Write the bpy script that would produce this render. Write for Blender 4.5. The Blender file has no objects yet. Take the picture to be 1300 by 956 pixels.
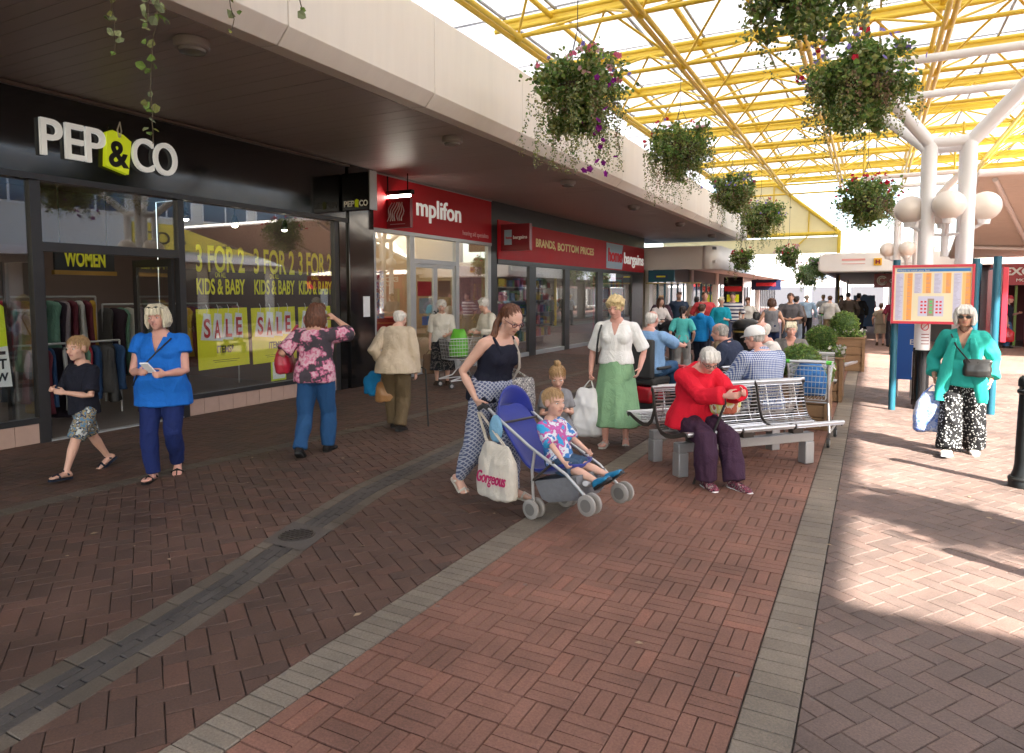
import bpy, bmesh, math, random
import numpy as np
from mathutils import Vector, Matrix, Euler

random.seed(7)
rnd = random.Random(11)
SC = bpy.context.scene
COL = SC.collection
PI = math.pi
R = math.radians

# ------------------------------------------------------------------ camera, light, exposure
cam_data = bpy.data.cameras.new("camera")
cam_data.lens = 24.01
cam_data.sensor_width = 36.0
cam_data.shift_y = -0.0342
cam_data.clip_end = 600
cam = bpy.data.objects.new("camera", cam_data)
cam.location = (0, 0, 1.65)
cam.rotation_euler = (R(90 - 3.926), 0, R(27.738))
COL.objects.link(cam)
SC.camera = cam

SUN_EL = 40.0
SUN_FROM = Vector((0.84, -0.543, 0)).normalized()      # horizontal direction towards the sun
world = bpy.data.worlds.new("World")
SC.world = world
world.use_nodes = True
wn = world.node_tree
bg = wn.nodes["Background"]
sky = wn.nodes.new("ShaderNodeTexSky")
sky.sky_type = 'NISHITA'
sky.sun_disc = False
sky.sun_elevation = R(SUN_EL)
sky.sun_rotation = math.atan2(SUN_FROM.x, SUN_FROM.y)
sky.air_density = 1.0
sky.dust_density = 3.0
sky.ozone_density = 0.7
wn.links.new(sky.outputs[0], bg.inputs[0])
bg.inputs[1].default_value = 0.15

sun_data = bpy.data.lights.new("sun", 'SUN')
sun_data.energy = 5.0
sun_data.angle = R(0.6)
sun_data.color = (1.0, 0.95, 0.87)
sun = bpy.data.objects.new("sun", sun_data)
sd = Vector((SUN_FROM.x * math.cos(R(SUN_EL)), SUN_FROM.y * math.cos(R(SUN_EL)), math.sin(R(SUN_EL))))
sun.rotation_euler = (-sd).to_track_quat('-Z', 'Y').to_euler()
COL.objects.link(sun)

SC.view_settings.view_transform = 'Standard'
SC.view_settings.look = 'None'
SC.view_settings.exposure = 2.72
SC.view_settings.gamma = 1.0
SC.render.engine = 'CYCLES'
SC.cycles.max_bounces = 7
SC.cycles.diffuse_bounces = 4
SC.cycles.glossy_bounces = 3
SC.cycles.transmission_bounces = 4
SC.cycles.transparent_max_bounces = 10
SC.cycles.caustics_reflective = False
SC.cycles.caustics_refractive = False
SC.cycles.sample_clamp_indirect = 6.0
SC.cycles.use_denoising = True
SC.cycles.use_adaptive_sampling = True
SC.cycles.adaptive_threshold = 0.01

# ------------------------------------------------------------------ materials
def _n(nt, t, **kw):
    n = nt.nodes.new(t)
    for k, v in kw.items():
        setattr(n, k, v)
    return n

def mat(name, col, rough=0.6, metal=0.0, nscale=None, namt=0.25, bump=0.0, bscale=None, spec=0.5, stretch=None, trans=0.0, coat=0.0, sheen=0.0):
    """Principled material with procedural colour mottling and fine relief."""
    m = bpy.data.materials.new(name)
    m.use_nodes = True
    nt = m.node_tree
    b = nt.nodes["Principled BSDF"]
    b.inputs["Base Color"].default_value = (*col, 1)
    b.inputs["Roughness"].default_value = rough
    b.inputs["Metallic"].default_value = metal
    b.inputs["Specular IOR Level"].default_value = spec
    if coat:
        b.inputs["Coat Weight"].default_value = coat
        b.inputs["Coat Roughness"].default_value = 0.08
    if sheen:
        b.inputs["Sheen Weight"].default_value = sheen
    if nscale or bump:
        tc = _n(nt, "ShaderNodeTexCoord")
        src = tc.outputs["Object"]
        if stretch:
            mp = _n(nt, "ShaderNodeMapping")
            mp.inputs["Scale"].default_value = stretch
            nt.links.new(src, mp.inputs[0]); src = mp.outputs[0]
    if nscale:
        nz = _n(nt, "ShaderNodeTexNoise")
        nz.inputs["Scale"].default_value = nscale
        nz.inputs["Detail"].default_value = 6
        nz.inputs["Roughness"].default_value = 0.65
        nt.links.new(src, nz.inputs["Vector"])
        mx = _n(nt, "ShaderNodeMix", data_type='RGBA')
        d = tuple(max(0, c * (1 - namt)) for c in col)
        l = tuple(min(1, c * (1 + namt)) for c in col)
        mx.inputs[6].default_value = (*d, 1); mx.inputs[7].default_value = (*l, 1)
        nt.links.new(nz.outputs["Fac"], mx.inputs[0])
        nt.links.new(mx.outputs[2], b.inputs["Base Color"])
        mr = _n(nt, "ShaderNodeMapRange")
        mr.inputs[3].default_value = max(0.02, rough - 0.1); mr.inputs[4].default_value = min(1, rough + 0.12)
        nt.links.new(nz.outputs["Fac"], mr.inputs[0]); nt.links.new(mr.outputs[0], b.inputs["Roughness"])
    if bump:
        bz = _n(nt, "ShaderNodeTexNoise")
        bz.inputs["Scale"].default_value = bscale or (nscale or 20) * 3
        bz.inputs["Detail"].default_value = 4
        nt.links.new(src, bz.inputs["Vector"])
        bp = _n(nt, "ShaderNodeBump")
        bp.inputs["Strength"].default_value = bump
        bp.inputs["Distance"].default_value = 0.01
        nt.links.new(bz.outputs["Fac"], bp.inputs["Height"]); nt.links.new(bp.outputs[0], b.inputs["Normal"])
    return m

def ramp(nt, stops, interp='LINEAR'):
    r = _n(nt, "ShaderNodeValToRGB")
    r.color_ramp.interpolation = interp
    el = r.color_ramp.elements
    while len(el) < len(stops): el.new(0.5)
    for e, (p, c) in zip(el, stops):
        e.position = p; e.color = (*c, 1)
    return r

def pattern(name, kind, cols, scale, rough=0.85, bump=0.15):
    """Printed fabric: floral, check, dots, camo, diamond, marl."""
    m = bpy.data.materials.new(name); m.use_nodes = True
    nt = m.node_tree; b = nt.nodes["Principled BSDF"]
    b.inputs["Roughness"].default_value = rough
    b.inputs["Specular IOR Level"].default_value = 0.2
    tc = _n(nt, "ShaderNodeTexCoord"); src = tc.outputs["Object"]
    L = nt.links.new
    if kind == 'floral':
        v = _n(nt, "ShaderNodeTexVoronoi"); v.inputs["Scale"].default_value = scale
        nz = _n(nt, "ShaderNodeTexNoise"); nz.inputs["Scale"].default_value = scale * 2.2; nz.inputs["Detail"].default_value = 3
        ad = _n(nt, "ShaderNodeMix", data_type='RGBA', blend_type='ADD'); ad.inputs[0].default_value = 0.16
        L(src, nz.inputs["Vector"]); L(src, ad.inputs[6]); L(nz.outputs["Color"], ad.inputs[7]); L(ad.outputs[2], v.inputs["Vector"])
        r = ramp(nt, [(0.0, cols[0]), (0.2, cols[1]), (0.36, cols[2]), (0.5, cols[1]), (0.60, cols[3]), (1, cols[3])])
        L(v.outputs["Distance"], r.inputs[0]); out = r.outputs[0]
    elif kind == 'dots':
        v = _n(nt, "ShaderNodeTexVoronoi"); v.inputs["Scale"].default_value = scale
        L(src, v.inputs["Vector"])
        r = ramp(nt, [(0.0, cols[0]), (0.27, cols[0]), (0.33, cols[1]), (1, cols[1])])
        L(v.outputs["Distance"], r.inputs[0]); out = r.outputs[0]
    elif kind == 'camo':
        nz = _n(nt, "ShaderNodeTexNoise"); nz.inputs["Scale"].default_value = scale; nz.inputs["Detail"].default_value = 3
        L(src, nz.inputs["Vector"])
        st = [(0.0, cols[0]), (0.42, cols[1]), (0.5, cols[2]), (0.57, cols[3 % len(cols)])]
        r = ramp(nt, st, 'CONSTANT'); L(nz.outputs["Fac"], r.inputs[0]); out = r.outputs[0]
    elif kind in ('check', 'diamond'):
        mp = _n(nt, "ShaderNodeMapping"); L(src, mp.inputs[0])
        if kind == 'diamond': mp.inputs["Rotation"].default_value = (0, R(45), R(20))
        outs = []
        for d in ('X', 'Z'):
            w = _n(nt, "ShaderNodeTexWave", wave_type='BANDS', bands_direction=d)
            w.inputs["Scale"].default_value = scale
            L(mp.outputs[0], w.inputs["Vector"])
            outs.append(w.outputs["Fac"])
        mm = _n(nt, "ShaderNodeMath", operation='MAXIMUM' if kind == 'diamond' else 'ADD')
        L(outs[0], mm.inputs[0]); L(outs[1], mm.inputs[1])
        if kind == 'check':
            h = _n(nt, "ShaderNodeMath", operation='MULTIPLY'); h.inputs[1].default_value = 0.5; L(mm.outputs[0], h.inputs[0]); mm = h
            r = ramp(nt, [(0.2, cols[0]), (0.5, cols[1]), (0.75, cols[2])])
        else:
            r = ramp(nt, [(0.0, cols[0]), (0.72, cols[0]), (0.86, cols[1]), (1, cols[1])])
        L(mm.outputs[0], r.inputs[0]); out = r.outputs[0]
    elif kind == 'stripe':
        w = _n(nt, "ShaderNodeTexWave", wave_type='BANDS', bands_direction='Z'); w.inputs["Scale"].default_value = scale
        L(src, w.inputs["Vector"]); r = ramp(nt, [(0.0, cols[0]), (0.55, cols[0]), (0.65, cols[1]), (1, cols[1])]); L(w.outputs["Fac"], r.inputs[0]); out = r.outputs[0]
    else:
        nz = _n(nt, "ShaderNodeTexNoise"); nz.inputs["Scale"].default_value = scale; nz.inputs["Detail"].default_value = 5
        L(src, nz.inputs["Vector"]); r = ramp(nt, [(0.3, cols[0]), (0.7, cols[1])]); L(nz.outputs["Fac"], r.inputs[0]); out = r.outputs[0]
    L(out, b.inputs["Base Color"])
    if bump:
        bz = _n(nt, "ShaderNodeTexNoise"); bz.inputs["Scale"].default_value = 180
        L(src, bz.inputs["Vector"])
        bp = _n(nt, "ShaderNodeBump"); bp.inputs["Strength"].default_value = bump; bp.inputs["Distance"].default_value = 0.004
        L(bz.outputs["Fac"], bp.inputs["Height"]); L(bp.outputs[0], b.inputs["Normal"])
        creases(m)
    return m

def creases(m, amount=0.30, scale=7.0):
    """Second, larger relief below the weave: soft creases in cloth."""
    nt = m.node_tree; b = nt.nodes["Principled BSDF"]; L = nt.links.new
    tc = _n(nt, "ShaderNodeTexCoord"); mp = _n(nt, "ShaderNodeMapping"); mp.inputs["Scale"].default_value = (1.0, 1.0, 0.55); mp.inputs["Rotation"].default_value = (0.3, 0.5, 0.2)
    nz = _n(nt, "ShaderNodeTexNoise"); nz.inputs["Scale"].default_value = scale; nz.inputs["Detail"].default_value = 3; nz.inputs["Distortion"].default_value = 1.6
    L(tc.outputs["Object"], mp.inputs[0]); L(mp.outputs[0], nz.inputs["Vector"])
    ab = _n(nt, "ShaderNodeMath", operation='SUBTRACT'); ab.inputs[1].default_value = 0.5; L(nz.outputs["Fac"], ab.inputs[0])
    aa = _n(nt, "ShaderNodeMath", operation='ABSOLUTE'); L(ab.outputs[0], aa.inputs[0])
    pw = _n(nt, "ShaderNodeMath", operation='POWER'); pw.inputs[1].default_value = 0.6; L(aa.outputs[0], pw.inputs[0])
    bp = _n(nt, "ShaderNodeBump"); bp.inputs["Strength"].default_value = amount; bp.inputs["Distance"].default_value = 0.045
    L(pw.outputs[0], bp.inputs["Height"])
    old = [l for l in nt.links if l.to_socket == b.inputs["Normal"]]
    if old: L(old[0].from_socket, bp.inputs["Normal"])
    L(bp.outputs[0], b.inputs["Normal"]); return m
_fab = {}
def fabric(col, rough=0.85):
    k = (tuple(col), rough)
    if k not in _fab:
        _fab[k] = creases(mat("fabric", col, rough, nscale=14, namt=0.16, bump=0.25, bscale=120, spec=0.2))
    return _fab[k]

def paint(name, col, rough=0.4, **kw):
    return mat(name, col, rough, nscale=kw.pop('nscale', 5), namt=kw.pop('namt', 0.08), bump=kw.pop('bump', 0.03), **kw)

def emit(name, col, strength):
    m = bpy.data.materials.new(name); m.use_nodes = True
    b = m.node_tree.nodes["Principled BSDF"]
    b.inputs["Base Color"].default_value = (*col, 1)
    b.inputs["Emission Color"].default_value = (*col, 1)
    b.inputs["Emission Strength"].default_value = strength
    return m

def glass(name, tint=(0.9, 0.95, 0.93), refl=1.0):
    """Pane: clear sheet with Fresnel reflection."""
    m = bpy.data.materials.new(name); m.use_nodes = True
    nt = m.node_tree; nt.nodes.remove(nt.nodes["Principled BSDF"])
    out = nt.nodes["Material Output"]
    tr = _n(nt, "ShaderNodeBsdfTransparent"); tr.inputs[0].default_value = (*tint, 1)
    gl = _n(nt, "ShaderNodeBsdfGlossy"); gl.inputs["Roughness"].default_value = 0.0
    gl.inputs["Color"].default_value = (1, 1, 1, 1)
    fr = _n(nt, "ShaderNodeLayerWeight"); fr.inputs[0].default_value = 0.5
    cv = _n(nt, "ShaderNodeMapRange"); cv.inputs[1].default_value = 0.0; cv.inputs[2].default_value = 1.0
    cv.inputs[3].default_value = 0.09 * refl; cv.inputs[4].default_value = 1.0
    pw = _n(nt, "ShaderNodeMath", operation='POWER'); pw.inputs[1].default_value = 2.2
    nt.links.new(fr.outputs["Facing"], pw.inputs[0]); nt.links.new(pw.outputs[0], cv.inputs[0])
    mx = _n(nt, "ShaderNodeMixShader")
    nt.links.new(cv.outputs[0], mx.inputs[0]); nt.links.new(tr.outputs[0], mx.inputs[1]); nt.links.new(gl.outputs[0], mx.inputs[2])
    nt.links.new(mx.outputs[0], out.inputs[0])
    return m

# ------------------------------------------------------------------ mesh builder
def V3(*a): return Vector(a if len(a) == 3 else a[0])

class MB:
    def __init__(s):
        s.v = []; s.f = []; s.mi = []
    def add(s, vs, fs, mi=0):
        o = len(s.v)
        s.v.extend([tuple(p) for p in vs])
        s.f.extend([tuple(i + o for i in f) for f in fs]); s.mi.extend([mi] * len(fs))
        return s
    def box(s, x0, y0, z0, x1, y1, z1, mi=0):
        return s.add([(x0,y0,z0),(x1,y0,z0),(x1,y1,z0),(x0,y1,z0),(x0,y0,z1),(x1,y0,z1),(x1,y1,z1),(x0,y1,z1)],
                     [(0,3,2,1),(4,5,6,7),(0,1,5,4),(1,2,6,5),(2,3,7,6),(3,0,4,7)], mi)
    def obox(s, c, size, M=None, mi=0):
        c = Vector(c); hx, hy, hz = size[0]/2, size[1]/2, size[2]/2
        vs = [Vector((x*hx, y*hy, z*hz)) for z in (-1,1) for (x,y) in ((-1,-1),(1,-1),(1,1),(-1,1))]
        if M is not None: vs = [M @ p for p in vs]
        return s.add([c + p for p in vs], [(0,3,2,1),(4,5,6,7),(0,1,5,4),(1,2,6,5),(2,3,7,6),(3,0,4,7)], mi)
    def ring_loft(s, rings, caps=True, mi=0, closed=True):
        """rings: list of equal-length point lists."""
        n = len(rings[0]); vs = [p for r in rings for p in r]; fs = []
        for i in range(len(rings) - 1):
            for j in range(n if closed else n - 1):
                k = (j + 1) % n
                fs.append((i*n+j, i*n+k, (i+1)*n+k, (i+1)*n+j))
        if caps:
            fs.append(tuple(reversed(range(n)))); fs.append(tuple((len(rings)-1)*n + j for j in range(n)))
        return s.add(vs, fs, mi)
    def tube(s, pts, rad, seg=8, mi=0, caps=True, round_=False):
        pts = [Vector(p) for p in pts]
        if not hasattr(rad, '__len__'): rad = [rad] * len(pts)
        rad = list(rad)
        if round_:
            d0 = (pts[0] - pts[1]).normalized(); d1 = (pts[-1] - pts[-2]).normalized()
            a = [(pts[0] + d0*rad[0]*0.95, rad[0]*0.3), (pts[0] + d0*rad[0]*0.6, rad[0]*0.8)]
            e = [(pts[-1] + d1*rad[-1]*0.6, rad[-1]*0.8), (pts[-1] + d1*rad[-1]*0.95, rad[-1]*0.3)]
            pts = [x[0] for x in a] + pts + [x[0] for x in e]; rad = [x[1] for x in a] + rad + [x[1] for x in e]
        rings = []; u = None
        for i, p in enumerate(pts):
            d = (pts[min(i+1, len(pts)-1)] - pts[max(i-1, 0)])
            if d.length < 1e-9: d = Vector((0,0,1))
            d.normalize()
            if u is None:
                u = d.orthogonal().normalized()
            else:
                u = (u - d * u.dot(d))
                u = u.normalized() if u.length > 1e-6 else d.orthogonal().normalized()
            w = d.cross(u)
            rings.append([p + (u*math.cos(t) + w*math.sin(t))*rad[i] for t in [2*PI*k/seg for k in range(seg)]])
        return s.ring_loft(rings, caps, mi)
    def ell(s, c, r, seg=14, rings=9, M=None, mi=0):
        c = Vector(c); vs = []; fs = []
        if not hasattr(r, '__len__'): r = (r, r, r)
        for i in range(1, rings):
            a = PI*i/rings
            for j in range(seg):
                b = 2*PI*j/seg
                p = Vector((r[0]*math.sin(a)*math.cos(b), r[1]*math.sin(a)*math.sin(b), r[2]*math.cos(a)))
                vs.append(c + (M @ p if M is not None else p))
        t = Vector((0,0,r[2])); bq = Vector((0,0,-r[2]))
        vs.append(c + (M @ t if M is not None else t)); vs.append(c + (M @ bq if M is not None else bq))
        T, B = len(vs)-2, len(vs)-1
        for j in range(seg):
            k = (j+1) % seg
            fs.append((T, j, k)); fs.append((B, (rings-2)*seg+k, (rings-2)*seg+j))
            for i in range(rings-2):
                fs.append((i*seg+j, (i+1)*seg+j, (i+1)*seg+k, i*seg+k))
        return s.add(vs, fs, mi)
    def lathe(s, prof, c=(0,0,0), seg=20, mi=0, M=None):
        """prof: list of (radius, z)."""
        c = Vector(c); rings = []
        for r, z in prof:
            rr = [Vector((r*math.cos(2*PI*k/seg), r*math.sin(2*PI*k/seg), z)) for k in range(seg)]
            rings.append([c + (M @ p if M is not None else p) for p in rr])
        return s.ring_loft(rings, True, mi)
    def prism(s, poly, fn, t0, t1, mi=0):
        """Polygon extruded: fn(u, v, t) gives the point."""
        n = len(poly)
        vs = [fn(u, v, t0) for u, v in poly] + [fn(u, v, t1) for u, v in poly]
        fs = [tuple(reversed(range(n))), tuple(range(n, 2*n))] + [(i, (i+1) % n, n+(i+1) % n, n+i) for i in range(n)]
        return s.add(vs, fs, mi)
    def build(s, name, mats, parent=None, smooth=None, bevel=0, kind=None, world=True):
        me = bpy.data.meshes.new(name)
        me.from_pydata(s.v, [], s.f)
        if not isinstance(mats, (list, tuple)): mats = [mats]
        for m in mats: me.materials.append(m)
        if len(mats) > 1: me.polygons.foreach_set("material_index", s.mi)
        me.update()
        o = link(name, me, parent, world)
        if smooth is not None:
            me.shade_smooth(); me.set_sharp_from_angle(angle=R(smooth))
        if bevel:
            b = o.modifiers.new("bevel", 'BEVEL'); b.width = bevel; b.segments = 2; b.limit_method = 'ANGLE'; b.angle_limit = R(40)
            me.shade_smooth(); me.set_sharp_from_angle(angle=R(50))
        if kind: o["kind"] = kind
        return o

def link(name, data, parent=None, world=True):
    o = bpy.data.objects.new(name, data); COL.objects.link(o)
    if parent is not None:
        o.parent = parent
        if world: o.matrix_parent_inverse = mw(parent).inverted()
    return o

def mw(o):
    m = o.matrix_basis.copy()
    if o.parent is not None: m = mw(o.parent) @ o.matrix_parent_inverse @ m
    return m

def thing(name, label, cat, loc=(0,0,0), rz=0, group=None):
    o = bpy.data.objects.new(name, None); COL.objects.link(o)
    o.location = loc; o.rotation_euler = (0, 0, rz)
    o.empty_display_size = 0.1
    o["label"] = label; o["category"] = cat
    if group: o["group"] = group
    return o

def tag(o, label, cat, group=None):
    o["label"] = label; o["category"] = cat
    if group: o["group"] = group
    return o

def struct(o): o["kind"] = "structure"; return o

def kids(o): return [c for c in COL.objects if c.parent == o]

def dup(root, loc, rz=0, label=None, tree=None):
    """Copy of a thing with its parts and their sub-parts; tree: cached (child, grandchildren) list."""
    r = root.copy(); COL.objects.link(r); r.location = loc; r.rotation_euler = (0, 0, rz)
    if label: r["label"] = label
    for ch, gr in tree:
        c = ch.copy(); COL.objects.link(c); c.parent = r
        for g in gr:
            d = g.copy(); COL.objects.link(d); d.parent = c
    return r

def tree_of(root):
    return [(c, kids(c)) for c in kids(root)]

def text(body, size, M, material, parent=None, name="lettering", ext=0.002, bold=0.0, xs=1.0, align='LEFT', world=True, shear=0.0, width=None):
    """Flat or raised lettering as a mesh; M places the text plane (x right, y up, z out)."""
    cu = bpy.data.curves.new(name, 'FONT'); cu.body = body; cu.size = size; cu.extrude = ext; cu.offset = bold
    cu.align_x = align; cu.resolution_u = 6; cu.shear = shear
    o = bpy.data.objects.new(name, cu); COL.objects.link(o)
    dg = bpy.context.evaluated_depsgraph_get()
    me = bpy.data.meshes.new_from_object(o.evaluated_get(dg))
    bpy.data.objects.remove(o); bpy.data.curves.remove(cu)
    if width:
        w = max(v.co.x for v in me.vertices) - min(v.co.x for v in me.vertices)
        xs = width / max(w, 1e-4)
    me.transform(M @ Matrix.Diagonal((xs, 1, 1, 1)))
    me.materials.clear(); me.materials.append(material)
    me.name = name
    return link(name, me, parent, world)

def plane_X(x, y, z):      # text plane facing +X, reading along +Y
    return Matrix(((0,0,1,x),(1,0,0,y),(0,1,0,z),(0,0,0,1)))
def plane_Y(x, y, z):      # text plane facing -Y, reading along +X
    return Matrix(((1,0,0,x),(0,0,-1,y),(0,1,0,z),(0,0,0,1)))
# ------------------------------------------------------------------ ground and paving
def brick_mat(name, stops, island, stain=0.5):
    m = bpy.data.materials.new(name); m.use_nodes = True
    nt = m.node_tree; b = nt.nodes["Principled BSDF"]; L = nt.links.new
    b.inputs["Specular IOR Level"].default_value = 0.35
    if island:
        g = _n(nt, "ShaderNodeNewGeometry"); rv = g.outputs["Random Per Island"]
    else:
        g = _n(nt, "ShaderNodeObjectInfo"); rv = g.outputs["Random"]
    r = ramp(nt, stops); L(rv, r.inputs[0])
    g2 = _n(nt, "ShaderNodeNewGeometry"); pos = g2.outputs["Position"]
    n1 = _n(nt, "ShaderNodeTexNoise"); n1.inputs["Scale"].default_value = 95; n1.inputs["Detail"].default_value = 5; n1.inputs["Roughness"].default_value = 0.75; L(pos, n1.inputs["Vector"])
    n2 = _n(nt, "ShaderNodeTexNoise"); n2.inputs["Scale"].default_value = 1.1; n2.inputs["Detail"].default_value = 7; n2.inputs["Roughness"].default_value = 0.7; L(pos, n2.inputs["Vector"])
    m1 = _n(nt, "ShaderNodeMapRange"); m1.inputs[1].default_value = 0.3; m1.inputs[2].default_value = 0.7; m1.inputs[3].default_value = 0.66; m1.inputs[4].default_value = 1.28; L(n1.outputs["Fac"], m1.inputs[0])
    m2 = _n(nt, "ShaderNodeMapRange"); m2.inputs[1].default_value = 0.3; m2.inputs[2].default_value = 0.7; m2.inputs[3].default_value = 1 - stain; m2.inputs[4].default_value = 1 + stain * 0.5; L(n2.outputs["Fac"], m2.inputs[0])
    mm = _n(nt, "ShaderNodeMath", operation='MULTIPLY'); L(m1.outputs[0], mm.inputs[0]); L(m2.outputs[0], mm.inputs[1])
    mx = _n(nt, "ShaderNodeVectorMath", operation='SCALE'); L(r.outputs[0], mx.inputs[0]); L(mm.outputs[0], mx.inputs["Scale"])
    # chewing gum and grime spots
    vo = _n(nt, "ShaderNodeTexVoronoi"); vo.inputs["Scale"].default_value = 4.2; L(pos, vo.inputs["Vector"])
    lt = _n(nt, "ShaderNodeMath", operation='LESS_THAN'); lt.inputs[1].default_value = 0.062; L(vo.outputs["Distance"], lt.inputs[0])
    gm = _n(nt, "ShaderNodeMix", data_type='RGBA'); gm.inputs[7].default_value = (0.13, 0.115, 0.10, 1)
    sc = _n(nt, "ShaderNodeMath", operation='MULTIPLY'); sc.inputs[1].default_value = 0.55; L(lt.outputs[0], sc.inputs[0])
    L(sc.outputs[0], gm.inputs[0]); L(mx.outputs[0], gm.inputs[6]); L(gm.outputs[2], b.inputs["Base Color"])
    rr = _n(nt, "ShaderNodeMapRange"); rr.inputs[3].default_value = 0.5; rr.inputs[4].default_value = 0.85; L(n2.outputs["Fac"], rr.inputs[0]); L(rr.outputs[0], b.inputs["Roughness"])
    bp = _n(nt, "ShaderNodeBump"); bp.inputs["Strength"].default_value = 0.35; bp.inputs["Distance"].default_value = 0.004
    L(n1.outputs["Fac"], bp.inputs["Height"]); L(bp.outputs[0], b.inputs["Normal"])
    return m

RED = [(0, (0.178, 0.086, 0.060)), (0.5, (0.196, 0.094, 0.066)), (0.9, (0.210, 0.100, 0.070)), (1, (0.235, 0.103, 0.070))]
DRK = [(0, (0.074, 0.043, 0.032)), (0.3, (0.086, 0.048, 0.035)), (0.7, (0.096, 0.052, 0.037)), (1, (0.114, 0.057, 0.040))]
STO = [(0, (0.098, 0.078, 0.058)), (0.5, (0.110, 0.088, 0.066)), (1, (0.124, 0.100, 0.076))]
RGT = [(0, (0.122, 0.086, 0.072)), (0.5, (0.140, 0.096, 0.080)), (1, (0.165, 0.108, 0.088))]
TAN = [(0, (0.165, 0.134, 0.102)), (0.5, (0.185, 0.152, 0.117)), (1, (0.205, 0.170, 0.132))]
GRY = [(0, (0.060, 0.052, 0.047)), (1, (0.074, 0.064, 0.057))]
BM = {k: (brick_mat("paver_" + k, s, False), brick_mat("paver_" + k + "_field", s, True)) for k, s in dict(red=RED, dark=DRK, pale_red=RGT, tan=TAN, stone=STO, grey=GRY).items()}

joint = mat("joint_sand", (0.035, 0.028, 0.024), 0.95, nscale=30, namt=0.3, bump=0.3)
gb = MB(); gb.add([(-90,-12,-0.012),(60,-12,-0.012),(60,160,-0.012),(-90,160,-0.012)], [(0,1,2,3)])
ground = struct(gb.build("ground", joint))

def far_brick(name, c1, c2, rot):
    m = bpy.data.materials.new(name); m.use_nodes = True
    nt = m.node_tree; b = nt.nodes["Principled BSDF"]; L = nt.links.new
    g2 = _n(nt, "ShaderNodeNewGeometry"); mp = _n(nt, "ShaderNodeMapping"); mp.inputs["Rotation"].default_value = (0, 0, rot); L(g2.outputs["Position"], mp.inputs[0])
    t = _n(nt, "ShaderNodeTexBrick"); t.inputs["Scale"].default_value = 1.0; t.inputs["Brick Width"].default_value = 0.21; t.inputs["Row Height"].default_value = 0.105
    t.inputs["Mortar Size"].default_value = 0.004; t.inputs["Color1"].default_value = (*c1, 1); t.inputs["Color2"].default_value = (*c2, 1); t.inputs["Mortar"].default_value = (0.045, 0.035, 0.03, 1)
    L(mp.outputs[0], t.inputs["Vector"])
    n2 = _n(nt, "ShaderNodeTexNoise"); n2.inputs["Scale"].default_value = 0.8; n2.inputs["Detail"].default_value = 6; L(g2.outputs["Position"], n2.inputs["Vector"])
    m2 = _n(nt, "ShaderNodeMapRange"); m2.inputs[3].default_value = 0.6; m2.inputs[4].default_value = 1.35; L(n2.outputs["Fac"], m2.inputs[0])
    mx = _n(nt, "ShaderNodeVectorMath", operation='SCALE'); L(t.outputs["Color"], mx.inputs[0]); L(m2.outputs[0], mx.inputs["Scale"]); L(mx.outputs[0], b.inputs["Base Color"])
    b.inputs["Roughness"].default_value = 0.75
    return m

YF = 17.5                                   # beyond this the pavers are too small to tell apart
def sheet(name, x0, y0, x1, y1, z, m):
    q = MB(); q.add([(x0,y0,z),(x1,y0,z),(x1,y1,z),(x0,y1,z)], [(0,1,2,3)]); return struct(q.build(name, m))
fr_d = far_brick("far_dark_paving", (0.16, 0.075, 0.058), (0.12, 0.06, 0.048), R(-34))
fr_p = far_brick("far_pale_paving", (0.24, 0.14, 0.105), (0.18, 0.105, 0.085), R(-34))
fr_s = far_brick("far_stone_paving", (0.24, 0.215, 0.165), (0.21, 0.185, 0.14), 0)
sheet("paving", -9.6, YF, -2.0, 90, 0.0, fr_d)
sheet("paving", -2.0, YF, -0.2, 90, 0.0, fr_s)
sheet("paving", -0.2, YF, 30, 90, 0.0, fr_p)
sheet("paving", 6.2, -8, 30, YF, 0.0, fr_p)

def clip_poly(poly, a, b, c):               # keep a*x + b*y <= c
    out = []
    if len(poly) < 3: return out
    for i in range(len(poly)):
        p, q = poly[i], poly[(i+1) % len(poly)]
        dp, dq = a*p[0]+b*p[1]-c, a*q[0]+b*q[1]-c
        if dp <= 0: out.append(p)
        if dp * dq < 0:
            t = dp / (dp - dq); out.append((p[0]+(q[0]-p[0])*t, p[1]+(q[1]-p[1])*t))
    return out

CT = Vector((-math.sin(R(27.738)), math.cos(R(27.738))))      # view direction on the ground
def in_view(x, y):
    dd = x*CT.x + y*CT.y
    if dd < 1.6: return False
    u = (x*CT.y - y*CT.x) / dd
    return abs(u) < 0.80 and 1.65 / dd < 0.78

def inset(poly, d):
    cx = sum(p[0] for p in poly)/len(poly); cy = sum(p[1] for p in poly)/len(poly)
    out = []
    for x, y in poly:
        l = math.hypot(x-cx, y-cy); k = max(0.3, 1 - d*1.4/max(l, 1e-4)); out.append((cx+(x-cx)*k, cy+(y-cy)*k))
    return out

def paver_geo(poly, z, tilt=(0, 0), deep=0.012):
    n = len(poly); top = inset(poly, 0.0035)
    cx = sum(p[0] for p in poly)/n; cy = sum(p[1] for p in poly)/n
    zz = lambda x, y: z + (x-cx)*tilt[0] + (y-cy)*tilt[1]
    vs = [(x, y, zz(x, y)) for x, y in top] + [(x, y, zz(x, y)-0.004) for x, y in poly] + [(x, y, -deep-0.006) for x, y in poly]
    fs = [tuple(range(n))] + [(n+i, n+(i+1) % n, (i+1) % n, i) for i in range(n)] + [(2*n+i, 2*n+(i+1) % n, n+(i+1) % n, n+i) for i in range(n)]
    return vs, fs

def signed(poly): return sum(poly[i][0]*poly[(i+1) % len(poly)][1]-poly[(i+1) % len(poly)][0]*poly[i][1] for i in range(len(poly)))/2

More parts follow.
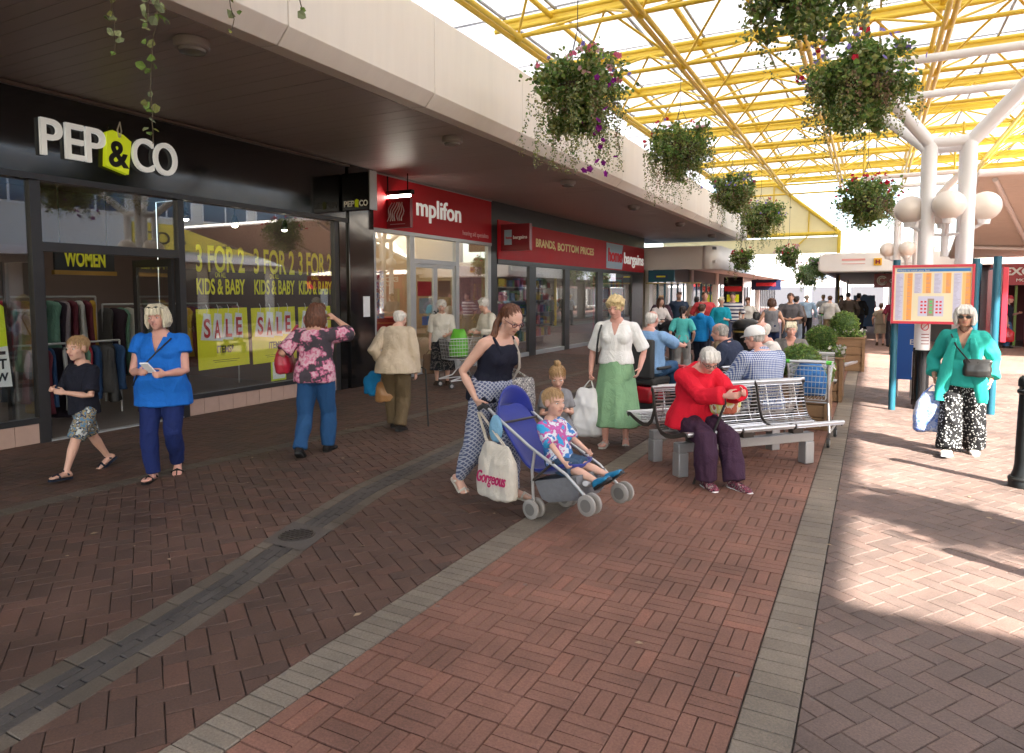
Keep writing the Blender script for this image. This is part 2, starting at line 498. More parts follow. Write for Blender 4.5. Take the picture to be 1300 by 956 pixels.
def lay(name, parent_name, polys, key, most=300):
    """A field of pavers: the ones that show largest as parts, the rest as one part of kind stuff."""
    good = [q for q in polys if len(q) > 2 and abs(signed(q)) > 0.0006]
    good = [q if signed(q) > 0 else q[::-1] for q in good]
    cen = [(sum(p[0] for p in q)/len(q), sum(p[1] for p in q)/len(q)) for q in good]
    order = sorted(range(len(good)), key=lambda i: (not in_view(*cen[i]), -(abs(signed(good[i])) / (cen[i][0]**2 + cen[i][1]**2 + 2.7)**1.5)))
    base = bpy.data.objects.new(parent_name, None); COL.objects.link(base); base["kind"] = "structure"
    x0, y0 = cen[order[0]]; base.location = (x0, y0, 0)
    near = order[:most]; rest = order[most:]
    shared = {}
    for i in near:
        q = good[i]; cx, cy = cen[i]
        if len(q) == 4:
            e = (round(q[1][0]-q[0][0], 3), round(q[1][1]-q[0][1], 3), round(q[2][0]-q[1][0], 3), round(q[2][1]-q[1][1], 3), rnd.randrange(3))
        else: e = None
        me = shared.get(e) if e else None
        if me is None:
            vs, fs = paver_geo([(x-cx, y-cy) for x, y in q], 0.0, (rnd.uniform(-.008, .008), rnd.uniform(-.008, .008)))
            me = bpy.data.meshes.new(name); me.from_pydata(vs, [], fs); me.materials.append(BM[key][0])
            if e: shared[e] = me
        o = bpy.data.objects.new(name, me); COL.objects.link(o); o.parent = base
        o.location = (cx - x0, cy - y0, rnd.uniform(-0.0016, 0.0012))
    if rest:
        b = MB()
        for i in rest:
            vs, fs = paver_geo(good[i], rnd.uniform(-0.0016, 0.0012), (rnd.uniform(-.008, .008), rnd.uniform(-.008, .008)))
            b.add(vs, fs)
        o = b.build("paver_field", BM[key][1], base); o["kind"] = "stuff"
    return base

def herring(ang, w, l, x0, x1, y0, y1):
    """Herringbone bricks (width w, length l = 2w) turned by ang that touch the box."""
    out = []; ca, sa = math.cos(ang), math.sin(ang); g = 0.0035
    n = int(math.hypot(x1-x0, y1-y0)/w) + 4; mx, my = (x0+x1)/2, (y0+y1)/2
    for i in range(-n, n):
        for k in range(-n//3-2, n//3+3):
            bx, by = i*w + k*2*w, i*w - k*2*w
            for (u0, v0, u1, v1) in ((bx, by, bx+2*w, by+w), (bx, by+w, bx+w, by+3*w)):
                q = [(u0+g/2, v0+g/2), (u1-g/2, v0+g/2), (u1-g/2, v1-g/2), (u0+g/2, v1-g/2)]
                q = [(mx + x*ca - y*sa, my + x*sa + y*ca) for x, y in q]
                if max(p[0] for p in q) > x0 and min(p[0] for p in q) < x1 and max(p[1] for p in q) > y0 and min(p[1] for p in q) < y1: out.append(q)
    return out

# curved lines of the paving (x at a given y)
def interp(pts, y):
    if y <= pts[0][1]: p, q = pts[0], pts[1]
    elif y >= pts[-1][1]: p, q = pts[-2], pts[-1]
    else:
        for p, q in zip(pts, pts[1:]):
            if p[1] <= y <= q[1]: break
    t = (y-p[1])/(q[1]-p[1]); return p[0]+(q[0]-p[0])*t
DRAIN = [(-2.86,0.9),(-2.985,1.6),(-3.07,2.05),(-3.23,2.7),(-3.47,3.5),(-3.72,4.45),(-3.86,5.7),(-4.02,7.1),(-4.3,10.2),(-4.5,14),(-4.6,18)]
BAND = [(-5.80,0.5),(-5.80,2.7),(-5.76,4.2),(-5.64,5.6),(-5.5,7.0),(-5.42,9.0),(-5.4,18)]
dx = lambda y: interp(DRAIN, y)
bx_ = lambda y: interp(BAND, y)
HALF = 0.185                                # half width of the drainage strip with its two pale rows

def clip_line(q, fn, off, keep_right):
    if len(q) < 3: return []
    y = sum(p[1] for p in q)/len(q); xa, xb = fn(y-0.15)+off, fn(y+0.15)+off
    a, b = 0.3, -(xb-xa); c = a*xa + b*(y-0.15)
    return clip_poly(q, -a, -b, -c) if keep_right else clip_poly(q, a, b, c)
def clip_x(q, x, keep_right):
    return clip_poly(q, -1, 0, -x) if keep_right else clip_poly(q, 1, 0, x)

# basket-weave field between the two tan rows
B0, B1 = -2.025, -0.415
cw = (B1-B0)/8.0
bp_ = []
g = 0.004
for i in range(8):
    for j in range(int((YF-0.2)/cw)+1):
        x, y = B0+i*cw, 0.2+j*cw
        for k in range(3):
            t0, t1 = k*cw/3+g/2, (k+1)*cw/3-g/2
            q = [(x+g/2,y+t0),(x+cw-g/2,y+t0),(x+cw-g/2,y+t1),(x+g/2,y+t1)] if (i+j) % 2 else [(x+t0,y+g/2),(x+t1,y+g/2),(x+t1,y+cw-g/2),(x+t0,y+cw-g/2)]
            bp_.append(q)
lay("brick", "basket_weave_paving", bp_, "red")
row = lambda x0, x1, s, y0=0.4: [[(x0+g/2,y0+k*s+g/2),(x1-g/2,y0+k*s+g/2),(x1-g/2,y0+(k+1)*s-g/2),(x0+g/2,y0+(k+1)*s-g/2)] for k in range(int((YF-y0)/s))]
lay("brick", "pale_edging", row(-0.412, -0.205, 0.107), "tan")
lay("brick", "pale_edging", row(-2.235, -2.028, 0.0715), "tan")
HR = [clip_x(q, -0.20, True) for q in herring(R(-34), 0.1, 0.2, -0.25, 6.2, 0.6, YF)]
lay("brick", "herringbone_paving", HR, "pale_red")
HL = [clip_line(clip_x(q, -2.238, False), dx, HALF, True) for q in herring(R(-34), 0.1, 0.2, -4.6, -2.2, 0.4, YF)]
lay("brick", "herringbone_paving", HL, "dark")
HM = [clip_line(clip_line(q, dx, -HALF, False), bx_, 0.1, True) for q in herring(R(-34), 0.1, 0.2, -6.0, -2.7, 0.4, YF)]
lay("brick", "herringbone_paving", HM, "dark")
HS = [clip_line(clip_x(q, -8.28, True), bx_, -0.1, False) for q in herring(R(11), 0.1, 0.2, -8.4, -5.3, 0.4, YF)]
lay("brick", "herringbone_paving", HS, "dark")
def strip_along(fn, a, b, s, y0=0.5):
    out = []
    y = y0
    while y < YF:
        q = [(fn(y+.002)+a, y+.002), (fn(y+.002)+b, y+.002), (fn(y+s-.002)+b, y+s-.002), (fn(y+s-.002)+a, y+s-.002)]
        out.append(q); y += s
    return out
lay("brick", "pale_edging", strip_along(bx_, -0.098, 0.098, 0.1), "stone")
MHX, MHY = -3.44, 3.37
hole = lambda q: not (abs(sum(p[1] for p in q)/len(q)-MHY) < 0.165)
lay("brick", "drain_edging", [q for q in strip_along(dx, -HALF, -HALF+0.1, 0.2) if hole(q)], "stone")
lay("brick", "drain_edging", [q for q in strip_along(dx, HALF-0.1, HALF, 0.2) if hole(q)], "stone")
lay("brick", "drain_channel", [q for k in range(3) for q in strip_along(dx, -HALF+0.102+k*0.0567, -HALF+0.1567+k*0.0567, 0.2, 0.5+0.07*k) if hole(q)], "grey")
mh = thing("manhole_cover", "round dark iron manhole cover set in a concrete collar within the pale drainage strip", "manhole cover", (MHX, MHY, 0))
cb = MB(); ya, yb = MHY-0.195, MHY+0.195
cb.add([(dx(ya)-HALF, ya, 0.0035), (dx(ya)+HALF, ya, 0.0035), (dx(yb)+HALF, yb, 0.0035), (dx(yb)-HALF, yb, 0.0035)], [(0,1,2,3)])
cb.build("collar", mat("collar_concrete", (0.075,0.062,0.052), 0.9, nscale=25, namt=0.3, bump=0.3), mh)
iron = mat("cast_iron", (0.045,0.035,0.03), 0.55, 0.3, nscale=40, namt=0.4, bump=0.4)
MB().lathe([(0.0,0.004),(0.118,0.004),(0.122,0.0)], (MHX,MHY,0.0055), 28).build("lid", iron, mh, smooth=30)
rb_ = MB()
for k in range(-3, 4):
    w = math.sqrt(max(0, 0.104**2-(k*0.030)**2)); rb_.box(MHX-w, MHY+k*0.030-0.006, 0.0095, MHX+w, MHY+k*0.030+0.0095, 0.014)
rb_.build("rib", iron, mh)
# ------------------------------------------------------------------ shops on the far side of the covered walk
SX = -8.15                                   # plane of the shop fronts
M_black = mat("gloss_black", (0.008,0.008,0.009), 0.06, nscale=3, namt=0.2, spec=0.6)
M_frame = mat("dark_frame", (0.035,0.034,0.036), 0.35, 0.3, nscale=8, namt=0.15)
M_alu = mat("grey_aluminium", (0.42,0.43,0.44), 0.38, 0.5, nscale=12, namt=0.1)
M_cream = mat("cream_panel", (0.90,0.86,0.79), 0.55, nscale=1.6, namt=0.075, bump=0.04, bscale=30, stretch=(1,3.5,0.35))
M_soffit = mat("brown_soffit", (0.42,0.375,0.36), 0.45, nscale=1.2, namt=0.10, spec=0.4)
M_red = mat("red_fascia", (0.44,0.012,0.020), 0.5, nscale=2, namt=0.06, spec=0.25)
M_dred = mat("dark_red_panel", (0.20,0.010,0.018), 0.3, nscale=3, namt=0.1)
M_white = mat("white_letter", (0.82,0.82,0.78), 0.4, nscale=6, namt=0.04)
M_yel = mat("yellow_print", (0.88,0.84,0.03), 0.5, nscale=6, namt=0.03)
M_lime = mat("lime_tag", (0.66,0.80,0.02), 0.35, nscale=6, namt=0.05)
M_littag = emit("lit_tag", (0.66,0.78,0.02), 0.05)
M_glass = glass("shop_glass", tint=(0.96,0.98,0.97), refl=0.8)
M_litletter = emit("lit_letter", (0.84,0.85,0.82), 0.045)
M_tile = mat("pink_tile", (0.42,0.29,0.24), 0.45, nscale=8, namt=0.15, bump=0.05)
M_wallin = mat("shop_wall", (0.30,0.25,0.22), 0.8, nscale=3, namt=0.1)
M_floorin = mat("shop_floor", (0.13,0.11,0.10), 0.4, nscale=4, namt=0.15)
M_grey = mat("mid_grey", (0.16,0.16,0.16), 0.6, nscale=6, namt=0.15)
M_redprint = mat("red_print", (0.55,0.02,0.03), 0.5, nscale=8, namt=0.05)
M_blackprint = mat("black_print", (0.01,0.01,0.01), 0.5, nscale=8, namt=0.1)
M_paper = mat("white_paper", (0.84,0.85,0.87), 0.6, nscale=8, namt=0.04)
M_lamp = emit("lit_lamp", (1.0,0.92,0.75), 6.0)
M_dimstrip = emit("dim_strip_light", (1.0,0.93,0.80), 0.9)
M_strip = emit("ceiling_strip_light", (1.0,0.93,0.80), 5.0)

def panel(parent, name, m, y0, z0, y1, z1, x0=SX-0.05, x1=SX+0.02, bevel=0.0):
    return MB().box(x0, y0, z0, x1, y1, z1).build(name, m, parent, bevel=bevel)

def shell(root, y0, y1, wall, depth=5.5, top=3.55, light=True, nl=3, strip=None):
    """Inside of a shop: floor, back and side walls, ceiling with lit strips."""
    xb = SX - depth
    panel(root, "inner_floor", M_floorin, y0+0.06, 0.0, y1-0.06, 0.02, xb, SX-0.06)
    panel(root, "back_wall", wall, y0+0.06, 0.02, y1-0.06, top, xb-0.1, xb)
    panel(root, "party_wall", wall, y0-0.0, 0.0, y0+0.05, top, xb, SX-0.06)
    panel(root, "party_wall", wall, y1-0.05, 0.0, y1, top, xb, SX-0.06)
    panel(root, "inner_ceiling", M_wallin, y0+0.06, top, y1-0.06, top+0.08, xb, SX-0.06)
    if light:
        for k in range(nl):
            y = y0 + (y1-y0)*(k+0.5)/nl
            panel(root, "light_panel", strip or M_strip, y-0.12, top-0.035, y+0.12, top-0.005, SX-depth*0.75, SX-depth*0.25)

# ---- black fronted clothes shop
shop = thing("clothes_shop", "black fronted clothes shop with white raised letters and a lime swing tag on its fascia", "shop", (SX, 5.9, 0))
Y0, Y1 = 0.6, 9.26
panel(shop, "fascia", M_black, Y0, 2.97, Y1, 3.92, SX-0.08, SX+0.05)
panel(shop, "fascia_trim", M_frame, Y0, 2.9, Y1, 2.968, SX-0.08, SX+0.07)
panel(shop, "soffit_trim", mat("trim_bronze", (0.16,0.13,0.115), 0.35, 0.3), Y0, 3.85, Y1+0.02, 3.885, SX+0.052, SX+0.11)
for a, b in ((4.20,4.31), (5.99,6.08), (8.96,9.06), (1.6,1.7)):
    panel(shop, "post", M_frame, a, 0.0, b, 2.9, SX-0.07, SX+0.03)
panel(shop, "transom", M_frame, 4.31, 2.13, 5.99, 2.235, SX-0.06, SX+0.025)
for a, b in ((1.7,4.2), (6.08,8.96)):
    panel(shop, "sill", M_frame, a, 0.225, b, 0.29, SX-0.07, SX+0.025)
    panel(shop, "window_pane", M_glass, a, 0.29, b, 2.9, SX-0.025, SX-0.015)
    n = int((b-a)/0.24)
    panel(shop, "riser", joint, a, 0, b, 0.222, SX-0.1, SX-0.012)
    for k in range(n):
        panel(shop, "tile", M_tile, a+(b-a)*k/n+0.003, 0.004, a+(b-a)*(k+1)/n-0.003, 0.22, SX-0.012, SX+0.012)
panel(shop, "transom_pane", M_glass, 4.31, 2.235, 5.99, 2.9, SX-0.025, SX-0.015)
panel(shop, "threshold", M_alu, 4.31, 0.0, 5.99, 0.018, SX-0.08, SX+0.03)
for y, s in ((4.345, 1), (5.955, -1)):           # glazed leaves standing open, inside
    d = MB(); x = SX-0.06
    d.box(x-0.82, y-0.02, 0.02, x-0.74, y+0.02, 2.12); d.box(x-0.08, y-0.021, 0.02, x, y+0.021, 2.12)
    d.box(x-0.74, y-0.019, 0.02, x-0.08, y+0.019, 0.14); d.box(x-0.74, y-0.019, 2.02, x-0.08, y+0.019, 2.119)
    df = d.build("door", M_frame, shop)
    MB().box(x-0.74, y-0.004, 0.14, x-0.08, y+0.004, 2.02).build("door_pane", M_glass, df)
panel(shop, "pilaster", M_black, 9.06, 0.0, 9.25, 2.9, SX-0.1, SX+0.045)
panel(shop, "pilaster", M_black, 9.262, 0.0, 9.93, 3.9, SX-0.1, SX+0.09, bevel=0.01)
shell(shop, 0.6, 9.26, mat("dim_wall", (0.13,0.09,0.08), 0.8, nscale=3, namt=0.15), 5.0, nl=3, strip=M_dimstrip)
# raised letters
for ch, a, b in (("P",4.27,4.50),("E",4.53,4.735),("P",4.755,4.985),("C",5.33,5.61),("O",5.615,5.94)):
    text(ch, 0.575, plane_X(SX+0.09, a, 3.18), M_litletter, shop, "letter", ext=0.022, bold=0.004, width=b-a)
tg = MB()
pts = [(5.00,3.165),(5.27,3.10),(5.32,3.50),(5.22,3.565),(5.09,3.595),(5.025,3.56)]
tg.prism(pts, lambda u, v, t: (t, u, v), SX+0.055, SX+0.13)
tgo = tg.build("swing_tag", M_littag, shop)
text("&", 0.42, plane_X(SX+0.134, 5.03, 3.18), M_blackprint, tgo, "ampersand", ext=0.003, bold=0.012, width=0.25)
MB().tube([(SX+0.14,5.16,3.52),(SX+0.16,5.13,3.6),(SX+0.15,5.17,3.7),(SX+0.13,5.20,3.60),(SX+0.14,5.17,3.52)], 0.008, 6).build("string", M_white, tgo)
# lamp in the window
for y, z, in ((6.5,2.72),(7.35,2.70),(8.35,2.72)):
    lp = thing("spotlight", "small lit spotlight hanging behind the shop window above the %s poster" % {6.5:"first",7.35:"middle",8.35:"last"}[y], "spotlight", (SX-0.5, y, z), group="spotlights in the clothes shop window")
    MB().lathe([(0.02,0.16),(0.03,0.15),(0.045,0.1),(0.06,0.02),(0.055,0.0)], (SX-0.5,y,z), 14).build("lamp_shade", M_black, lp, smooth=40)
    MB().tube([(SX-0.5,y,z+0.15),(SX-0.5,y,3.5)], 0.006, 6).build("stem", M_black, lp)
    MB().ell((SX-0.5,y,z), (0.045,0.045,0.03), 10, 6).build("bulb", M_lamp, lp, smooth=60)

# window lettering and posters
def decal(y0, y1, z0, z1, lab):
    t = thing("window_lettering", lab, "window sign", (SX-0.03, (y0+y1)/2, z0), group="three for two lettering on the shop window")
    w = y1-y0; h = z1-z0
    text("3 FOR 2", 0.50, plane_X(SX-0.032, y0, z0+0.42*h), M_yel, t, "lettering", ext=0.001, bold=0.012, width=w)
    text("ON ALL", 0.105, plane_X(SX-0.032, y0+w*0.38, z0+0.305*h), M_yel, t, "lettering", ext=0.001, width=w*0.22)
    text("KIDS & BABY", 0.30, plane_X(SX-0.032, y0, z0), M_yel, t, "lettering", ext=0.001, bold=0.008, width=w)
decal(6.28, 7.10, 1.66, 2.42, "yellow three for two kids lettering on the window nearest the shop doorway")
decal(7.27, 8.08, 1.66, 2.42, "yellow three for two kids lettering in the middle of the shop window")
decal(8.17, 8.93, 1.66, 2.42, "yellow three for two kids lettering on the window beside the black pillar")
def sale(y0, y1, z0, z1, lab, tilt=0.0):
    t = thing("sale_poster", lab, "poster", (SX-0.06, (y0+y1)/2, z0), group="yellow sale posters in the clothes shop window")
    w = y1-y0; h = z1-z0; x = SX-0.05
    fn = lambda u, v, q: (q, y0 + u*w, z0 + v*h)
    MB().prism([(0.02,0),(1,0.02),(0.97,1),(0,0.985)], fn, x-0.006, x).build("sheet", M_yel, t)
    for k, ch in enumerate("SALE"):
        u = 0.10+0.20*k; dz = [0.02,0.0,0.012,0.035][k]
        MB().prism([(u-0.035,0.47+dz),(u+0.175,0.45+dz),(u+0.16,0.90),(u+0.03,0.92)], fn, x+0.001+k*0.0012, x+0.004+k*0.0012).build("paper_tag", M_paper, t)
        text(ch, h*0.42, plane_X(x+0.0085+k*0.001, y0+(u+0.02)*w, z0+(0.51+dz)*h), M_redprint, t, "lettering", ext=0.001, bold=0.008, width=w*0.115)
        MB().tube([(x+0.004, y0+(u+0.085)*w, z0+0.9*h), (x+0.006, y0+(u+0.1)*w, z0+1.0*h), (x+0.006, y0+(u+0.07)*w, z0+1.06*h)], 0.004, 5).build("peg", M_paper, t)
    text("ITEMS*", h*0.165, plane_X(x+0.003, y0+w*0.36, z0+0.26*h), M_blackprint, t, "lettering", ext=0.001, bold=0.004, width=w*0.32)
    for k in range(2):
        panel(t, "small_print", M_blackprint, y0+w*(0.28+0.03*k), z0+h*(0.135-0.03*k), y0+w*(0.80-0.05*k), z0+h*(0.142-0.03*k), x+0.001, x+0.002)
sale(6.28, 7.17, 0.60, 1.46, "yellow sale poster nearest the doorway, hanging fully in view behind the shop window")
sale(7.22, 8.12, 0.60, 1.46, "yellow sale poster in the middle of the shop window, just behind the floral top")
sale(8.17, 8.93, 0.60, 1.46, "yellow sale poster partly hidden by the dark haired head, beside the black pillar")
ps = thing("price_notice", "small lime edged notice standing low in the clothes shop window", "notice", (SX-0.12, 7.75, 0.3))
MB().box(SX-0.10,7.62,0.30,SX-0.09,7.92,0.62).build("board", M_lime, ps); MB().box(SX-0.088,7.645,0.33,SX-0.085,7.895,0.60).build("paper", M_paper, ps)
ps = thing("window_poster", "lime and white poster low in the leftmost window bay, cut by the photo edge", "poster", (SX-0.06, 3.8, 0.7))
MB().prism([(3.1,0.70),(3.98,0.66),(3.95,1.10),(3.1,1.02)], lambda u,v,t: (t,u,v), SX-0.05, SX-0.045).build("sheet", M_paper, ps)
MB().prism([(3.1,1.02),(3.95,1.10),(3.93,1.52),(3.7,1.72),(3.3,1.72),(3.1,1.6)], lambda u,v,t: (t,u,v), SX-0.05, SX-0.045).build("sheet", M_lime, ps)
text("ALL", 0.19, plane_X(SX-0.042, 3.62, 1.02), M_blackprint, ps, bold=0.01, width=0.32)
text("WON'T", 0.15, plane_X(SX-0.042, 3.50, 0.86), M_blackprint, ps, bold=0.004, width=0.44)
text("BY GROW", 0.12, plane_X(SX-0.042, 3.46, 0.73), M_blackprint, ps, bold=0.004, width=0.48)
ps = thing("fashion_poster", "tall poster with white and teal picture high in the leftmost window bay", "poster", (SX-0.3, 3.7, 1.6))
MB().box(SX-0.3,3.2,1.6,SX-0.29,3.95,2.3).build("sheet", mat("teal_sheet",(0.05,0.28,0.34),0.5,nscale=5,namt=0.4), ps)
MB().prism([(3.3,1.7),(3.6,1.68),(3.8,2.2),(3.45,2.22)], lambda u,v,t:(t,u,v), SX-0.288, SX-0.285).build("picture", M_paper, ps)
# inside: sign, rails and garments
ws = thing("women_sign", "dark hanging sign with yellow letters inside the clothes shop doorway", "sign", (SX-1.2, 5.45, 2.05))
MB().box(SX-1.2,5.08,1.97,SX-1.16,5.86,2.30).build("board", M_blackprint, ws); MB().box(SX-1.21,5.06,1.91,SX-1.14,5.88,1.965).build("rail", mat("brass_rail",(0.35,0.20,0.04),0.4,0.4), ws)
for yy in (5.16, 5.78): MB().tube([(SX-1.18,yy,2.30),(SX-1.18,yy,3.55)], 0.006, 5).build("cord", M_black, ws)
text("WOMEN", 0.27, plane_X(SX-1.155, 5.20, 2.03), M_yel, ws, bold=0.01, width=0.54)
GC = [(0.03,0.03,0.04),(0.10,0.02,0.03),(0.35,0.03,0.05),(0.02,0.05,0.12),(0.40,0.40,0.38),(0.42,0.25,0.03),(0.10,0.20,0.15),(0.28,0.12,0.14),(0.06,0.06,0.06),(0.22,0.18,0.20),(0.03,0.02,0.03),(0.14,0.14,0.17)]
GN = ["black","dark plum","bright red","navy","pale grey","mustard","green","dusty pink","charcoal","mauve grey","blackish violet","slate"]
gmats = [fabric(c) for c in GC]
def garment_mesh(L, w, m):
    b = MB(); rings = []
    for k, (z, ww, t) in enumerate(((0,0.05,0.02),(-0.03,0.75,0.035),(-0.10,1.0,0.045),(-0.30,0.82,0.045),(-0.6*L-0.2,0.85,0.05),(-L,0.95,0.055))):
        rings.append([Vector((0.5*w*ww*math.cos(a), t*math.sin(a)*(1+0.3*math.sin(5*a+k)), z)) for a in [2*PI*j/14 for j in range(14)]])
    b.ring_loft(rings); me = bpy.data.meshes.new("garment"); me.from_pydata(b.v, [], b.f); me.materials.append(m); me.shade_smooth(); return me
gme = {}
def rail(x, y0, y1, z, L, n, what):
    t = thing("clothes_rail", "chrome clothes rail inside the shop, %s" % what, "clothes rail", (x, (y0+y1)/2, 0))
    MB().tube([(x,y0,z),(x,y1,z)], 0.014, 8).build("rail", M_alu, t)
    for y in (y0, y1): MB().tube([(x,y,0.02),(x,y,z)], 0.014, 8).build("upright", M_alu, t)
    for k in range(n):
        ci = rnd.randrange(len(gmats)); key = (ci, round(L,1))
        if key not in gme: gme[key] = garment_mesh(L, 0.44, gmats[ci])
        o = bpy.data.objects.new("garment", gme[key]); COL.objects.link(o)
        o.location = (x, y0+(y1-y0)*(k+0.5)/n, z-0.05); o.rotation_euler = (rnd.uniform(-.06,.06), 0, rnd.uniform(-0.7,0.7)); o.scale = (rnd.uniform(.8,1.1), rnd.uniform(.8,1.3), rnd.uniform(.72,1.12))
        tag(o, "%s garment hanging on the clothes rail %s" % (GN[ci], what), "garment", "%s garments on the rail %s" % (GN[ci], what))
rail(SX-1.7, 4.35, 5.9, 1.62, 0.85, 16, "upper row in view through the doorway")
rail(SX-1.1, 4.5, 5.85, 1.02, 0.75, 14, "lower row just inside the doorway")
rail(SX-2.2, 6.3, 8.8, 1.5, 0.95, 22, "behind the sale posters")
rail(SX-1.4, 2.2, 4.0, 1.45, 0.9, 14, "behind the leftmost window")

# hanging box signs, square to the fronts
hs = thing("projecting_sign", "small black box sign of the clothes shop projecting beside the pillar", "sign", (SX+0.09, 9.2, 3.1))
MB().box(SX+0.09,9.10,3.08,SX+0.68,9.26,3.70).build("box", M_black, hs, bevel=0.004)
MB().box(SX+0.681,9.09,3.07,SX+0.70,9.27,3.72).build("edge_strip", M_alu, hs)
text("PEP", 0.135, plane_Y(SX+0.12, 9.095, 3.14), M_white, hs, bold=0.003, width=0.23)
text("CO", 0.135, plane_Y(SX+0.46, 9.095, 3.14), M_white, hs, bold=0.003, width=0.18)
MB().prism([(SX+0.37,3.13),(SX+0.44,3.12),(SX+0.45,3.24),(SX+0.41,3.26),(SX+0.37,3.24)], lambda u,v,t:(u,t,v), 9.09, 9.097).build("swing_tag", M_lime, hs)
hs2 = thing("projecting_sign", "dark red square sign with a wavy line emblem hanging under a lit tube", "sign", (SX+0.1, 10.4, 2.9))
MB().box(SX-0.02,10.37,2.89,SX+0.58,10.45,3.44).build("panel", M_dred, hs2, bevel=0.004)
for k in range(7):
    x0 = SX+0.10+0.052*k
    pts = [(x0+0.028*math.sin(q*0.9+k*0.7)+0.10*(q/8-0.5)*(1 if k<4 else 0.2), 10.366, 3.02+0.34*q/8) for q in range(9)]
    MB().tube(pts, 0.010, 6).build("emblem_line", M_alu, hs2)
panel(hs2, "small_print", M_alu, 10.364, 2.955, 10.369, 2.965, SX+0.12, SX+0.46)
MB().box(SX-0.05,10.36,3.50,SX+0.62,10.46,3.58).build("lamp_housing", M_black, hs2, bevel=0.01)
MB().tube([(SX+0.02,10.41,3.475),(SX+0.56,10.41,3.475)], 0.022, 8).build("lamp_tube", emit("lit_tube",(1,0.95,0.8),9.0), hs2, smooth=60)
MB().tube([(SX+0.02,10.41,3.58),(SX+0.02,10.41,3.88)], 0.03, 8).build("bracket", M_black, hs2); MB().tube([(SX+0.5,10.41,3.58),(SX+0.5,10.41,3.88)], 0.012, 8).build("bracket", M_black, hs2)
hs3 = thing("projecting_sign", "dark red box sign with a pale blue block projecting before the long red fascia", "sign", (SX+0.1, 14.85, 2.7))
MB().box(SX+0.05,14.80,2.72,SX+0.84,14.94,3.36).build("box", M_dred, hs3, bevel=0.006)
MB().box(SX+0.16,14.79,2.86,SX+0.36,14.799,3.22).build("blue_block", mat("pale_blue",(0.30,0.42,0.52),0.4), hs3)
text("home", 0.10, plane_Y(SX+0.20, 14.786, 3.0), M_redprint, hs3, width=0.17, bold=0.003)
text("bargains", 0.11, plane_Y(SX+0.40, 14.786, 3.0), M_white, hs3, width=0.38, bold=0.003)

# ---- red fronted hearing shop
hsop = thing("hearing_shop", "red fronted hearing aid shop with pale letters and grey aluminium glazing", "shop", (SX, 12.1, 0))
panel(hsop, "fascia", M_red, 9.95, 2.88, 14.36, 3.86, SX-0.08, SX+0.04)
panel(hsop, "fascia_trim", M_alu, 9.95, 2.81, 14.36, 2.879, SX-0.08, SX+0.05)
panel(hsop, "trim_top", M_alu, 9.95, 3.862, 14.36, 3.885, SX-0.08, SX+0.06)
for a, b in ((9.95,10.05),(11.11,11.26),(12.80,12.93),(14.22,14.36)):
    panel(hsop, "post", M_alu, a, 0, b, 2.81, SX-0.06, SX+0.03)
panel(hsop, "transom", M_alu, 11.26, 2.28, 12.80, 2.37, SX-0.05, SX+0.025)
for a, b, z0, z1 in ((10.05,11.11,0.16,2.81),(11.26,12.80,2.37,2.81),(12.93,14.22,0.16,2.81)):
    panel(hsop, "window_pane", M_glass, a, z0, b, z1, SX-0.02, SX-0.01)
for a, b in ((10.05,11.11),(12.93,14.22)): panel(hsop, "sill", M_alu, a, 0, b, 0.16, SX-0.05, SX+0.02)
for a, b, hy in ((11.27,12.03,11.97),(12.035,12.79,12.10)):
    d = MB(); d.box(SX-0.04,a,0.02,SX,a+0.07,2.28); d.box(SX-0.04,b-0.07,0.02,SX,b,2.28); d.box(SX-0.041,a+0.07,0.02,SX-0.001,b-0.07,0.18); d.box(SX-0.041,a+0.07,2.2,SX-0.001,b-0.07,2.279)
    dd = d.build("door", M_alu, hsop)
    MB().box(SX-0.025,a+0.07,0.18,SX-0.015,b-0.07,2.2).build("door_pane", M_glass, dd)
    MB().tube([(SX,hy,0.86),(SX+0.05,hy,0.88),(SX+0.05,hy,1.28),(SX,hy,1.30)], 0.014, 8).build("handle", M_frame, dd)
shell(hsop, 9.95, 14.36, mat("warm_wall",(0.42,0.32,0.19),0.7,nscale=2,namt=0.15), 4.5, nl=3, strip=emit("warm_strip_light",(1.0,0.9,0.7),2.6))
text("mplifon", 0.52, plane_X(SX+0.055, 11.28, 3.24), M_litletter, hsop, "lettering", ext=0.010, bold=0.006, width=1.66)
text("hearing aid specialists", 0.145, plane_X(SX+0.045, 13.05, 2.98), mat("pink_letter",(0.72,0.42,0.42),0.5), hsop, "lettering", ext=0.002, width=1.15)
M_rc = mat("red_counter",(0.40,0.03,0.03),0.5,nscale=4,namt=0.2)
panel(hsop, "wall_panel", M_rc, 11.4, 0.9, 14.2, 2.0, SX-3.2, SX-3.15); panel(hsop, "counter", M_rc, 10.3, 0.02, 13.8, 1.1, SX-2.6, SX-2.1); panel(hsop, "wall_band", M_rc, 10.2, 1.25, 14.1, 1.75, SX-4.49, SX-4.46)
pic = thing("reflection_picture", "warm food coloured shapes painting in a window reflection inside the red fronted shop", "picture", (SX-1.6, 10.9, 1.7))  # coloured shapes that paint in the reflection of the shop opposite
MB().box(SX-1.62,10.75,1.70,SX-1.60,11.85,2.30).build("board", mat("tan_board",(0.50,0.36,0.2),0.6,nscale=3,namt=0.2), pic)
bq = MB(); bq.ell((SX-1.58,11.3,1.92),(0.02,0.32,0.07)); bq.build("reflection_shape", mat("brown_shape",(0.22,0.09,0.04),0.6,nscale=12,namt=0.4), pic)
MB().ell((SX-1.575,11.3,2.06),(0.02,0.30,0.10)).build("reflection_shape", mat("gold_shape",(0.55,0.28,0.07),0.5,nscale=12,namt=0.3), pic)
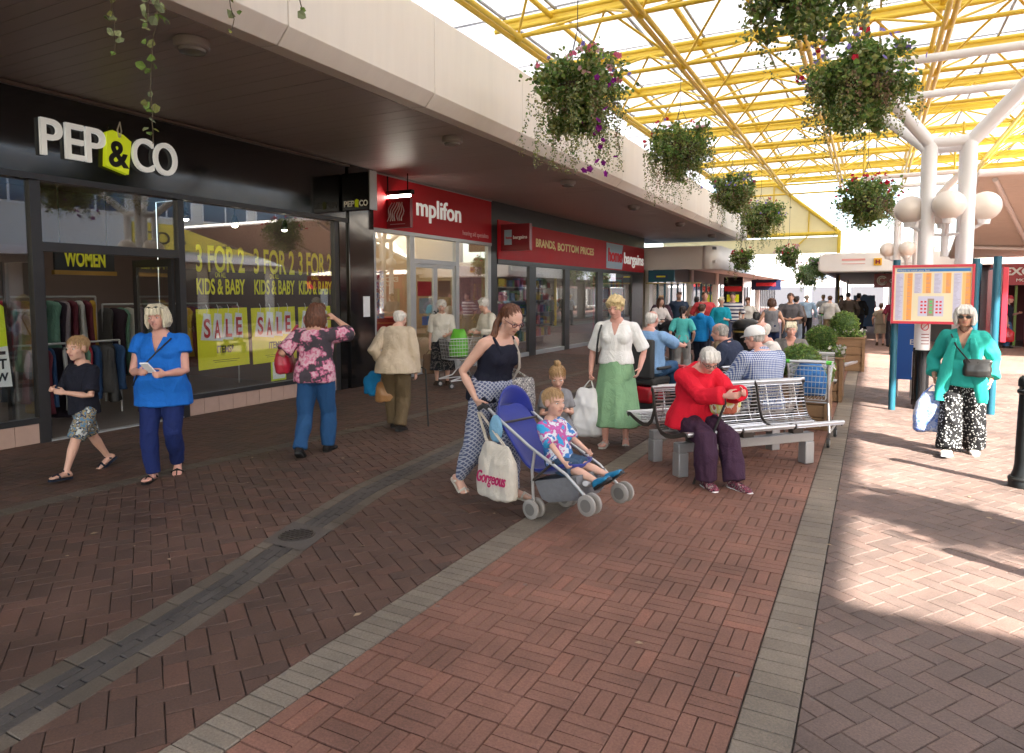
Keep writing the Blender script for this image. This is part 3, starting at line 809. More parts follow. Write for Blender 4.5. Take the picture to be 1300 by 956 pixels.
MB().ell((SX-1.57,11.3,1.99),(0.02,0.34,0.03)).build("reflection_shape", mat("green_shape",(0.12,0.25,0.05),0.5,nscale=12,namt=0.3), pic)
for (y0,z0,y1,z1,m,lab) in ((11.45,1.62,11.95,1.92,M_redprint,"red sticker with white edging on the left glass door leaf"),(11.5,1.26,11.95,1.58,mat("grey_blue_notice",(0.30,0.38,0.42),0.5),"grey blue notice under the red sticker on the glass door"),(11.6,1.02,11.9,1.2,mat("blue_notice",(0.05,0.16,0.40),0.5),"small blue notice low on the left glass door leaf"),(12.2,1.60,12.68,1.95,mat("brown_notice",(0.30,0.13,0.07),0.5),"brown and red sticker on the right glass door leaf"),(10.08,0.55,10.4,0.82,M_paper,"white opening hours card low in the window beside the black pillar"),(13.1,1.2,14.1,2.3,mat("pink_print",(0.45,0.20,0.20),0.5,nscale=6,namt=0.5),"large pale red print inside the window right of the glass doors")):
    o = MB().box(SX-0.045 if y0 not in (13.1,10.08) else SX-0.09, y0, z0, SX-0.042 if y0 not in (13.1,10.08) else SX-0.085, y1, z1).build("window_notice", m); tag(o, lab, "notice")
o = MB().box(SX-0.10,10.1,1.2,SX-0.09,10.42,2.1).build("window_notice", pattern("collage",'camo',[(0.4,0.25,0.3),(0.15,0.25,0.45),(0.6,0.5,0.45),(0.35,0.08,0.1)],9)); tag(o,"tall collage poster at the edge of the red shop window","poster")
o = MB().box(SX+0.092,9.60,1.25,SX+0.096,9.78,1.62).build("pillar_notice", M_paper); tag(o,"white notice stuck on the black pillar between the two shops","notice")

# ---- long red fronted discount shop
ds = thing("discount_shop", "long shop with a red fascia, dark posts and tall glass bays", "shop", (SX, 20.6, 0))
panel(ds, "upper_band", M_frame, 14.36, 3.47, 26.9, 3.9, SX-0.08, SX-0.0)
panel(ds, "fascia", M_red, 14.67, 2.52, 26.7, 3.468, SX-0.08, SX+0.06)
panel(ds, "fascia_trim", M_frame, 14.67, 2.40, 26.7, 2.518, SX-0.08, SX+0.05)
panel(ds, "pilaster", M_frame, 14.362, 0, 14.668, 3.468, SX-0.1, SX+0.03)
for a, b in ((16.45,16.85),(18.85,19.2),(21.6,22.1),(25.3,26.7)):
    panel(ds, "post", M_frame, a, 0, b, 2.4, SX-0.08, SX+0.03)
for a, b in ((14.668,16.45),(16.85,18.85),(19.2,21.6),(22.1,25.3)):
    panel(ds, "sill", M_alu, a, 0, b, 0.11, SX-0.05, SX+0.02)
    panel(ds, "window_pane", M_glass, a, 0.11, b, 2.4, SX-0.02, SX-0.01)
shell(ds, 14.4, 26.9, mat("dull_wall",(0.16,0.14,0.12),0.8,nscale=3,namt=0.2), 6.0, nl=4, strip=emit("soft_strip_light",(1.0,0.95,0.85),5.0))
MB().prism([(22.30,2.56),(23.95,2.56),(24.05,2.85),(23.9,3.1),(24.05,3.43),(22.30,3.43)], lambda u,v,t:(t,u,v), SX+0.062, SX+0.075).build("blue_panel", mat("pale_blue_panel",(0.36,0.50,0.60),0.6), ds)
text("home", 0.62, plane_X(SX+0.08, 22.45, 2.82), mat("bright_red",(0.70,0.015,0.03),0.6), ds, bold=0.02, width=1.45, ext=0.01)
text("bargains", 0.56, plane_X(SX+0.075, 24.15, 2.80), M_litletter, ds, bold=0.012, width=2.4, ext=0.008)
text("BRANDS,", 0.30, plane_X(SX+0.066, 16.75, 2.95), mat("gold_letter",(0.72,0.58,0.22),0.4), ds, bold=0.01, width=1.3)
text("BOTTOM PRICES", 0.30, plane_X(SX+0.066, 18.2, 2.93), mat("gold_letter",(0.72,0.58,0.22),0.4), ds, bold=0.01, width=2.9)
panel(ds, "display_poster", mat("red_display",(0.33,0.015,0.03),0.4,nscale=3,namt=0.2), 22.15, 0.3, 25.2, 2.3, SX-0.35, SX-0.3)
stock = [mat("stock", c, 0.5, nscale=9, namt=0.4) for c in ((0.5,0.1,0.08),(0.5,0.4,0.06),(0.08,0.2,0.4),(0.45,0.45,0.42),(0.1,0.3,0.12),(0.4,0.12,0.25),(0.25,0.45,0.45))]
def shelf_unit(y0, y1, x, lab, z0=0.25, rows=5, hgt=0.4, n=11):
    t = thing("stock_shelves", lab, "shelf unit", (x, (y0+y1)/2, 0))
    panel(t, "back_panel", M_grey, y0, 0.02, y1, z0+rows*hgt+0.1, x-0.36, x-0.32)
    for r in range(rows):
        panel(t, "shelf", M_alu, y0, z0+r*hgt, y1, z0+r*hgt+0.025, x-0.32, x)
        for k in range(n):
            a = y0+(y1-y0)*k/n; h = rnd.uniform(0.16, 0.33)
            panel(t, "packet", rnd.choice(stock), a+0.02, z0+r*hgt+0.026, a+(y1-y0)/n*rnd.uniform(0.7,0.95), z0+r*hgt+0.026+h, x-0.28, x-rnd.uniform(0.03,0.1))
shelf_unit(16.9, 18.8, SX-0.9, "shelves of bright packets behind the second glass bay of the discount shop")
shelf_unit(19.4, 21.5, SX-1.6, "shelves of packets deep inside behind the third glass bay of the discount shop")
shelf_unit(14.8, 16.4, SX-1.1, "shelves of packets behind the first glass bay of the discount shop")
shelf_unit(22.9, 24.6, SX-0.02-0.02, "rack of small bright goods on the red display at the end of the discount shop", 0.35, 5, 0.38, 9)

# ---- canopy over the walk: cream fascia panels, brown planked soffit
can = thing("shop_canopy", "long cream canopy with a dark planked underside running along the shop fronts", "canopy", (-6.4, 14, 3.9))
prof = [(-5.02,3.905),(-4.80,3.885),(-4.66,4.03),(-4.66,4.93),(-4.74,4.97),(-5.02,4.97)]
y = 0.0
while y < 29.7:
    MB().prism(prof, lambda u, v, t: (u, t, v), y+0.006, min(29.8, y+2.3)-0.006).build("fascia_panel", M_cream, can, bevel=0.006)
    y += 2.3
n = 0; y = 0.2
pl = MB().box(-1.555, 0.0025, 0, 1.555, 0.1475, 0.02); pme = None
while y < 29.7:
    if pme is None:
        o = pl.build("plank", M_soffit); pme = o.data; o.parent = can
    else:
        o = bpy.data.objects.new("plank", pme); COL.objects.link(o); o.parent = can
    o.location = (-6.59+6.4, y-14, 3.905+rnd.uniform(-0.0015,0.0015)-3.9); y += 0.15
cb = MB().box(-9.0,-2,3.93,-5.03,29.78,4.9); cb.build("roof_slab", M_grey, can)
MB().box(-9.0,-2,4.901,-5.03,29.78,4.93).build("roof_covering", mat("roof_felt",(0.2,0.2,0.2),0.9,nscale=3,namt=0.2), can)
panel(can, "end_panel", M_cream, 29.782, 3.9, 29.85, 4.97, -9.0, -4.68)
for k, (x, yy) in enumerate(((-5.4,4.18),(-5.4,8.43),(-5.4,12.65),(-5.4,16.9),(-5.4,21.6),(-5.4,26.4))):
    t = thing("ceiling_light", "round grey ceiling light under the canopy, %s" % ("above the clothes shop sign letters" if k==0 else "beyond the clothes shop before the red fascia" if k==1 else "%s one beyond the red hearing shop sign" % ["first","second","third","fourth"][k-2]), "ceiling light", (x, yy, 3.9), group="round lights under the canopy")
    MB().lathe([(0.14,3.903),(0.15,3.89),(0.15,3.83),(0.135,3.815)], (x,yy,0), 24).build("housing", mat("lamp_body",(0.30,0.27,0.26),0.4), t, smooth=35)
    MB().lathe([(0.12,3.816),(0.11,3.79),(0.03,3.775)], (x,yy,0), 20).build("lens", mat("lamp_lens",(0.20,0.19,0.18),0.25), t, smooth=50)
# upper storey set back above the shops
ub = thing("upper_storey", "cream upper storey set back above the shop canopy", "building", (-12, 14, 4.9))
panel(ub, "wall", M_cream, -4, 4.93, 29.8, 8.4, -16, -9.3)
panel(ub, "shop_back_wall", M_grey, -4, 0, 0.55, 3.9, -14, -8.2)

# ---- second block beyond: white curved canopy and teal framed shops
M_teal = mat("teal_paint",(0.010,0.090,0.135),0.4,nscale=6,namt=0.12)
M_whitep = mat("white_canopy",(0.82,0.78,0.73),0.5,nscale=1.5,namt=0.06)
c2 = thing("white_canopy", "pale curved canopy band beyond the red discount shop", "canopy", (-7, 27.2, 2.65))
pl = [(-9.3,27.2),(-5.9,27.2)] + [(-5.9+0.6*math.sin(a), 27.8-0.6*math.cos(a)) for a in [PI/2*k/8 for k in range(1,9)]] + [(-5.3,34.0)]
pl2 = [(-5.3,34.0),(-5.3,41),(-5.3,48),(-5.3,56),(-5.3,70)]
def band(path, z0, z1, th, name, m, parent):
    for i, (p, q) in enumerate(zip(path, path[1:])):
        d = (Vector(q)-Vector(p)).normalized(); nrm = Vector((-d.y, d.x))
        b = MB(); P = [Vector(p), Vector(q), Vector(q)+nrm*th, Vector(p)+nrm*th]
        b.add([(v.x,v.y,z0) for v in P]+[(v.x,v.y,z1) for v in P], [(3,2,1,0),(4,5,6,7),(0,1,5,4),(1,2,6,5),(2,3,7,6),(3,0,4,7)])
        b.build(name, m, parent)
band(pl[:2], 2.65, 3.56, 0.1, "fascia_panel", M_whitep, c2)
bb = MB(); rr0, rr1 = [], []
for (x, yy) in pl[1:11]: rr0.append((x,yy))
vs = [(x,yy,2.65) for x,yy in rr0]+[(x,yy,3.56) for x,yy in rr0]; nn = len(rr0)
bb.add(vs, [(i,i+1,nn+i+1,nn+i) for i in range(nn-1)]); co_ = bb.build("curved_panel", M_whitep, c2, smooth=50)
so = co_.modifiers.new("thick",'SOLIDIFY'); so.thickness = 0.08; so.offset = -1
band(pl2, 2.65, 3.56, 0.1, "fascia_panel", M_whitep, c2)
MB().box(-9.3,27.31,2.9,-5.42,70,3.0).build("soffit", M_whitep, c2)
MB().box(-9.3,27.31,3.4,-5.42,70,3.5).build("roof_slab", M_grey, c2)
def far_shop(y0, y1, m, lab, sign, sm, inner):
    t = thing("shop_unit", lab, "shop", (SX, (y0+y1)/2, 0))
    panel(t, "pier", M_whitep, y0, 0, y0+0.5, 2.9, SX-0.1, SX+0.12)
    panel(t, "fascia", sm, y0+0.5, 2.25, y1, 2.898, SX-0.08, SX+0.02)
    n = max(3, int((y1-y0)/1.2))
    for k in range(n):
        a = y0+0.5+(y1-y0-0.5)*k/n; b = y0+0.5+(y1-y0-0.5)*(k+1)/n
        panel(t, "mullion", m, a, 0, a+0.14, 2.25, SX-0.06, SX+0.02)
        panel(t, "window_pane", M_glass, a+0.14, 0.25, b, 2.25, SX-0.02, SX-0.01)
        panel(t, "kick_panel", m, a+0.14, 0, b, 0.25, SX-0.05, SX+0.005)
    shell(t, y0, y1, inner, 3.5, 2.9, True, 2)
    return t
fin = mat("pale_shop_wall",(0.5,0.42,0.32),0.7,nscale=2,namt=0.15)
far_shop(27.3, 34.6, M_teal, "teal framed shop nearest the discount shop under the white canopy", "", M_grey, fin)
far_shop(34.6, 41.0, M_teal, "teal framed shop unit second along under the white canopy", "", M_grey, fin)
far_shop(41.0, 50.0, M_teal, "teal framed shop unit third along under the white canopy", "", M_grey, fin)
far_shop(50.0, 58.0, M_frame, "dark framed shop with a red band beyond the teal ones", "", M_black, M_dred)
far_shop(58.0, 70.0, M_frame, "farthest dark framed shop under the white canopy", "", M_dred, fin)
t = thing("projecting_sign", "teal box sign with yellow lettering hanging where the white canopy begins", "sign", (-7.6,27.15,2.2))
MB().box(-8.0,27.0,2.15,-6.95,27.15,2.62).build("box", M_teal, t, bevel=0.01); MB().box(-7.75,26.99,2.28,-7.2,26.998,2.46).build("text_panel", mat("navy_panel",(0.02,0.06,0.14),0.5), t)
MB().box(-7.66,26.98,2.34,-7.30,26.989,2.40).build("print_line", M_yel, t)
MB().box(-8.1,27.0,2.08,-5.9,27.1,2.13).build("yellow_strip", mat("cream_strip",(0.6,0.5,0.25),0.5), t)
t = thing("projecting_sign", "dark blue sign with a red name hanging under the far end of the canopy", "sign", (-6.2,47,2.2))
MB().box(-7.0,46.9,1.95,-5.2,47.1,2.62).build("box", mat("navy_sign",(0.01,0.015,0.05),0.4), t); MB().box(-6.7,46.88,2.2,-5.5,46.895,2.42).build("text_panel", M_redprint, t)
t = thing("projecting_sign", "lime and red notice board on the dark shop beyond the teal ones", "sign", (-7.6,43,1))
MB().box(-8.0,42.9,0.9,-6.9,43.0,2.7).build("board", M_black, t); MB().box(-7.95,42.88,1.85,-6.95,42.899,2.15).build("text_panel", M_redprint, t); MB().box(-7.8,42.88,1.2,-7.1,42.899,1.65).build("text_panel", M_lime, t)

# ---- low block on the other side: white canopy box with dark underside
M_under = mat("dark_boarding",(0.14,0.10,0.08),0.6,nscale=4,namt=0.2)
M_wbox = mat("white_box",(0.78,0.75,0.72),0.5,nscale=2,namt=0.04)
rc = thing("kiosk_canopy", "long white box canopy with a small yellow emblem and dark underside", "canopy", (-1.0,27.5,2.4))
MB().prism([(-1.78,2.52),(-1.60,2.45),(3.2,2.45),(3.2,3.15),(-1.55,3.15),(-1.75,3.05)], lambda u,v,t:(u,t,v), 27.4, 27.9).build("fascia_panel", M_wbox, rc, bevel=0.05)
MB().box(-1.75,27.91,2.5,-1.6,66,3.1).build("fascia_panel", M_wbox, rc)
for k in range(60):
    if k % 1 == 0: MB().box(-1.59,27.92+k*0.62,2.5,3.2,27.92+k*0.62+0.6,2.53).build("plank", M_under, rc)
MB().box(-1.59,27.92,2.56,3.2,66,3.1).build("roof_slab", M_grey, rc)
MB().box(0.02,27.36,2.68,0.27,27.395,2.93).build("emblem", mat("amber",(0.75,0.42,0.01),0.5), rc)
for x in (0.07,0.17): MB().box(x,27.34,2.73,x+0.05,27.358,2.88).build("emblem_mark", M_dred, rc)
MB().box(0.12,27.34,2.785,0.17,27.357,2.825).build("emblem_mark", M_dred, rc)
panel(rc, "print_line", mat("faint_red",(0.75,0.35,0.32),0.6), 27.385, 2.86, 27.392, 2.93, -1.0, -0.25)
panel(rc, "print_line", mat("faint_red2",(0.75,0.40,0.36),0.6), 27.385, 2.74, 27.392, 2.765, -1.0, -0.25)
for yy in (31.5, 45): MB().tube([(-1.3,yy,0),(-1.3,yy,2.5)], 0.06, 10).build("post", M_grey, rc)
dk = thing("kiosk_row", "dark shop units under the white box canopy beyond the map board", "shop", (2.0,40,0))
MB().box(1.2,28.2,0,3.1,66,2.49).build("wall", mat("dark_units",(0.05,0.035,0.032),0.5,nscale=1.5,namt=0.5), dk)
for k in range(6):
    MB().box(1.14,29+k*5,0.1,1.19,32.6+k*5,2.2).build("window_pane", M_glass, dk)
    MB().box(1.10,28.9+k*5,0,1.195,29.0+k*5,2.45).build("pier", M_grey, dk)
sg = thing("projecting_sign", "dark red sign with a white coin emblem hanging beyond the map board", "sign", (0.4,29.5,2.0))
MB().box(0.05,29.4,1.92,0.75,29.5,2.44).build("panel", M_dred, sg)
ring = MB()
for rr in (0.16, 0.10):
    ring.tube([(0.32+rr*math.cos(a),29.385,2.18+rr*math.sin(a)) for a in [PI*0.2+2*PI*0.85*k/20 for k in range(21)]], 0.022, 6)
ring.build("emblem", M_white, sg); text("C", 0.2, plane_Y(0.56,29.39,2.10), M_white, sg, width=0.1)
MB().tube([(0.4,29.45,2.44),(0.4,29.45,2.5)],0.02,6).build("hanger", M_black, sg)

# ---- money exchange on the other side, under a slatted canopy
ex = thing("exchange_shop", "red fronted money exchange with white capitals beyond the teal posts", "shop", (4.6,26.6,0))
MB().box(3.45,26.4,1.95,9.5,26.6,2.62).build("fascia", mat("exchange_red",(0.36,0.012,0.02),0.35,nscale=2,namt=0.08), ex)
text("EXCHANGE", 0.32, plane_Y(3.66,26.38,2.27), M_white, ex, bold=0.012, width=2.0, ext=0.01)
text("MONEY CENTRE", 0.13, plane_Y(3.98,26.38,2.06), M_white, ex, width=1.2, ext=0.005)
for x in (3.45, 4.28, 5.6): MB().box(x,26.41,0,x+0.16,26.6,1.948).build("post", mat("exchange_post",(0.28,0.012,0.02),0.4), ex)
MB().box(4.05,26.9,0,4.12,26.98,1.94).build("inner_post", mat("green_post",(0.18,0.3,0.03),0.4), ex)  # plain green post just inside the front
MB().box(3.45,30,0,9.5,30.1,2.6).build("back_wall", mat("dark_red_wall",(0.10,0.015,0.02),0.7,nscale=2,namt=0.3), ex)
MB().box(3.35,26.6,0,3.44,30,2.6).build("side_wall", M_dred, ex); MB().box(3.45,26.61,2.55,9.5,30,2.6).build("inner_ceiling", M_grey, ex)
MB().box(3.46,26.62,0,9.4,29.99,0.015).build("inner_floor", M_floorin, ex)
MB().box(2.9,26.7,2.63,9.5,31,5.6).build("upper_wall", mat("pale_wall",(0.70,0.66,0.60),0.7,nscale=1.5,namt=0.05), ex)
xc = thing("slatted_canopy", "pale slatted canopy rising in front of the money exchange", "canopy", (5,23,3.5))
s0, s1 = Vector((0,26.38,2.82)), Vector((0,19.8,4.45)); dd = (s1-s0); L_ = dd.length; dd.normalize()
M_slat = mat("pale_slat",(0.66,0.59,0.52),0.6,nscale=4,namt=0.1)
for k in range(44):
    a = s0+dd*(L_*k/44); b = s0+dd*(L_*(k+0.9)/44)
    MB().add([(2.2,a.y,a.z),(10,a.y,a.z),(10,b.y,b.z),(2.2,b.y,b.z),(2.2,a.y,a.z+0.02),(10,a.y,a.z+0.02),(10,b.y,b.z+0.02),(2.2,b.y,b.z+0.02)], [(0,1,2,3),(7,6,5,4),(0,4,5,1),(1,5,6,2),(2,6,7,3),(3,7,4,0)]).build("slat", M_slat, xc)
MB().add([(2.15,26.38,2.86),(10,26.38,2.86),(10,19.75,4.5),(2.15,19.75,4.5),(2.15,26.38,2.96),(10,26.38,2.96),(10,19.75,4.6),(2.15,19.75,4.6)], [(0,1,2,3),(7,6,5,4),(0,4,5,1),(1,5,6,2),(2,6,7,3),(3,7,4,0)]).build("roof_sheet", M_wbox, xc)
MB().tube([(2.15,19.72,4.5),(10,19.72,4.5)], 0.07, 10).build("edge_tube", M_wbox, xc)
for x in (2.5, 5.2): MB().tube([(x,19.9,4.38),(x+1.9,26.3,2.75)], 0.06, 8).build("strut", M_wbox, xc)
MB().tube([(2.3,25,3.1),(9,25.6,2.72)], 0.05, 8).build("strut", M_wbox, xc)
MB().box(2.9,20.5,4.62,4.4,21.1,4.68).build("vent", M_grey, xc); MB().box(3.3,20.7,4.68,3.5,20.9,4.95).build("vent", M_wbox, xc)

# ---- sunlit building across the way (out of frame, seen in the window reflections)
rb = thing("facing_building", "pale building across the precinct mirrored in the shop windows, with a long yellow sign", "building", (16.5,14,0))
M_pale = mat("pale_render",(0.66,0.62,0.54),0.8,nscale=1.2,namt=0.1)
BX = 15.6
MB().box(BX,-12,0,BX+6,40,7.4).build("wall", M_pale, rb)
MB().box(BX-0.3,-12,7.4,BX+6.2,40.1,7.8).build("parapet", M_cream, rb)
M_bpane = mat("blue_pane",(0.05,0.09,0.14),0.1)
for k in range(14):
    y0 = -11+k*3.6
    w = MB().box(BX-0.06,y0,5.5,BX-0.002,y0+3.0,6.7).build("window", M_wbox, rb)
    for q in range(2): MB().box(BX-0.08,y0+0.08+q*1.45,5.58,BX-0.062,y0+1.42+q*1.45,6.62).build("pane", M_bpane, w)
MB().box(BX-1.4,-12,3.3,BX-0.01,40,3.65).build("canopy_edge", M_wbox, rb)
M_dpane = mat("dark_pane",(0.03,0.035,0.04),0.15)
for k in range(11): MB().box(BX-0.1,-11.5+k*4.6,0,BX-0.005,-7.7+k*4.6,3.0).build("shop_window", M_dpane, rb)
MB().box(BX-0.15,21.0,3.9,BX-0.05,30.0,5.2).build("sign_board", mat("sign_yellow",(0.76,0.55,0.05),0.5), rb)
text("J ROBE", 0.85, Matrix(((0,0,-1,BX-0.17),(-1,0,0,29.4),(0,1,0,4.2),(0,0,0,1))), M_blackprint, rb, bold=0.01, width=3.4)
text("& CO", 0.85, Matrix(((0,0,-1,BX-0.17),(-1,0,0,23.9),(0,1,0,4.2),(0,0,0,1))), M_blackprint, rb, bold=0.01, width=2.4)

# ---- far end of the precinct
fb = thing("end_building", "pale building closing the far end of the precinct", "building", (-3,95,0))
MB().box(-30,92,0,25,100,7).build("wall", M_wbox, fb)
for k in range(12):
    w = MB().box(-28+k*4.3,91.9,3.6,-25.5+k*4.3,91.98,5.2).build("window", M_alu, fb); MB().box(-27.9+k*4.3,91.86,3.7,-25.6+k*4.3,91.89,5.1).build("pane", mat("far_pane",(0.2,0.25,0.3),0.1), w)
for k in range(12): MB().box(-28+k*4.3,91.9,0.2,-24.6+k*4.3,91.99,2.6).build("shop_window", mat("far_shop_pane",(0.10,0.10,0.11),0.15), fb)
# ------------------------------------------------------------------ yellow space-frame roof with translucent sheets
M_yellow = mat("yellow_steel",(0.80,0.57,0.055),0.4,nscale=2.5,namt=0.10,bump=0.02)
M_whitet = mat("white_tube",(0.84,0.83,0.82),0.35,nscale=3,namt=0.05)
M_globe = mat("globe_opal",(0.76,0.69,0.61),0.35,nscale=4,namt=0.06)
def sheeting():
    m = bpy.data.materials.new("translucent_sheet"); m.use_nodes = True
    nt = m.node_tree; nt.nodes.remove(nt.nodes["Principled BSDF"]); out = nt.nodes["Material Output"]
    g = _n(nt, "ShaderNodeNewGeometry"); nz = _n(nt, "ShaderNodeTexNoise"); nz.inputs["Scale"].default_value = 0.7; nz.inputs["Detail"].default_value = 5
    nt.links.new(g.outputs["Position"], nz.inputs["Vector"])
    r = ramp(nt, [(0.3,(0.46,0.46,0.475)),(0.7,(0.56,0.558,0.56))]); nt.links.new(nz.outputs["Fac"], r.inputs[0])
    t = _n(nt, "ShaderNodeBsdfTranslucent"); d = _n(nt, "ShaderNodeBsdfDiffuse"); d.inputs[0].default_value = (0.5,0.5,0.5,1)
    nt.links.new(r.outputs[0], t.inputs[0])
    mx = _n(nt, "ShaderNodeMixShader"); mx.inputs[0].default_value = 0.2
    nt.links.new(t.outputs[0], mx.inputs[1]); nt.links.new(d.outputs[0], mx.inputs[2]); nt.links.new(mx.outputs[0], out.inputs[0])
    return m
M_sheet = sheeting()
M_bar = mat("glazing_bar",(0.30,0.30,0.30),0.5)
roof = thing("space_frame_roof", "yellow tubular space frame roof carrying white translucent sheets", "roof", (0,14,6))
GX = [-5.5,-3.34,-1.20,0.95,3.1,5.25]; GY0, DY, NY = -0.25-2.73, 2.73, 14
GY = [GY0+DY*k for k in range(NY)]; ZB, ZT, ZS = 6.0, 6.85, 7.02
TX = [-6.5]+[(a+b)/2 for a, b in zip(GX, GX[1:])]+[6.4]
unit = MB().tube([(0,0,0),(0,0,1)], 1.0, 8, caps=False); ume = bpy.data.meshes.new("member"); ume.from_pydata(unit.v, [], unit.f); ume.materials.append(M_yellow); ume.shade_smooth()
def member(name, a, b, r):
    a, b = Vector(a), Vector(b); o = bpy.data.objects.new(name, ume); COL.objects.link(o); o.parent = roof
    q = (b-a).to_track_quat('Z','Y'); o.rotation_mode = 'QUATERNION'; o.rotation_quaternion = q
    o.location = a-Vector((0,14,6)); o.scale = (r, r, (b-a).length); return o
YE = GY[-1]+DY/2
for x in GX:                                   # long chords: a pair below, one above
    member("bottom_chord", (x-0.055,GY[0],ZB), (x-0.055,GY[-1],ZB), 0.045)
    member("bottom_chord", (x+0.055,GY[0],ZB+0.02), (x+0.055,GY[-1],ZB+0.02), 0.045)
for x in GX:
    member("top_chord", (x,GY[0],ZT+0.02), (x,YE,ZT+0.02), 0.05)
for i, y in enumerate(GY):
    member("cross_tube", (GX[0],y,ZB+0.05), (GX[-1],y,ZB+0.05), 0.042)
    for s in (-0.25, 0.25):
        member("purlin", (-6.7,y+DY/2,ZT+s*0.30), (6.7,y+DY/2,ZT+s*0.30), 0.048)
    yy = y+DY/2
    b = MB().box(-6.7,yy-0.012,ZT-0.07,6.7,yy+0.012,ZT+0.07).build("purlin_web", M_yellow, roof)
nb = 0
for i, y in enumerate(GY):
    for x in GX:
        for sy in (-1, 1):
            if sy == -1 and i == 0: continue
            for sx in (-1, 1):
                if nb < 300:
                    member("brace", (x,y,ZB+0.05), (x+sx*1.07,y+sy*DY/2,ZT-0.07), 0.024); nb += 1
nd = MB()
for y in GY:
    for x in GX: nd.ell((x,y,ZB+0.03), (0.10,0.10,0.085), 8, 6)
o = nd.build("node", M_yellow, roof, smooth=60); o["kind"] = "stuff"
for k in range(NY):                            # sheets between purlins, slightly lapped, with grey bars below
    y0 = GY[k]-DY/2
    MB().box(-9.4,y0-0.04,ZS+0.012*(k%2),6.96,y0+DY+0.04,ZS+0.006+0.012*(k%2)).build("roof_sheet", M_sheet if y0 > -3.0 else M_grey, roof)  # first sheet, out of view, is opaque to darken the near ground
bars = [-6.5+1.08*k for k in range(13)]
for x in bars:
    MB().box(x-0.02,GY[0]-DY/2,ZS-0.05,x+0.02,YE,ZS-0.008).build("glazing_bar", M_bar, roof)
# added unseen sheet right of the camera, placed to shade the near paving
MB().box(6.90,-14,ZS+0.03,24,-0.60,ZS+0.05).build("wing_shade_sheet", M_grey, roof)
MB().box(-9.0,-14,ZS+0.06,7.0,GY[0]-DY/2+0.1,ZS+0.08).build("rear_shade_sheet", M_grey, roof)  # added unseen behind the camera, opaque to darken the foreground
# yellow gable at the end
M_yp = mat("pale_yellow_panel",(0.88,0.80,0.48),0.6,nscale=2,namt=0.08)
yg = 33.5
MB().prism([(-9.2,4.40),(-1.4,4.40),(-4.1,6.6),(-6.5,6.6)], lambda u,v,t:(u,t,v), yg, yg+0.06).build("gable_panel", M_yp, roof)
MB().prism([(-9.2,3.5),(-1.4,3.5),(-1.4,4.2),(-9.2,4.2)], lambda u,v,t:(u,t,v), yg+0.02, yg+0.08).build("gable_panel", M_yp, roof)
member("gable_beam", (-9.2,yg-0.05,4.35), (-1.3,yg-0.05,4.35), 0.09); member("gable_beam", (-1.3,yg-0.05,4.36), (-4.1,yg-0.05,6.7), 0.08)
member("gable_beam", (-4.1,yg-0.05,6.7), (-6.5,yg-0.05,6.7), 0.08); member("gable_post", (-1.35,yg-0.05,0), (-1.35,yg-0.05,4.35), 0.08)
for x, z in ((-2.6,5.4),(-4.1,6.6)): member("gable_post", (x,yg-0.05,4.35), (x,yg-0.05,z), 0.03)
member("gable_post", (-3.4,yg-0.05,3.5), (-2.6,yg-0.05,4.3), 0.03)

# ------------------------------------------------------------------ tree-shaped white columns
def tree_column(cx, cy, lab, zt=3.76, d=0.235):
    t = thing("tree_column", lab, "column", (cx, cy, 0), group="white branching roof columns")
    for sx in (-1, 1):
        for sy in (-1, 1):
            x, y = cx+sx*d, cy+sy*d
            MB().tube([(x,y,0.86),(x,y,zt)], 0.088, 18).build("leg", M_whitet, t, smooth=60)
            MB().tube([(x,y,0),(x,y,0.86)], 0.096, 18).build("leg_sleeve", M_black, t, smooth=60)
            MB().tube([(x,y,zt-0.02),(x+sx*0.05,y+sy*0.02,zt+0.06),(cx+sx*1.10,cy+sy*0.95,4.72)], 0.084, 16).build("branch", M_whitet, t, smooth=50)
    z = zt+0.02
    for sy in (-1, 1): MB().tube([(cx-d,cy+sy*d,z),(cx+d,cy+sy*d,z)], 0.075, 14).build("tie", M_whitet, t, smooth=60)
    for sx in (-1, 1): MB().tube([(cx+sx*d,cy-d,z-0.004),(cx+sx*d,cy+d,z-0.004)], 0.07, 14).build("tie", M_whitet, t, smooth=60)
    for sx in (-1,1):
        for sy in (-1,1): MB().tube([(cx+sx*1.10,cy+sy*0.95,4.74),(cx+sx*1.10,cy+sy*0.95,5.96)], 0.03, 12).build("stub", M_yellow, t, smooth=60)
    for sy in (-0.95, 0.95): MB().tube([(cx-1.15,cy+sy,4.74),(cx+1.15,cy+sy,4.74)], 0.056, 12).build("beam", M_whitet, t, smooth=60)
    MB().tube([(cx,cy,2.2),(cx,cy,2.75)], 0.05, 10).build("lamp_post", M_whitet, t)
    for k, (gx, gy) in enumerate(((-0.45,-0.05),(0.0,-0.42),(0.45,-0.05),(0,0.42))):
        g_ = thing("globe_lamp", "opal globe lamp %s on the %s white column" % (["on the near left","at the front","at the near right","at the back"][k], "near" if cy < 15 else "second" if cy < 25 else "far"), "lamp", (cx+gx,cy+gy,2.66), group="globe lamps on the white columns")
        MB().ell((cx+gx,cy+gy,2.88), (0.205,0.205,0.20), 24, 14).build("globe", M_globe, g_, smooth=60)
        MB().lathe([(0.07,2.63),(0.08,2.70)], (cx+gx,cy+gy,0), 14).build("collar", M_whitet, g_)
        MB().tube([(cx+gx,cy+gy,2.65),(cx+gx*0.5,cy+gy*0.5,2.52),(cx,cy,2.5)], 0.022, 8).build("arm", M_whitet, g_)
    return t
tree_column(0.90, 11.62, "near cluster of four white tubes branching out to carry the yellow roof")
tree_column(0.80, 21.6, "second white tube cluster standing beyond the map board")
tree_column(0.95, 0.9, "white tube cluster beside the camera, outside the picture") if False else None
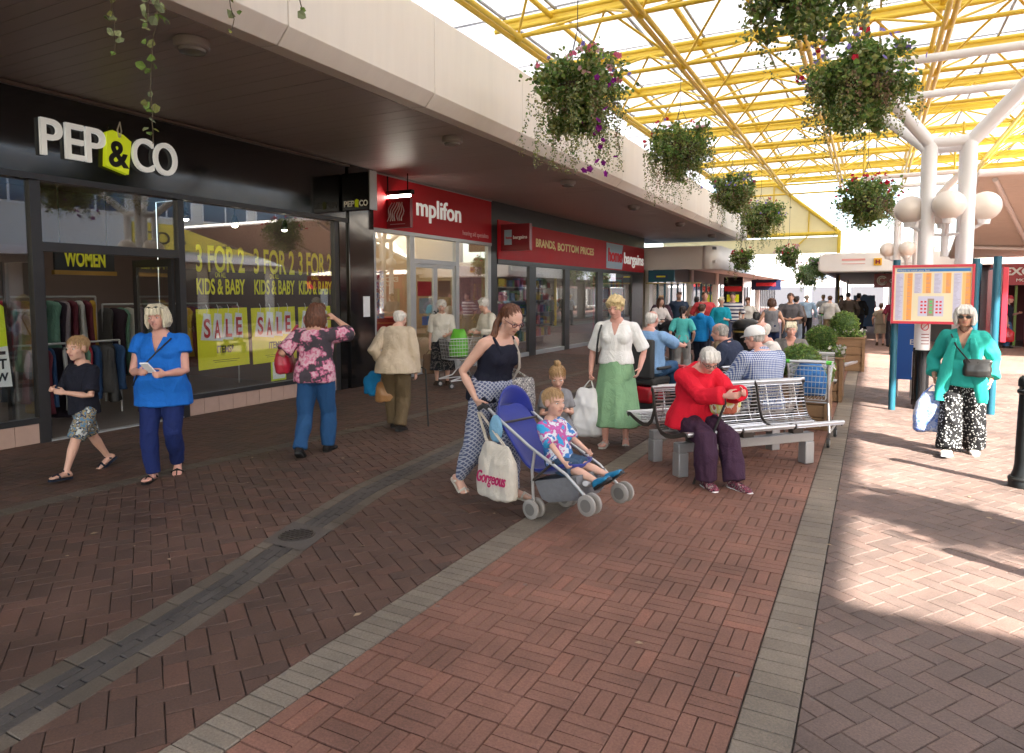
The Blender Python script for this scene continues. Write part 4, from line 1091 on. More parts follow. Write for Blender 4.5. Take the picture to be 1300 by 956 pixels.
# ------------------------------------------------------------------ people: one continuous body each, clothes and hair as children
def skin_mat(name, c):
    m = mat(name, c, 0.5, nscale=22, namt=0.10, bump=0.05, bscale=160, spec=0.35)
    m.node_tree.nodes["Principled BSDF"].inputs["Subsurface Weight"].default_value = 0.08
    m.node_tree.nodes["Principled BSDF"].inputs["Subsurface Radius"].default_value = (0.012, 0.005, 0.003)
    return m
SKIN = dict(fair=skin_mat("skin",(0.58,0.34,0.255)), pink=skin_mat("skin",(0.57,0.30,0.235)), tan=skin_mat("skin",(0.45,0.25,0.17)), pale=skin_mat("skin",(0.62,0.40,0.32)))
M_lip = mat("lips",(0.44,0.19,0.16),0.4); M_brow = mat("brow",(0.24,0.15,0.10),0.8); M_eyew = mat("eye_white",(0.62,0.60,0.57),0.25); M_iris = mat("iris",(0.035,0.03,0.028),0.2)
M_nail = mat("nail",(0.45,0.05,0.12),0.3)
def hair_mat(c, streak=0.5):
    m = bpy.data.materials.new("hair"); m.use_nodes = True
    nt = m.node_tree; b = nt.nodes["Principled BSDF"]; L = nt.links.new
    tc = _n(nt,"ShaderNodeTexCoord"); mp = _n(nt,"ShaderNodeMapping"); mp.inputs["Scale"].default_value = (1,1,0.18); L(tc.outputs["Object"], mp.inputs[0])
    nz = _n(nt,"ShaderNodeTexNoise"); nz.inputs["Scale"].default_value = 130; nz.inputs["Detail"].default_value = 4; L(mp.outputs[0], nz.inputs["Vector"])
    r = ramp(nt, [(0.3, tuple(x*(1-streak) for x in c)), (0.7, tuple(min(1,x*(1+streak*0.6)) for x in c))]); L(nz.outputs["Fac"], r.inputs[0]); L(r.outputs[0], b.inputs["Base Color"])
    b.inputs["Roughness"].default_value = 0.5; b.inputs["Specular IOR Level"].default_value = 0.35
    bp = _n(nt,"ShaderNodeBump"); bp.inputs["Strength"].default_value = 0.7; bp.inputs["Distance"].default_value = 0.006; L(nz.outputs["Fac"], bp.inputs["Height"]); L(bp.outputs[0], b.inputs["Normal"])
    return m
HAIR = dict(white=hair_mat((0.62,0.59,0.54),0.25), grey=hair_mat((0.38,0.36,0.33),0.35), blond=hair_mat((0.58,0.44,0.22),0.35), sandy=hair_mat((0.40,0.25,0.12),0.4), ginger=hair_mat((0.36,0.22,0.11),0.4),
            brown=hair_mat((0.085,0.040,0.024),0.5), auburn=hair_mat((0.12,0.045,0.022),0.5), dark=hair_mat((0.025,0.017,0.014),0.5), fairgrey=hair_mat((0.60,0.54,0.40),0.3))

PENDING = []                                # (object, voxel, smooth iterations, post function)
def volume(mb, name, mats, parent, voxel, it=4, post=None):
    o = mb.build(name, mats, parent, world=False)
    if parent is not None: o.matrix_parent_inverse = Matrix()
    r = o.modifiers.new("merge", 'REMESH'); r.mode = 'VOXEL'; r.voxel_size = voxel; r.use_smooth_shade = True
    s = o.modifiers.new("relax", 'SMOOTH'); s.factor = 0.5; s.iterations = it
    PENDING.append((o, post)); return o

def finish_volumes():
    dg = bpy.context.evaluated_depsgraph_get()
    new = []
    for o, post in PENDING: new.append(bpy.data.meshes.new_from_object(o.evaluated_get(dg)))
    for (o, post), me in zip(PENDING, new):
        old = o.data; ms = list(old.materials); o.modifiers.clear(); o.data = me
        me.materials.clear()
        for m in ms: me.materials.append(m)
        if post: post(me)
        me.shade_smooth(); me.name = o.name
        bpy.data.meshes.remove(old)
    PENDING.clear()

def coords(me):
    a = np.empty(len(me.vertices)*3); me.vertices.foreach_get("co", a); return a.reshape(-1,3)
def normals(me):
    a = np.empty(len(me.vertices)*3); me.vertices.foreach_get("normal", a); return a.reshape(-1,3)
def put(me, a): me.vertices.foreach_set("co", a.reshape(-1)); me.update()
def folds(amp, freq, seed, stretch=(1,1,0.45)):
    """Cloth creases: pushes the surface in and out along its normal."""
    def f(me):
        c = coords(me); n = normals(me); rs = np.random.RandomState(seed); d = np.zeros(len(c)); p = c*np.array(stretch)
        for k in range(7):
            w = rs.normal(size=3); w /= np.linalg.norm(w); fr = freq*(0.6+1.3*rs.rand())
            d += np.sin(p@w*fr + 1.3*np.sin(p@np.roll(w,1)*fr*0.6+rs.rand()*6) + rs.rand()*6.28)
        d /= 7**0.5
        for k in range(3):
            w = rs.normal(size=3); w[2] *= 1.6; w /= np.linalg.norm(w); q = c@w*freq*0.55+rs.rand()*6+0.9*np.sin(c@np.roll(w,2)*freq*0.4)
            d += 0.75*np.exp(-((np.mod(q,6.28)-3.14)/0.55)**2)*(0.5+0.5*np.sin(c@np.roll(w,1)*freq*0.5))
        put(me, c + n*(np.clip(d,-0.9,1.3)*amp+0.003)[:,None])
    return f
def strands(amp, centre, seed, freq=34):
    def f(me):
        c = coords(me); n = normals(me); v = c-np.array(centre); az = np.arctan2(v[:,1], v[:,0]); el = v[:,2]
        rs = np.random.RandomState(seed)
        d = np.sin(az*freq*0.5+el*18+rs.rand()*6)+0.7*np.sin(az*freq+3*np.sin(el*25)+rs.rand()*6)+0.5*np.sin(v@rs.normal(size=3)*70)
        put(me, c+n*(d*amp)[:,None])
    return f
def curls(amp, seed):
    def f(me):
        c = coords(me); n = normals(me); rs = np.random.RandomState(seed); d = np.zeros(len(c))
        for k in range(6):
            w = rs.normal(size=3)*75; d += np.sin(c@w+rs.rand()*6)
        put(me, c+n*(d*amp/2.4)[:,None])
    return f
def drop_faces(test):
    def f(me):
        bm = bmesh.new(); bm.from_mesh(me)
        bmesh.ops.delete(bm, geom=[x for x in bm.faces if test(x.calc_center_median())], context='FACES'); 
        for it in range(6):
            mv = []
            for v in bm.verts:
                nb_ = [e.other_vert(v) for e in v.link_edges if e.is_boundary]
                if len(nb_) == 2: mv.append((v, v.co*0.4+(nb_[0].co+nb_[1].co)*0.3))
            for v, c in mv: v.co = c
        bm.to_mesh(me); bm.free()
    return f
def chain(*fs):
    def f(me):
        for q in fs:
            if q: q(me)
    return f

def ik(a, c, l1, l2, hint):
    a, c = Vector(a), Vector(c); d = c-a; L = d.length
    if L > (l1+l2)*0.998: c = a + d*((l1+l2)*0.998/L); d = c-a; L = d.length
    L = max(L, abs(l1-l2)+1e-3); u = d.normalized()
    x = (l1*l1-l2*l2+L*L)/(2*L); h = math.sqrt(max(0,l1*l1-x*x))
    hv = Vector(hint); hv = hv-u*hv.dot(u)
    hv = hv.normalized() if hv.length > 1e-5 else u.orthogonal().normalized()
    return a+u*x+hv*h, c

def basis(fwd, up):
    f = Vector(fwd).normalized(); r = f.cross(Vector(up)).normalized(); u = r.cross(f); return r, f, u
def mat3(r, f, u): return Matrix(((r.x,f.x,u.x),(r.y,f.y,u.y),(r.z,f.z,u.z)))

def hand(mb, wrist, d, n, sgn, s, curl=0.35, spread=0.12):
    """Palm, four bent fingers of different lengths and a thumb. d: finger direction, n: palm normal, s: hand length."""
    d = Vector(d).normalized(); n = Vector(n); n = (n-d*n.dot(d)).normalized(); t = d.cross(n)*sgn     # t: thumb side
    w = Vector(wrist)
    rings = []
    for k, (a, hw, hd) in enumerate(((-0.10,0.13,0.11),(0.08,0.17,0.10),(0.28,0.215,0.085),(0.46,0.21,0.075),(0.52,0.17,0.05))):
        c = w+d*a*s+n*(0.02*s if k > 1 else 0)
        rings.append([c+(t*hw*math.cos(q)+n*hd*math.sin(q))*s for q in [2*PI*j/12 for j in range(12)]])
    mb.ring_loft(rings)
    for k, (off, ln) in enumerate(((0.155,0.42),(0.055,0.47),(-0.05,0.44),(-0.15,0.34))):
        p = w+d*0.48*s+t*off*s; dirv = (d+t*off*spread*4).normalized(); pts = [p-dirv*0.06*s]; a = 0.0; seg = ln*s/3
        for j in range(3):
            a += curl*(0.75 if j == 0 else 0.95)*(1+0.08*k)
            pts.append(pts[-1]+(dirv*math.cos(a)+n*math.sin(a))*seg*(1.15,1.0,0.85)[j])
        r = (0.052 if k != 3 else 0.044)*s
        mb.tube(pts, [r*1.05,r,r*0.92,r*0.8], 8, round_=True)
    p = w+d*0.10*s+t*0.14*s; a1 = (d*0.55+t*0.75+n*0.35).normalized(); a2 = (d*0.85+t*0.15+n*(0.4+curl*0.4)).normalized()
    mb.tube([p,p+a1*0.20*s,p+a1*0.20*s+a2*0.20*s,p+a1*0.20*s+a2*0.34*s], [0.085*s,0.066*s,0.058*s,0.047*s], 8, round_=True)

def person(loc, head, H, label, group=None, sex='f', bw=1.0, belly=0.0, skin='fair', hair='brown', style='short', lod=1,
           lean=0.0, hunch=6.0, twist=0.0, sway=0.0, pelvis=None, feet=None, hands=None, elbow=None, knee=None, look=(0,0,0), child=False,
           top=None, legs=None, shoes=None, extra=(), grip=(0.35,0.35), handdir=None, bust=1.0, hr=None, legr=None, seated=False, palms=None):
    """loc: ground point, head: heading (x, y). Local axes: +y ahead, +x to the person's right.
    feet / hands: ((x,y,z[,toe_out,pitch]), ...) right then left. Returns dict with the root and joints."""
    vox = {0:0.0075, 1:0.010, 2:0.017}[lod]
    hr = hr or (0.133 if not child else 0.165); legr = legr or (0.515 if not child else 0.475)
    rz = math.atan2(-head[0], head[1])
    hs = hr*H; S = H if not child else H*1.04
    hipz = legr*H; hw = (0.052 if sex == 'f' else 0.05)*S*(0.9+0.1*bw)
    spl = H*(1-legr)-hs-0.052*H
    shw = (0.100 if sex == 'f' else 0.112)*S*(0.84+0.16*bw); 
    if child: shw = 0.10*S
    l1, l2 = hipz*0.487, hipz*0.43; ank = hipz-l1-l2
    if pelvis is None: pelvis = (0, 0, hipz-0.012*H)
    if seated and feet is None: feet = ((0.09*S, l1*0.95, ank), (-0.09*S, l1*0.98, ank))
    if feet is None: feet = ((hw*1.15, 0.0, ank), (-hw*1.15, 0.02, ank))
    pv = Vector(pelvis)
    # spine
    def ang(t): return R(lean)+R(hunch)*t*t
    sp = [pv.copy()]; N = 12
    for i in range(N+4):
        t = (i+0.5)/N; a = ang(min(t,1.25)); sp.append(sp[-1]+Vector((math.sin(R(sway)),math.sin(a),math.cos(a)))*(spl/N))
    def spine(t):
        if t <= 0:
            a = ang(0)*0.3; return pv+Vector((0,math.sin(a),math.cos(a)))*(t*spl), Vector((0,math.sin(a),math.cos(a)))
        k = min(t*N, len(sp)-1.001); i = int(k); return sp[i].lerp(sp[i+1], k-i), (sp[i+1]-sp[i]).normalized()
    def frame(t):
        c, u = spine(t); tw = R(twist)*max(0,min(1,t)); x = Vector((math.cos(tw),math.sin(tw),0)); f = u.cross(x).normalized(); x = f.cross(u).normalized(); return c, x, f, u
    F = [(-0.16,.052,.050,0),(-0.05,.092,.072,-.006),(0.06,.099,.077,-.008),(.22,.094,.070,-.002),(.42,.079,.058,.004),(.62,.084,.064,.006),(.80,.089,.068,.004),(.93,.080,.053,-.004),(1.02,.050,.040,-.010),(1.10,.036,.037,-.010)]
    Mq = [(-0.16,.050,.050,0),(-0.05,.084,.068,-.004),(0.06,.090,.072,-.006),(.22,.087,.066,0),(.42,.083,.062,.006),(.62,.092,.069,.008),(.80,.101,.073,.004),(.93,.092,.057,-.004),(1.02,.056,.043,-.010),(1.10,.039,.040,-.010)]
    prof = Mq if (sex == 'm' or child) else F
    def torso(mb, infl=0.0, t0=-9, t1=9, flare=0.0, seg=20):
        rings = []
        def ring(t):
            i = 0
            while i < len(prof)-2 and prof[i+1][0] < t: i += 1
            p, q = prof[i], prof[i+1]; k = max(0,min(1,(t-p[0])/(q[0]-p[0])))
            a, b, o = [p[j]+(q[j]-p[j])*k for j in (1,2,3)]
            if t0 > -1 and t < 0.06: a, b, o = max(a, .099 if prof is F else .090), max(b, .077 if prof is F else .072), -.008
            bb = belly*math.exp(-((t-0.25)/0.22)**2)
            wk = bw if t < 0.9 else 1+(bw-1)*0.3
            c, x, f, u = frame(t)
            fl = flare*max(0,(0.3-t))
            aa = a*S*wk+infl+fl; b2 = b*S*(0.5+0.5*wk)+infl+fl*0.7+bb*0.5*S*0.1
            c = c+f*(o*S+bb*0.5*S*0.1)
            return [c+x*aa*math.copysign(abs(math.cos(q))**0.85,math.cos(q))+f*b2*math.copysign(abs(math.sin(q))**0.85,math.sin(q)) for q in [2*PI*j/seg for j in range(seg)]]
        ts = [t for t in [p[0] for p in prof] if t0 < t < t1]
        ts = ([t0] if t0 > -1 else [])+ts+([t1] if t1 < 2 else [])
        mb.ring_loft([ring(t) for t in ts])
        if sex == 'f' and not child and bust and t1 > 0.8:
            for sx in (-1,1):
                c, x, f, u = frame(0.69); mb.ell(c+x*sx*0.042*S*(0.7+0.3*bw)+f*(0.042+0.022*(bw-1))*S, (0.041*S*bust*(0.7+0.3*bw)+infl*0.6,)*3, 12, 8)
    # joints
    shc, shx, shf, shu = frame(0.95)
    sh = [shc+shx*shw*sx-shf*0.008*S-shu*0.020*S for sx in (1,-1)]
    ua, fa = 0.172*S, 0.148*S; hl = 0.098*S if not child else 0.095*S
    hips = [pv+Vector((sx*hw,0,0)) for sx in (1,-1)]
    if hands is None:
        hands = tuple((sx*(shw+0.055*S*(0.6+0.4*bw)), 0.02*S+pv.y+shf.y*0, pv.z-0.005*S) for sx in (1,-1))
    W, E_, K, A = [], [], [], []
    for i, sx in enumerate((1,-1)):
        h = hands[i]
        hint = (elbow[i] if elbow else (sx*0.5,-0.8,-0.25)); e, w = ik(sh[i], h, ua, fa, hint); E_.append(e); W.append(w)
        ft = feet[i]; kn = (knee[i] if knee else (sx*0.12,1,0)); k_, a_ = ik(hips[i], Vector(ft[:3]), l1, l2, kn); K.append(k_); A.append(a_)
    # head frame
    nb, nx, nf, nu = frame(1.06)
    ty, tp, tr = [R(a) for a in look]
    hf = Vector((-math.sin(ty)*math.cos(tp), math.cos(ty)*math.cos(tp), math.sin(tp)))
    tw = R(twist)*0.3; hf = Matrix.Rotation(tw,3,'Z') @ hf
    hx = hf.cross(Vector((math.sin(tr),0,math.cos(tr)))).normalized(); hu = hx.cross(hf).normalized(); HM = mat3(hx,hf,hu)
    hc = nb+nu*(0.02*H)+(nu*0.5+hu*0.5)*0.5*hs+nf*0.012*S+hf*0.03*hs
    hp = lambda x,y,z: hc+HM@(Vector((x,y,z))*hs)
    B = MB(); torso(B)
    B.tube([nb-nu*0.03*H, nb+nu*0.015*H, hp(0,-0.10,-0.22)], [0.031*S*(0.8+0.2*bw),0.030*S*(0.85+0.15*bw),0.028*S*(0.85+0.15*bw)], 14, round_=True)
    B.tube([sh[1], shc-shf*0.004*S, sh[0]], [0.030*S,0.040*S,0.030*S], 12, round_=True)
    ab = (0.85+0.15*bw)*(1.0 if bw < 1.15 else 1.12); lb = 0.55+0.45*bw
    for i, sx in enumerate((1,-1)):
        B.tube([sh[i], sh[i].lerp(E_[i],.35), E_[i], E_[i].lerp(W[i],.3), W[i]], [.031*S*ab,.0265*S*ab,.0205*S*ab,.0215*S*ab,.0140*S], 12, round_=True)
        B.tube([hips[i]+Vector((0,0,0.01)), hips[i].lerp(K[i],.4), K[i], K[i].lerp(A[i],.28), K[i].lerp(A[i],.65), A[i]], [.052*S*lb,.047*S*lb,.0315*S*lb,.0325*S*lb,.0235*S*lb,.0185*S], 14, round_=True)
        hd = Vector(handdir[i]) if handdir and handdir[i] else (W[i]-E_[i])
        pn = Vector(palms[i]) if palms and palms[i] else Vector((-sx,0.25,0))
        hand(B, W[i], hd, pn, sx, hl, grip[i])
    # feet
    FT = []
    for i, sx in enumerate((1,-1)):
        ft = feet[i]; to = R(ft[3]) if len(ft) > 3 else R(8); pt = R(ft[4]) if len(ft) > 4 else 0.0
        fd = Vector((math.sin(to)*sx*math.cos(pt), math.cos(to)*math.cos(pt), math.sin(pt))); fr = fd.cross(Vector((0,0,1))).normalized(); fu = fr.cross(fd)
        FT.append((A[i], fd, fr, fu)); fl = 0.148*S
        def foot(mb, e=0.0, lo=0.0, a=A[i], fd=fd, fr=fr, fu=fu, fl=fl):
            rings = []
            for (yy, ww, h0, h1) in ((-.27,.14,0,.26),(-.20,.20,0,.42),(-.05,.22,0,.50),(.15,.23,0,.40),(.38,.285,0,.28),(.58,.29,0,.20),(.70,.22,0,.15),(.76,.10,.02,.10)):
                base = a-fu*(ank) + fd*yy*fl; w = ww*fl*0.62+e; top_ = h1*fl*0.62+e; bot = h0*fl-e*lo
                rings.append([base+fr*w*math.cos(q)+fu*((top_+bot)/2+(top_-bot)/2*math.copysign(abs(math.sin(q))**0.7,math.sin(q))) for q in [2*PI*j/14 for j in range(14)]])
            mb.ring_loft(rings)
        foot(B); FT[-1] = FT[-1]+(foot,)
    # head
    q = HM
    B.ell(hp(0,-.05,.13), (.335*hs,.42*hs,.365*hs), 20, 14, q); B.ell(hp(0,.12,-.16), (.265*hs,.265*hs,.32*hs), 16, 12, q)
    B.ell(hp(0,.24,-.40), (.14*hs,.11*hs,.10*hs), 12, 8, q); B.ell(hp(0,.08,-.33), (.235*hs,.24*hs,.15*hs), 12, 8, q)
    B.tube([hp(-.19,.315,.085),hp(0,.36,.10),hp(.19,.315,.085)], [.045*hs,.055*hs,.045*hs], 8, round_=True)
    B.tube([hp(0,.345,.06),hp(0,.415,-.05),hp(0,.465,-.115)], [.040*hs,.048*hs,.062*hs], 8, round_=True)
    for sx in (-1,1):
        B.ell(hp(sx*.05,.42,-.125), (.042*hs,.05*hs,.035*hs), 8, 6, q); B.ell(hp(sx*.18,.24,-.11), (.10*hs,.11*hs,.10*hs), 10, 8, q); B.ell(hp(sx*.335,-.03,-.02), (.045*hs,.10*hs,.155*hs), 10, 8, q)
    B.ell(hp(0,.365,-.235), (.10*hs,.055*hs,.03*hs), 10, 6, q); B.ell(hp(0,.36,-.285), (.085*hs,.05*hs,.03*hs), 10, 6, q)
    bmats = [SKIN[skin], M_lip, M_brow]
    hcn = np.array(hc); HN = np.array(HM)
    def face_paint(me):
        if lod > 1: return
        c = np.empty(len(me.polygons)*3); me.polygons.foreach_get("center", c); c = (c.reshape(-1,3)-hcn)@HN/hs
        mi = np.zeros(len(c), int)
        mi[(np.abs(c[:,0]) < .105) & (c[:,1] > .32) & (c[:,2] > -.285) & (c[:,2] < -.222)] = 1
        mi[(np.abs(np.abs(c[:,0])-.155) < .075) & (c[:,1] > .27) & (c[:,2] > .085) & (c[:,2] < .112)] = 2
        me.polygons.foreach_set("material_index", mi)
    root = volume(B, "person", bmats, None, vox, 4, face_paint)
    root.location = loc; root.rotation_euler = (0,0,rz); root["label"] = label; root["category"] = "person"
    if group: root["group"] = group
    if lod < 2:
        for sx in (-1,1):
            e = MB(); e.ell(hp(sx*.155,.335,.015), (.055*hs,.042*hs,.023*hs), 10, 8, q, 0); e.ell(hp(sx*.155,.364,.013), (.027*hs,.016*hs,.022*hs), 8, 6, q, 1)
            e.build("eye", [M_eyew, M_iris], root, smooth=60, world=False)
    J = dict(root=root, bw=bw, fem=(sex == 'f' and not child), belly=belly, sh=sh, E=E_, W=W, K=K, A=A, hips=hips, hp=hp, hs=hs, HM=HM, frame=frame, S=S, torso=torso, H=H, hc=hc, FT=FT, pv=pv, rz=rz, ank=ank, hl=hl)
    hv = vox*0.9
    # hair
    if style != 'bald':
        h = MB(); hm = HAIR[hair]; seed = sum(map(ord,label)) % 999
        post = strands(0.0028*hs/0.22, tuple(hc), seed)
        cap = lambda e=0.0: h.ell(hp(0,-.085,.165), ((.365+e)*hs,(.435+e)*hs,(.385+e)*hs), 22, 16, q)
        if style == 'short':
            cap(); h.ell(hp(0,-.22,-.05), (.31*hs,.27*hs,.26*hs), 16, 12, q)
            for k in range(7): x = -.24+.08*k; h.tube([hp(x,.12,.50),hp(x*1.05+.03,.33,.33),hp(x*1.1+.05,.385,.215)], [.09*hs,.07*hs,.035*hs], 8, round_=True)
            for sx in (-1,1): h.tube([hp(sx*.33,.12,.20),hp(sx*.345,.10,-.02)], [.06*hs,.03*hs], 8, round_=True)
        elif style == 'boy':
            cap(-.005); h.ell(hp(0,-.2,-.0), (.31*hs,.27*hs,.26*hs), 16, 12, q)
            for k in range(9): x = -.26+.065*k; h.tube([hp(x-.05,.10,.48),hp(x,.32,.38),hp(x+.06,.40,.24)], [.07*hs,.06*hs,.03*hs], 8, round_=True)
        elif style == 'crew':
            h.ell(hp(0,-.075,.155), (.352*hs,.432*hs,.37*hs), 22, 16, q); h.ell(hp(0,-.2,-.02), (.30*hs,.26*hs,.24*hs), 16, 12, q)
        elif style == 'thin':
            h.ell(hp(0,-.14,.12), (.36*hs,.39*hs,.33*hs), 22, 16, q); h.ell(hp(0,-.22,-.05), (.30*hs,.25*hs,.24*hs), 16, 12, q)
        elif style == 'bob':
            cap(.015); 
            for k in range(19):
                a = R(-132+264*k/18); x, y = math.sin(a)*.385, -math.cos(a)*.42-.06
                if y > .20: continue
                h.tube([hp(x*.8,y*.8,.32),hp(x*1.03,y*1.03,.05),hp(x*1.08,y*1.05,-.22),hp(x*1.0,y*1.0+.02,-.40)], [.12*hs,.105*hs,.10*hs,.045*hs], 8, round_=True)
            for sx in (-1,1): h.tube([hp(sx*.30,.17,.30),hp(sx*.375,.17,.02),hp(sx*.375,.18,-.20),hp(sx*.33,.20,-.40)], [.09*hs,.085*hs,.085*hs,.04*hs], 8, round_=True)
            for k in range(9): x = -.26+.065*k; h.tube([hp(x*.7,.12,.50),hp(x,.34,.36),hp(x*1.05,.395,.16)], [.09*hs,.065*hs,.035*hs], 8, round_=True)
        elif style in ('long','tail','sidetail'):
            cap(.012) if style == 'long' else h.ell(hp(0,-.125,.165), (.372*hs,.412*hs,.378*hs), 22, 16, q)
            if style != 'sidetail':
              for k in range(7): x = -.27+.09*k; h.tube([hp(x*.8,.10,.49),hp(x*1.05,.27,.39),hp(x*1.25,.22,.27)], [.07*hs,.05*hs,.04*hs], 8, round_=True)
            h.ell(hp(0,-.2,-.0), (.33*hs,.28*hs,.28*hs), 16, 12, q)
            if style == 'sidetail':
                h.tube([hp(0,-.40,.15),hp(.12,-.48,-.02),hp(.30,-.34,-.35),hp(.42,-.12,-.75),hp(.40,.02,-1.1),hp(.36,.08,-1.4)], [.10*hs,.11*hs,.12*hs,.12*hs,.09*hs,.03*hs], 10, round_=True)
            elif style == 'long':
                for k in range(11):
                    a = R(-115+230*k/10); x, y = math.sin(a)*.36, -math.cos(a)*.40-.07
                    h.tube([hp(x*.8,y*.8,.25),hp(x*1.05,y*1.05,-.10),hp(x*1.1,y*1.02,-.45),hp(x*1.05,y*.95,-.85)], [.12*hs,.12*hs,.115*hs,.05*hs], 8, round_=True)
            else:
                dn = HM.inverted() @ Vector((0,0,-1))
                p0 = hp(0,-.50,.10); h.tube([hp(0,-.38,.2),p0,p0+Vector((0,0,-.35*hs))+hf*(-.10*hs),p0+Vector((0,0,-.9*hs))-hf*(.02*hs),p0+Vector((0,0,-1.35*hs))], [.08*hs,.10*hs,.12*hs,.09*hs,.03*hs], 10, round_=True)
        elif style == 'curly':
            cap(.05); h.ell(hp(0,-.2,-.0), (.36*hs,.32*hs,.30*hs), 16, 12, q)
            rs = random.Random(seed)
            for k in range(46):
                a, b = rs.uniform(-PI,PI), rs.uniform(-.1,1.4); r_ = .40
                x, y, z = r_*math.cos(b)*math.sin(a), -.06-.44*math.cos(b)*math.cos(a), .13+.40*math.sin(b)
                if y > .18 and z < .32: continue
                h.ell(hp(x,y,z), (rs.uniform(.07,.11)*hs,)*3, 8, 6)
            for k in range(8): x = -.25+.07*k; h.ell(hp(x,.27,.40-.05*abs(k-3.5)/3), (.09*hs,)*3, 8, 6)
            post = chain(curls(0.006*hs/0.22, seed))
        elif style == 'bun':
            h.ell(hp(0,-.075,.155), (.357*hs,.432*hs,.375*hs), 22, 16, q); h.ell(hp(0,-.2,-.0), (.30*hs,.26*hs,.25*hs), 16, 12, q); h.ell(hp(0,-.15,.62), (.15*hs,.15*hs,.15*hs), 12, 9); h.tube([hp(0,-.15,.62),hp(.06,-.2,.72),hp(.16,-.22,.68)], [.08*hs,.06*hs,.02*hs], 8, round_=True)
        ho = volume(h, "hair", hm, root, max(hv*0.85,0.006), 2, post)
        if lod == 0 and style not in ('boy0',):
            rs = random.Random(seed); sb = MB(); low = {'bob':-.42,'long':-.55,'sidetail':.0,'tail':.0,'curly':.0,'bun':.15,'crew':.0,'thin':-.12,'short':-.12,'boy':-.08}[style]
            for k in range({'bob':260,'long':260,'curly':240}.get(style,170)):
                a = rs.uniform(-PI,PI); front = abs(a) < 1.05; z0 = rs.uniform(.30,.54); z1 = ((.34 if 'tail' in style else .20) if front else low)+rs.uniform(-.05,.18); z1 = min(z1, z0-.06); pts = []
                wob = rs.uniform(-.25,.25); ex = rs.uniform(.99,1.075)+(.07 if style == 'curly' else .015 if style == 'bob' else 0)
                for j in range(5):
                    z = z0+(z1-z0)*j/4; aa = a+wob*j/4; zr = max(-.15,min(.36,z-.15))/.39
                    rr_ = math.sqrt(max(.03,1-zr*zr)); pts.append(hp(math.sin(aa)*.372*rr_*ex, math.cos(aa)*(.415 if 'tail' in style else .44)*rr_*ex-(.12 if 'tail' in style else .075), z))
                if style == 'thin' and z0 > .42: continue
                sb.tube(pts, [.0011,.0016,.0016,.0013,.0006], 3, caps=False)
            sb.build("loose_hair", hm, ho, smooth=80, world=False)
    # legs
    if legs:
        kind, m = legs[0], legs[1]; o = legs[2] if len(legs) > 2 else {}
        sd = sum(map(ord,label)) % 777
        if kind == 'skirt':
            hem = o.get('hem',0.30)*H; rings = []; nf_ = 40
            fl = o.get('flare',1.0)
            for k in range(9):
                t = k/8; z = pv.z+0.13*spl*2*(1-t)*0.9+(hem-pv.z)*t; rr = (0.088+0.052*t**0.8*fl)*S*bw; rd = (0.070+0.055*t*fl)*S*bw
                c, x, f, u = frame(0.25*(1-t)); cc = Vector((c.x, c.y*(1-t)+((A[0].y+A[1].y)/2*0.5+pv.y*0.5)*t, z))
                rings.append([cc+Vector((math.cos(a)*rr*(1+0.07*t*math.sin(9*a+sd)+0.03*t*math.sin(17*a)), math.sin(a)*rd*(1+0.09*t*math.sin(9*a+1+sd)+0.03*t*math.sin(15*a)), 0.004*math.sin(5*a))) for a in [2*PI*j/nf_ for j in range(nf_)]])
            b = MB(); b.ring_loft(rings, caps=False); so_ = b.build("skirt", m, root, smooth=70, world=False)
            s_ = so_.modifiers.new("cloth",'SOLIDIFY'); s_.thickness = 0.006; ss = so_.modifiers.new("smooth",'SUBSURF'); ss.levels = ss.render_levels = 1
        else:
            e = o.get('infl',0.010); end = o.get('end',1.0); wide = o.get('wide',0.0); g_ = MB()
            torso(g_, e*0.9, -9, o.get('rise',0.30))
            for i in (0,1):
                pts = [hips[i]+Vector((0,0,0.01)), hips[i].lerp(K[i],.4), K[i]]; rad = [.053*S*lb+e,.049*S*lb+e,.035*S*lb+e+wide*0.5]
                if end <= 0.5: 
                    pts[-1] = hips[i].lerp(K[i], end*2); rad[-1] = .044*S*lb+e+wide
                else:
                    kk = (end-0.5)*2; pts += [K[i].lerp(A[i],.35*kk), K[i].lerp(A[i],.7*kk), K[i].lerp(A[i],1.0*kk)+Vector((0,0,-0.005))]
                    tap = o.get('taper',0.0); rad += [.036*S*lb+e+wide*.7-tap*.3,.030*S*lb+e+wide-tap*.7,.026*S*lb+e+wide*1.15-tap]
                g_.tube(pts, [max(0.02,x) for x in rad], 14)
            volume(g_, "trousers" if end > 0.6 else "shorts", m, root, max(vox*1.1,0.009), 3, folds(o.get('fold',0.004), o.get('freq',42), sd))
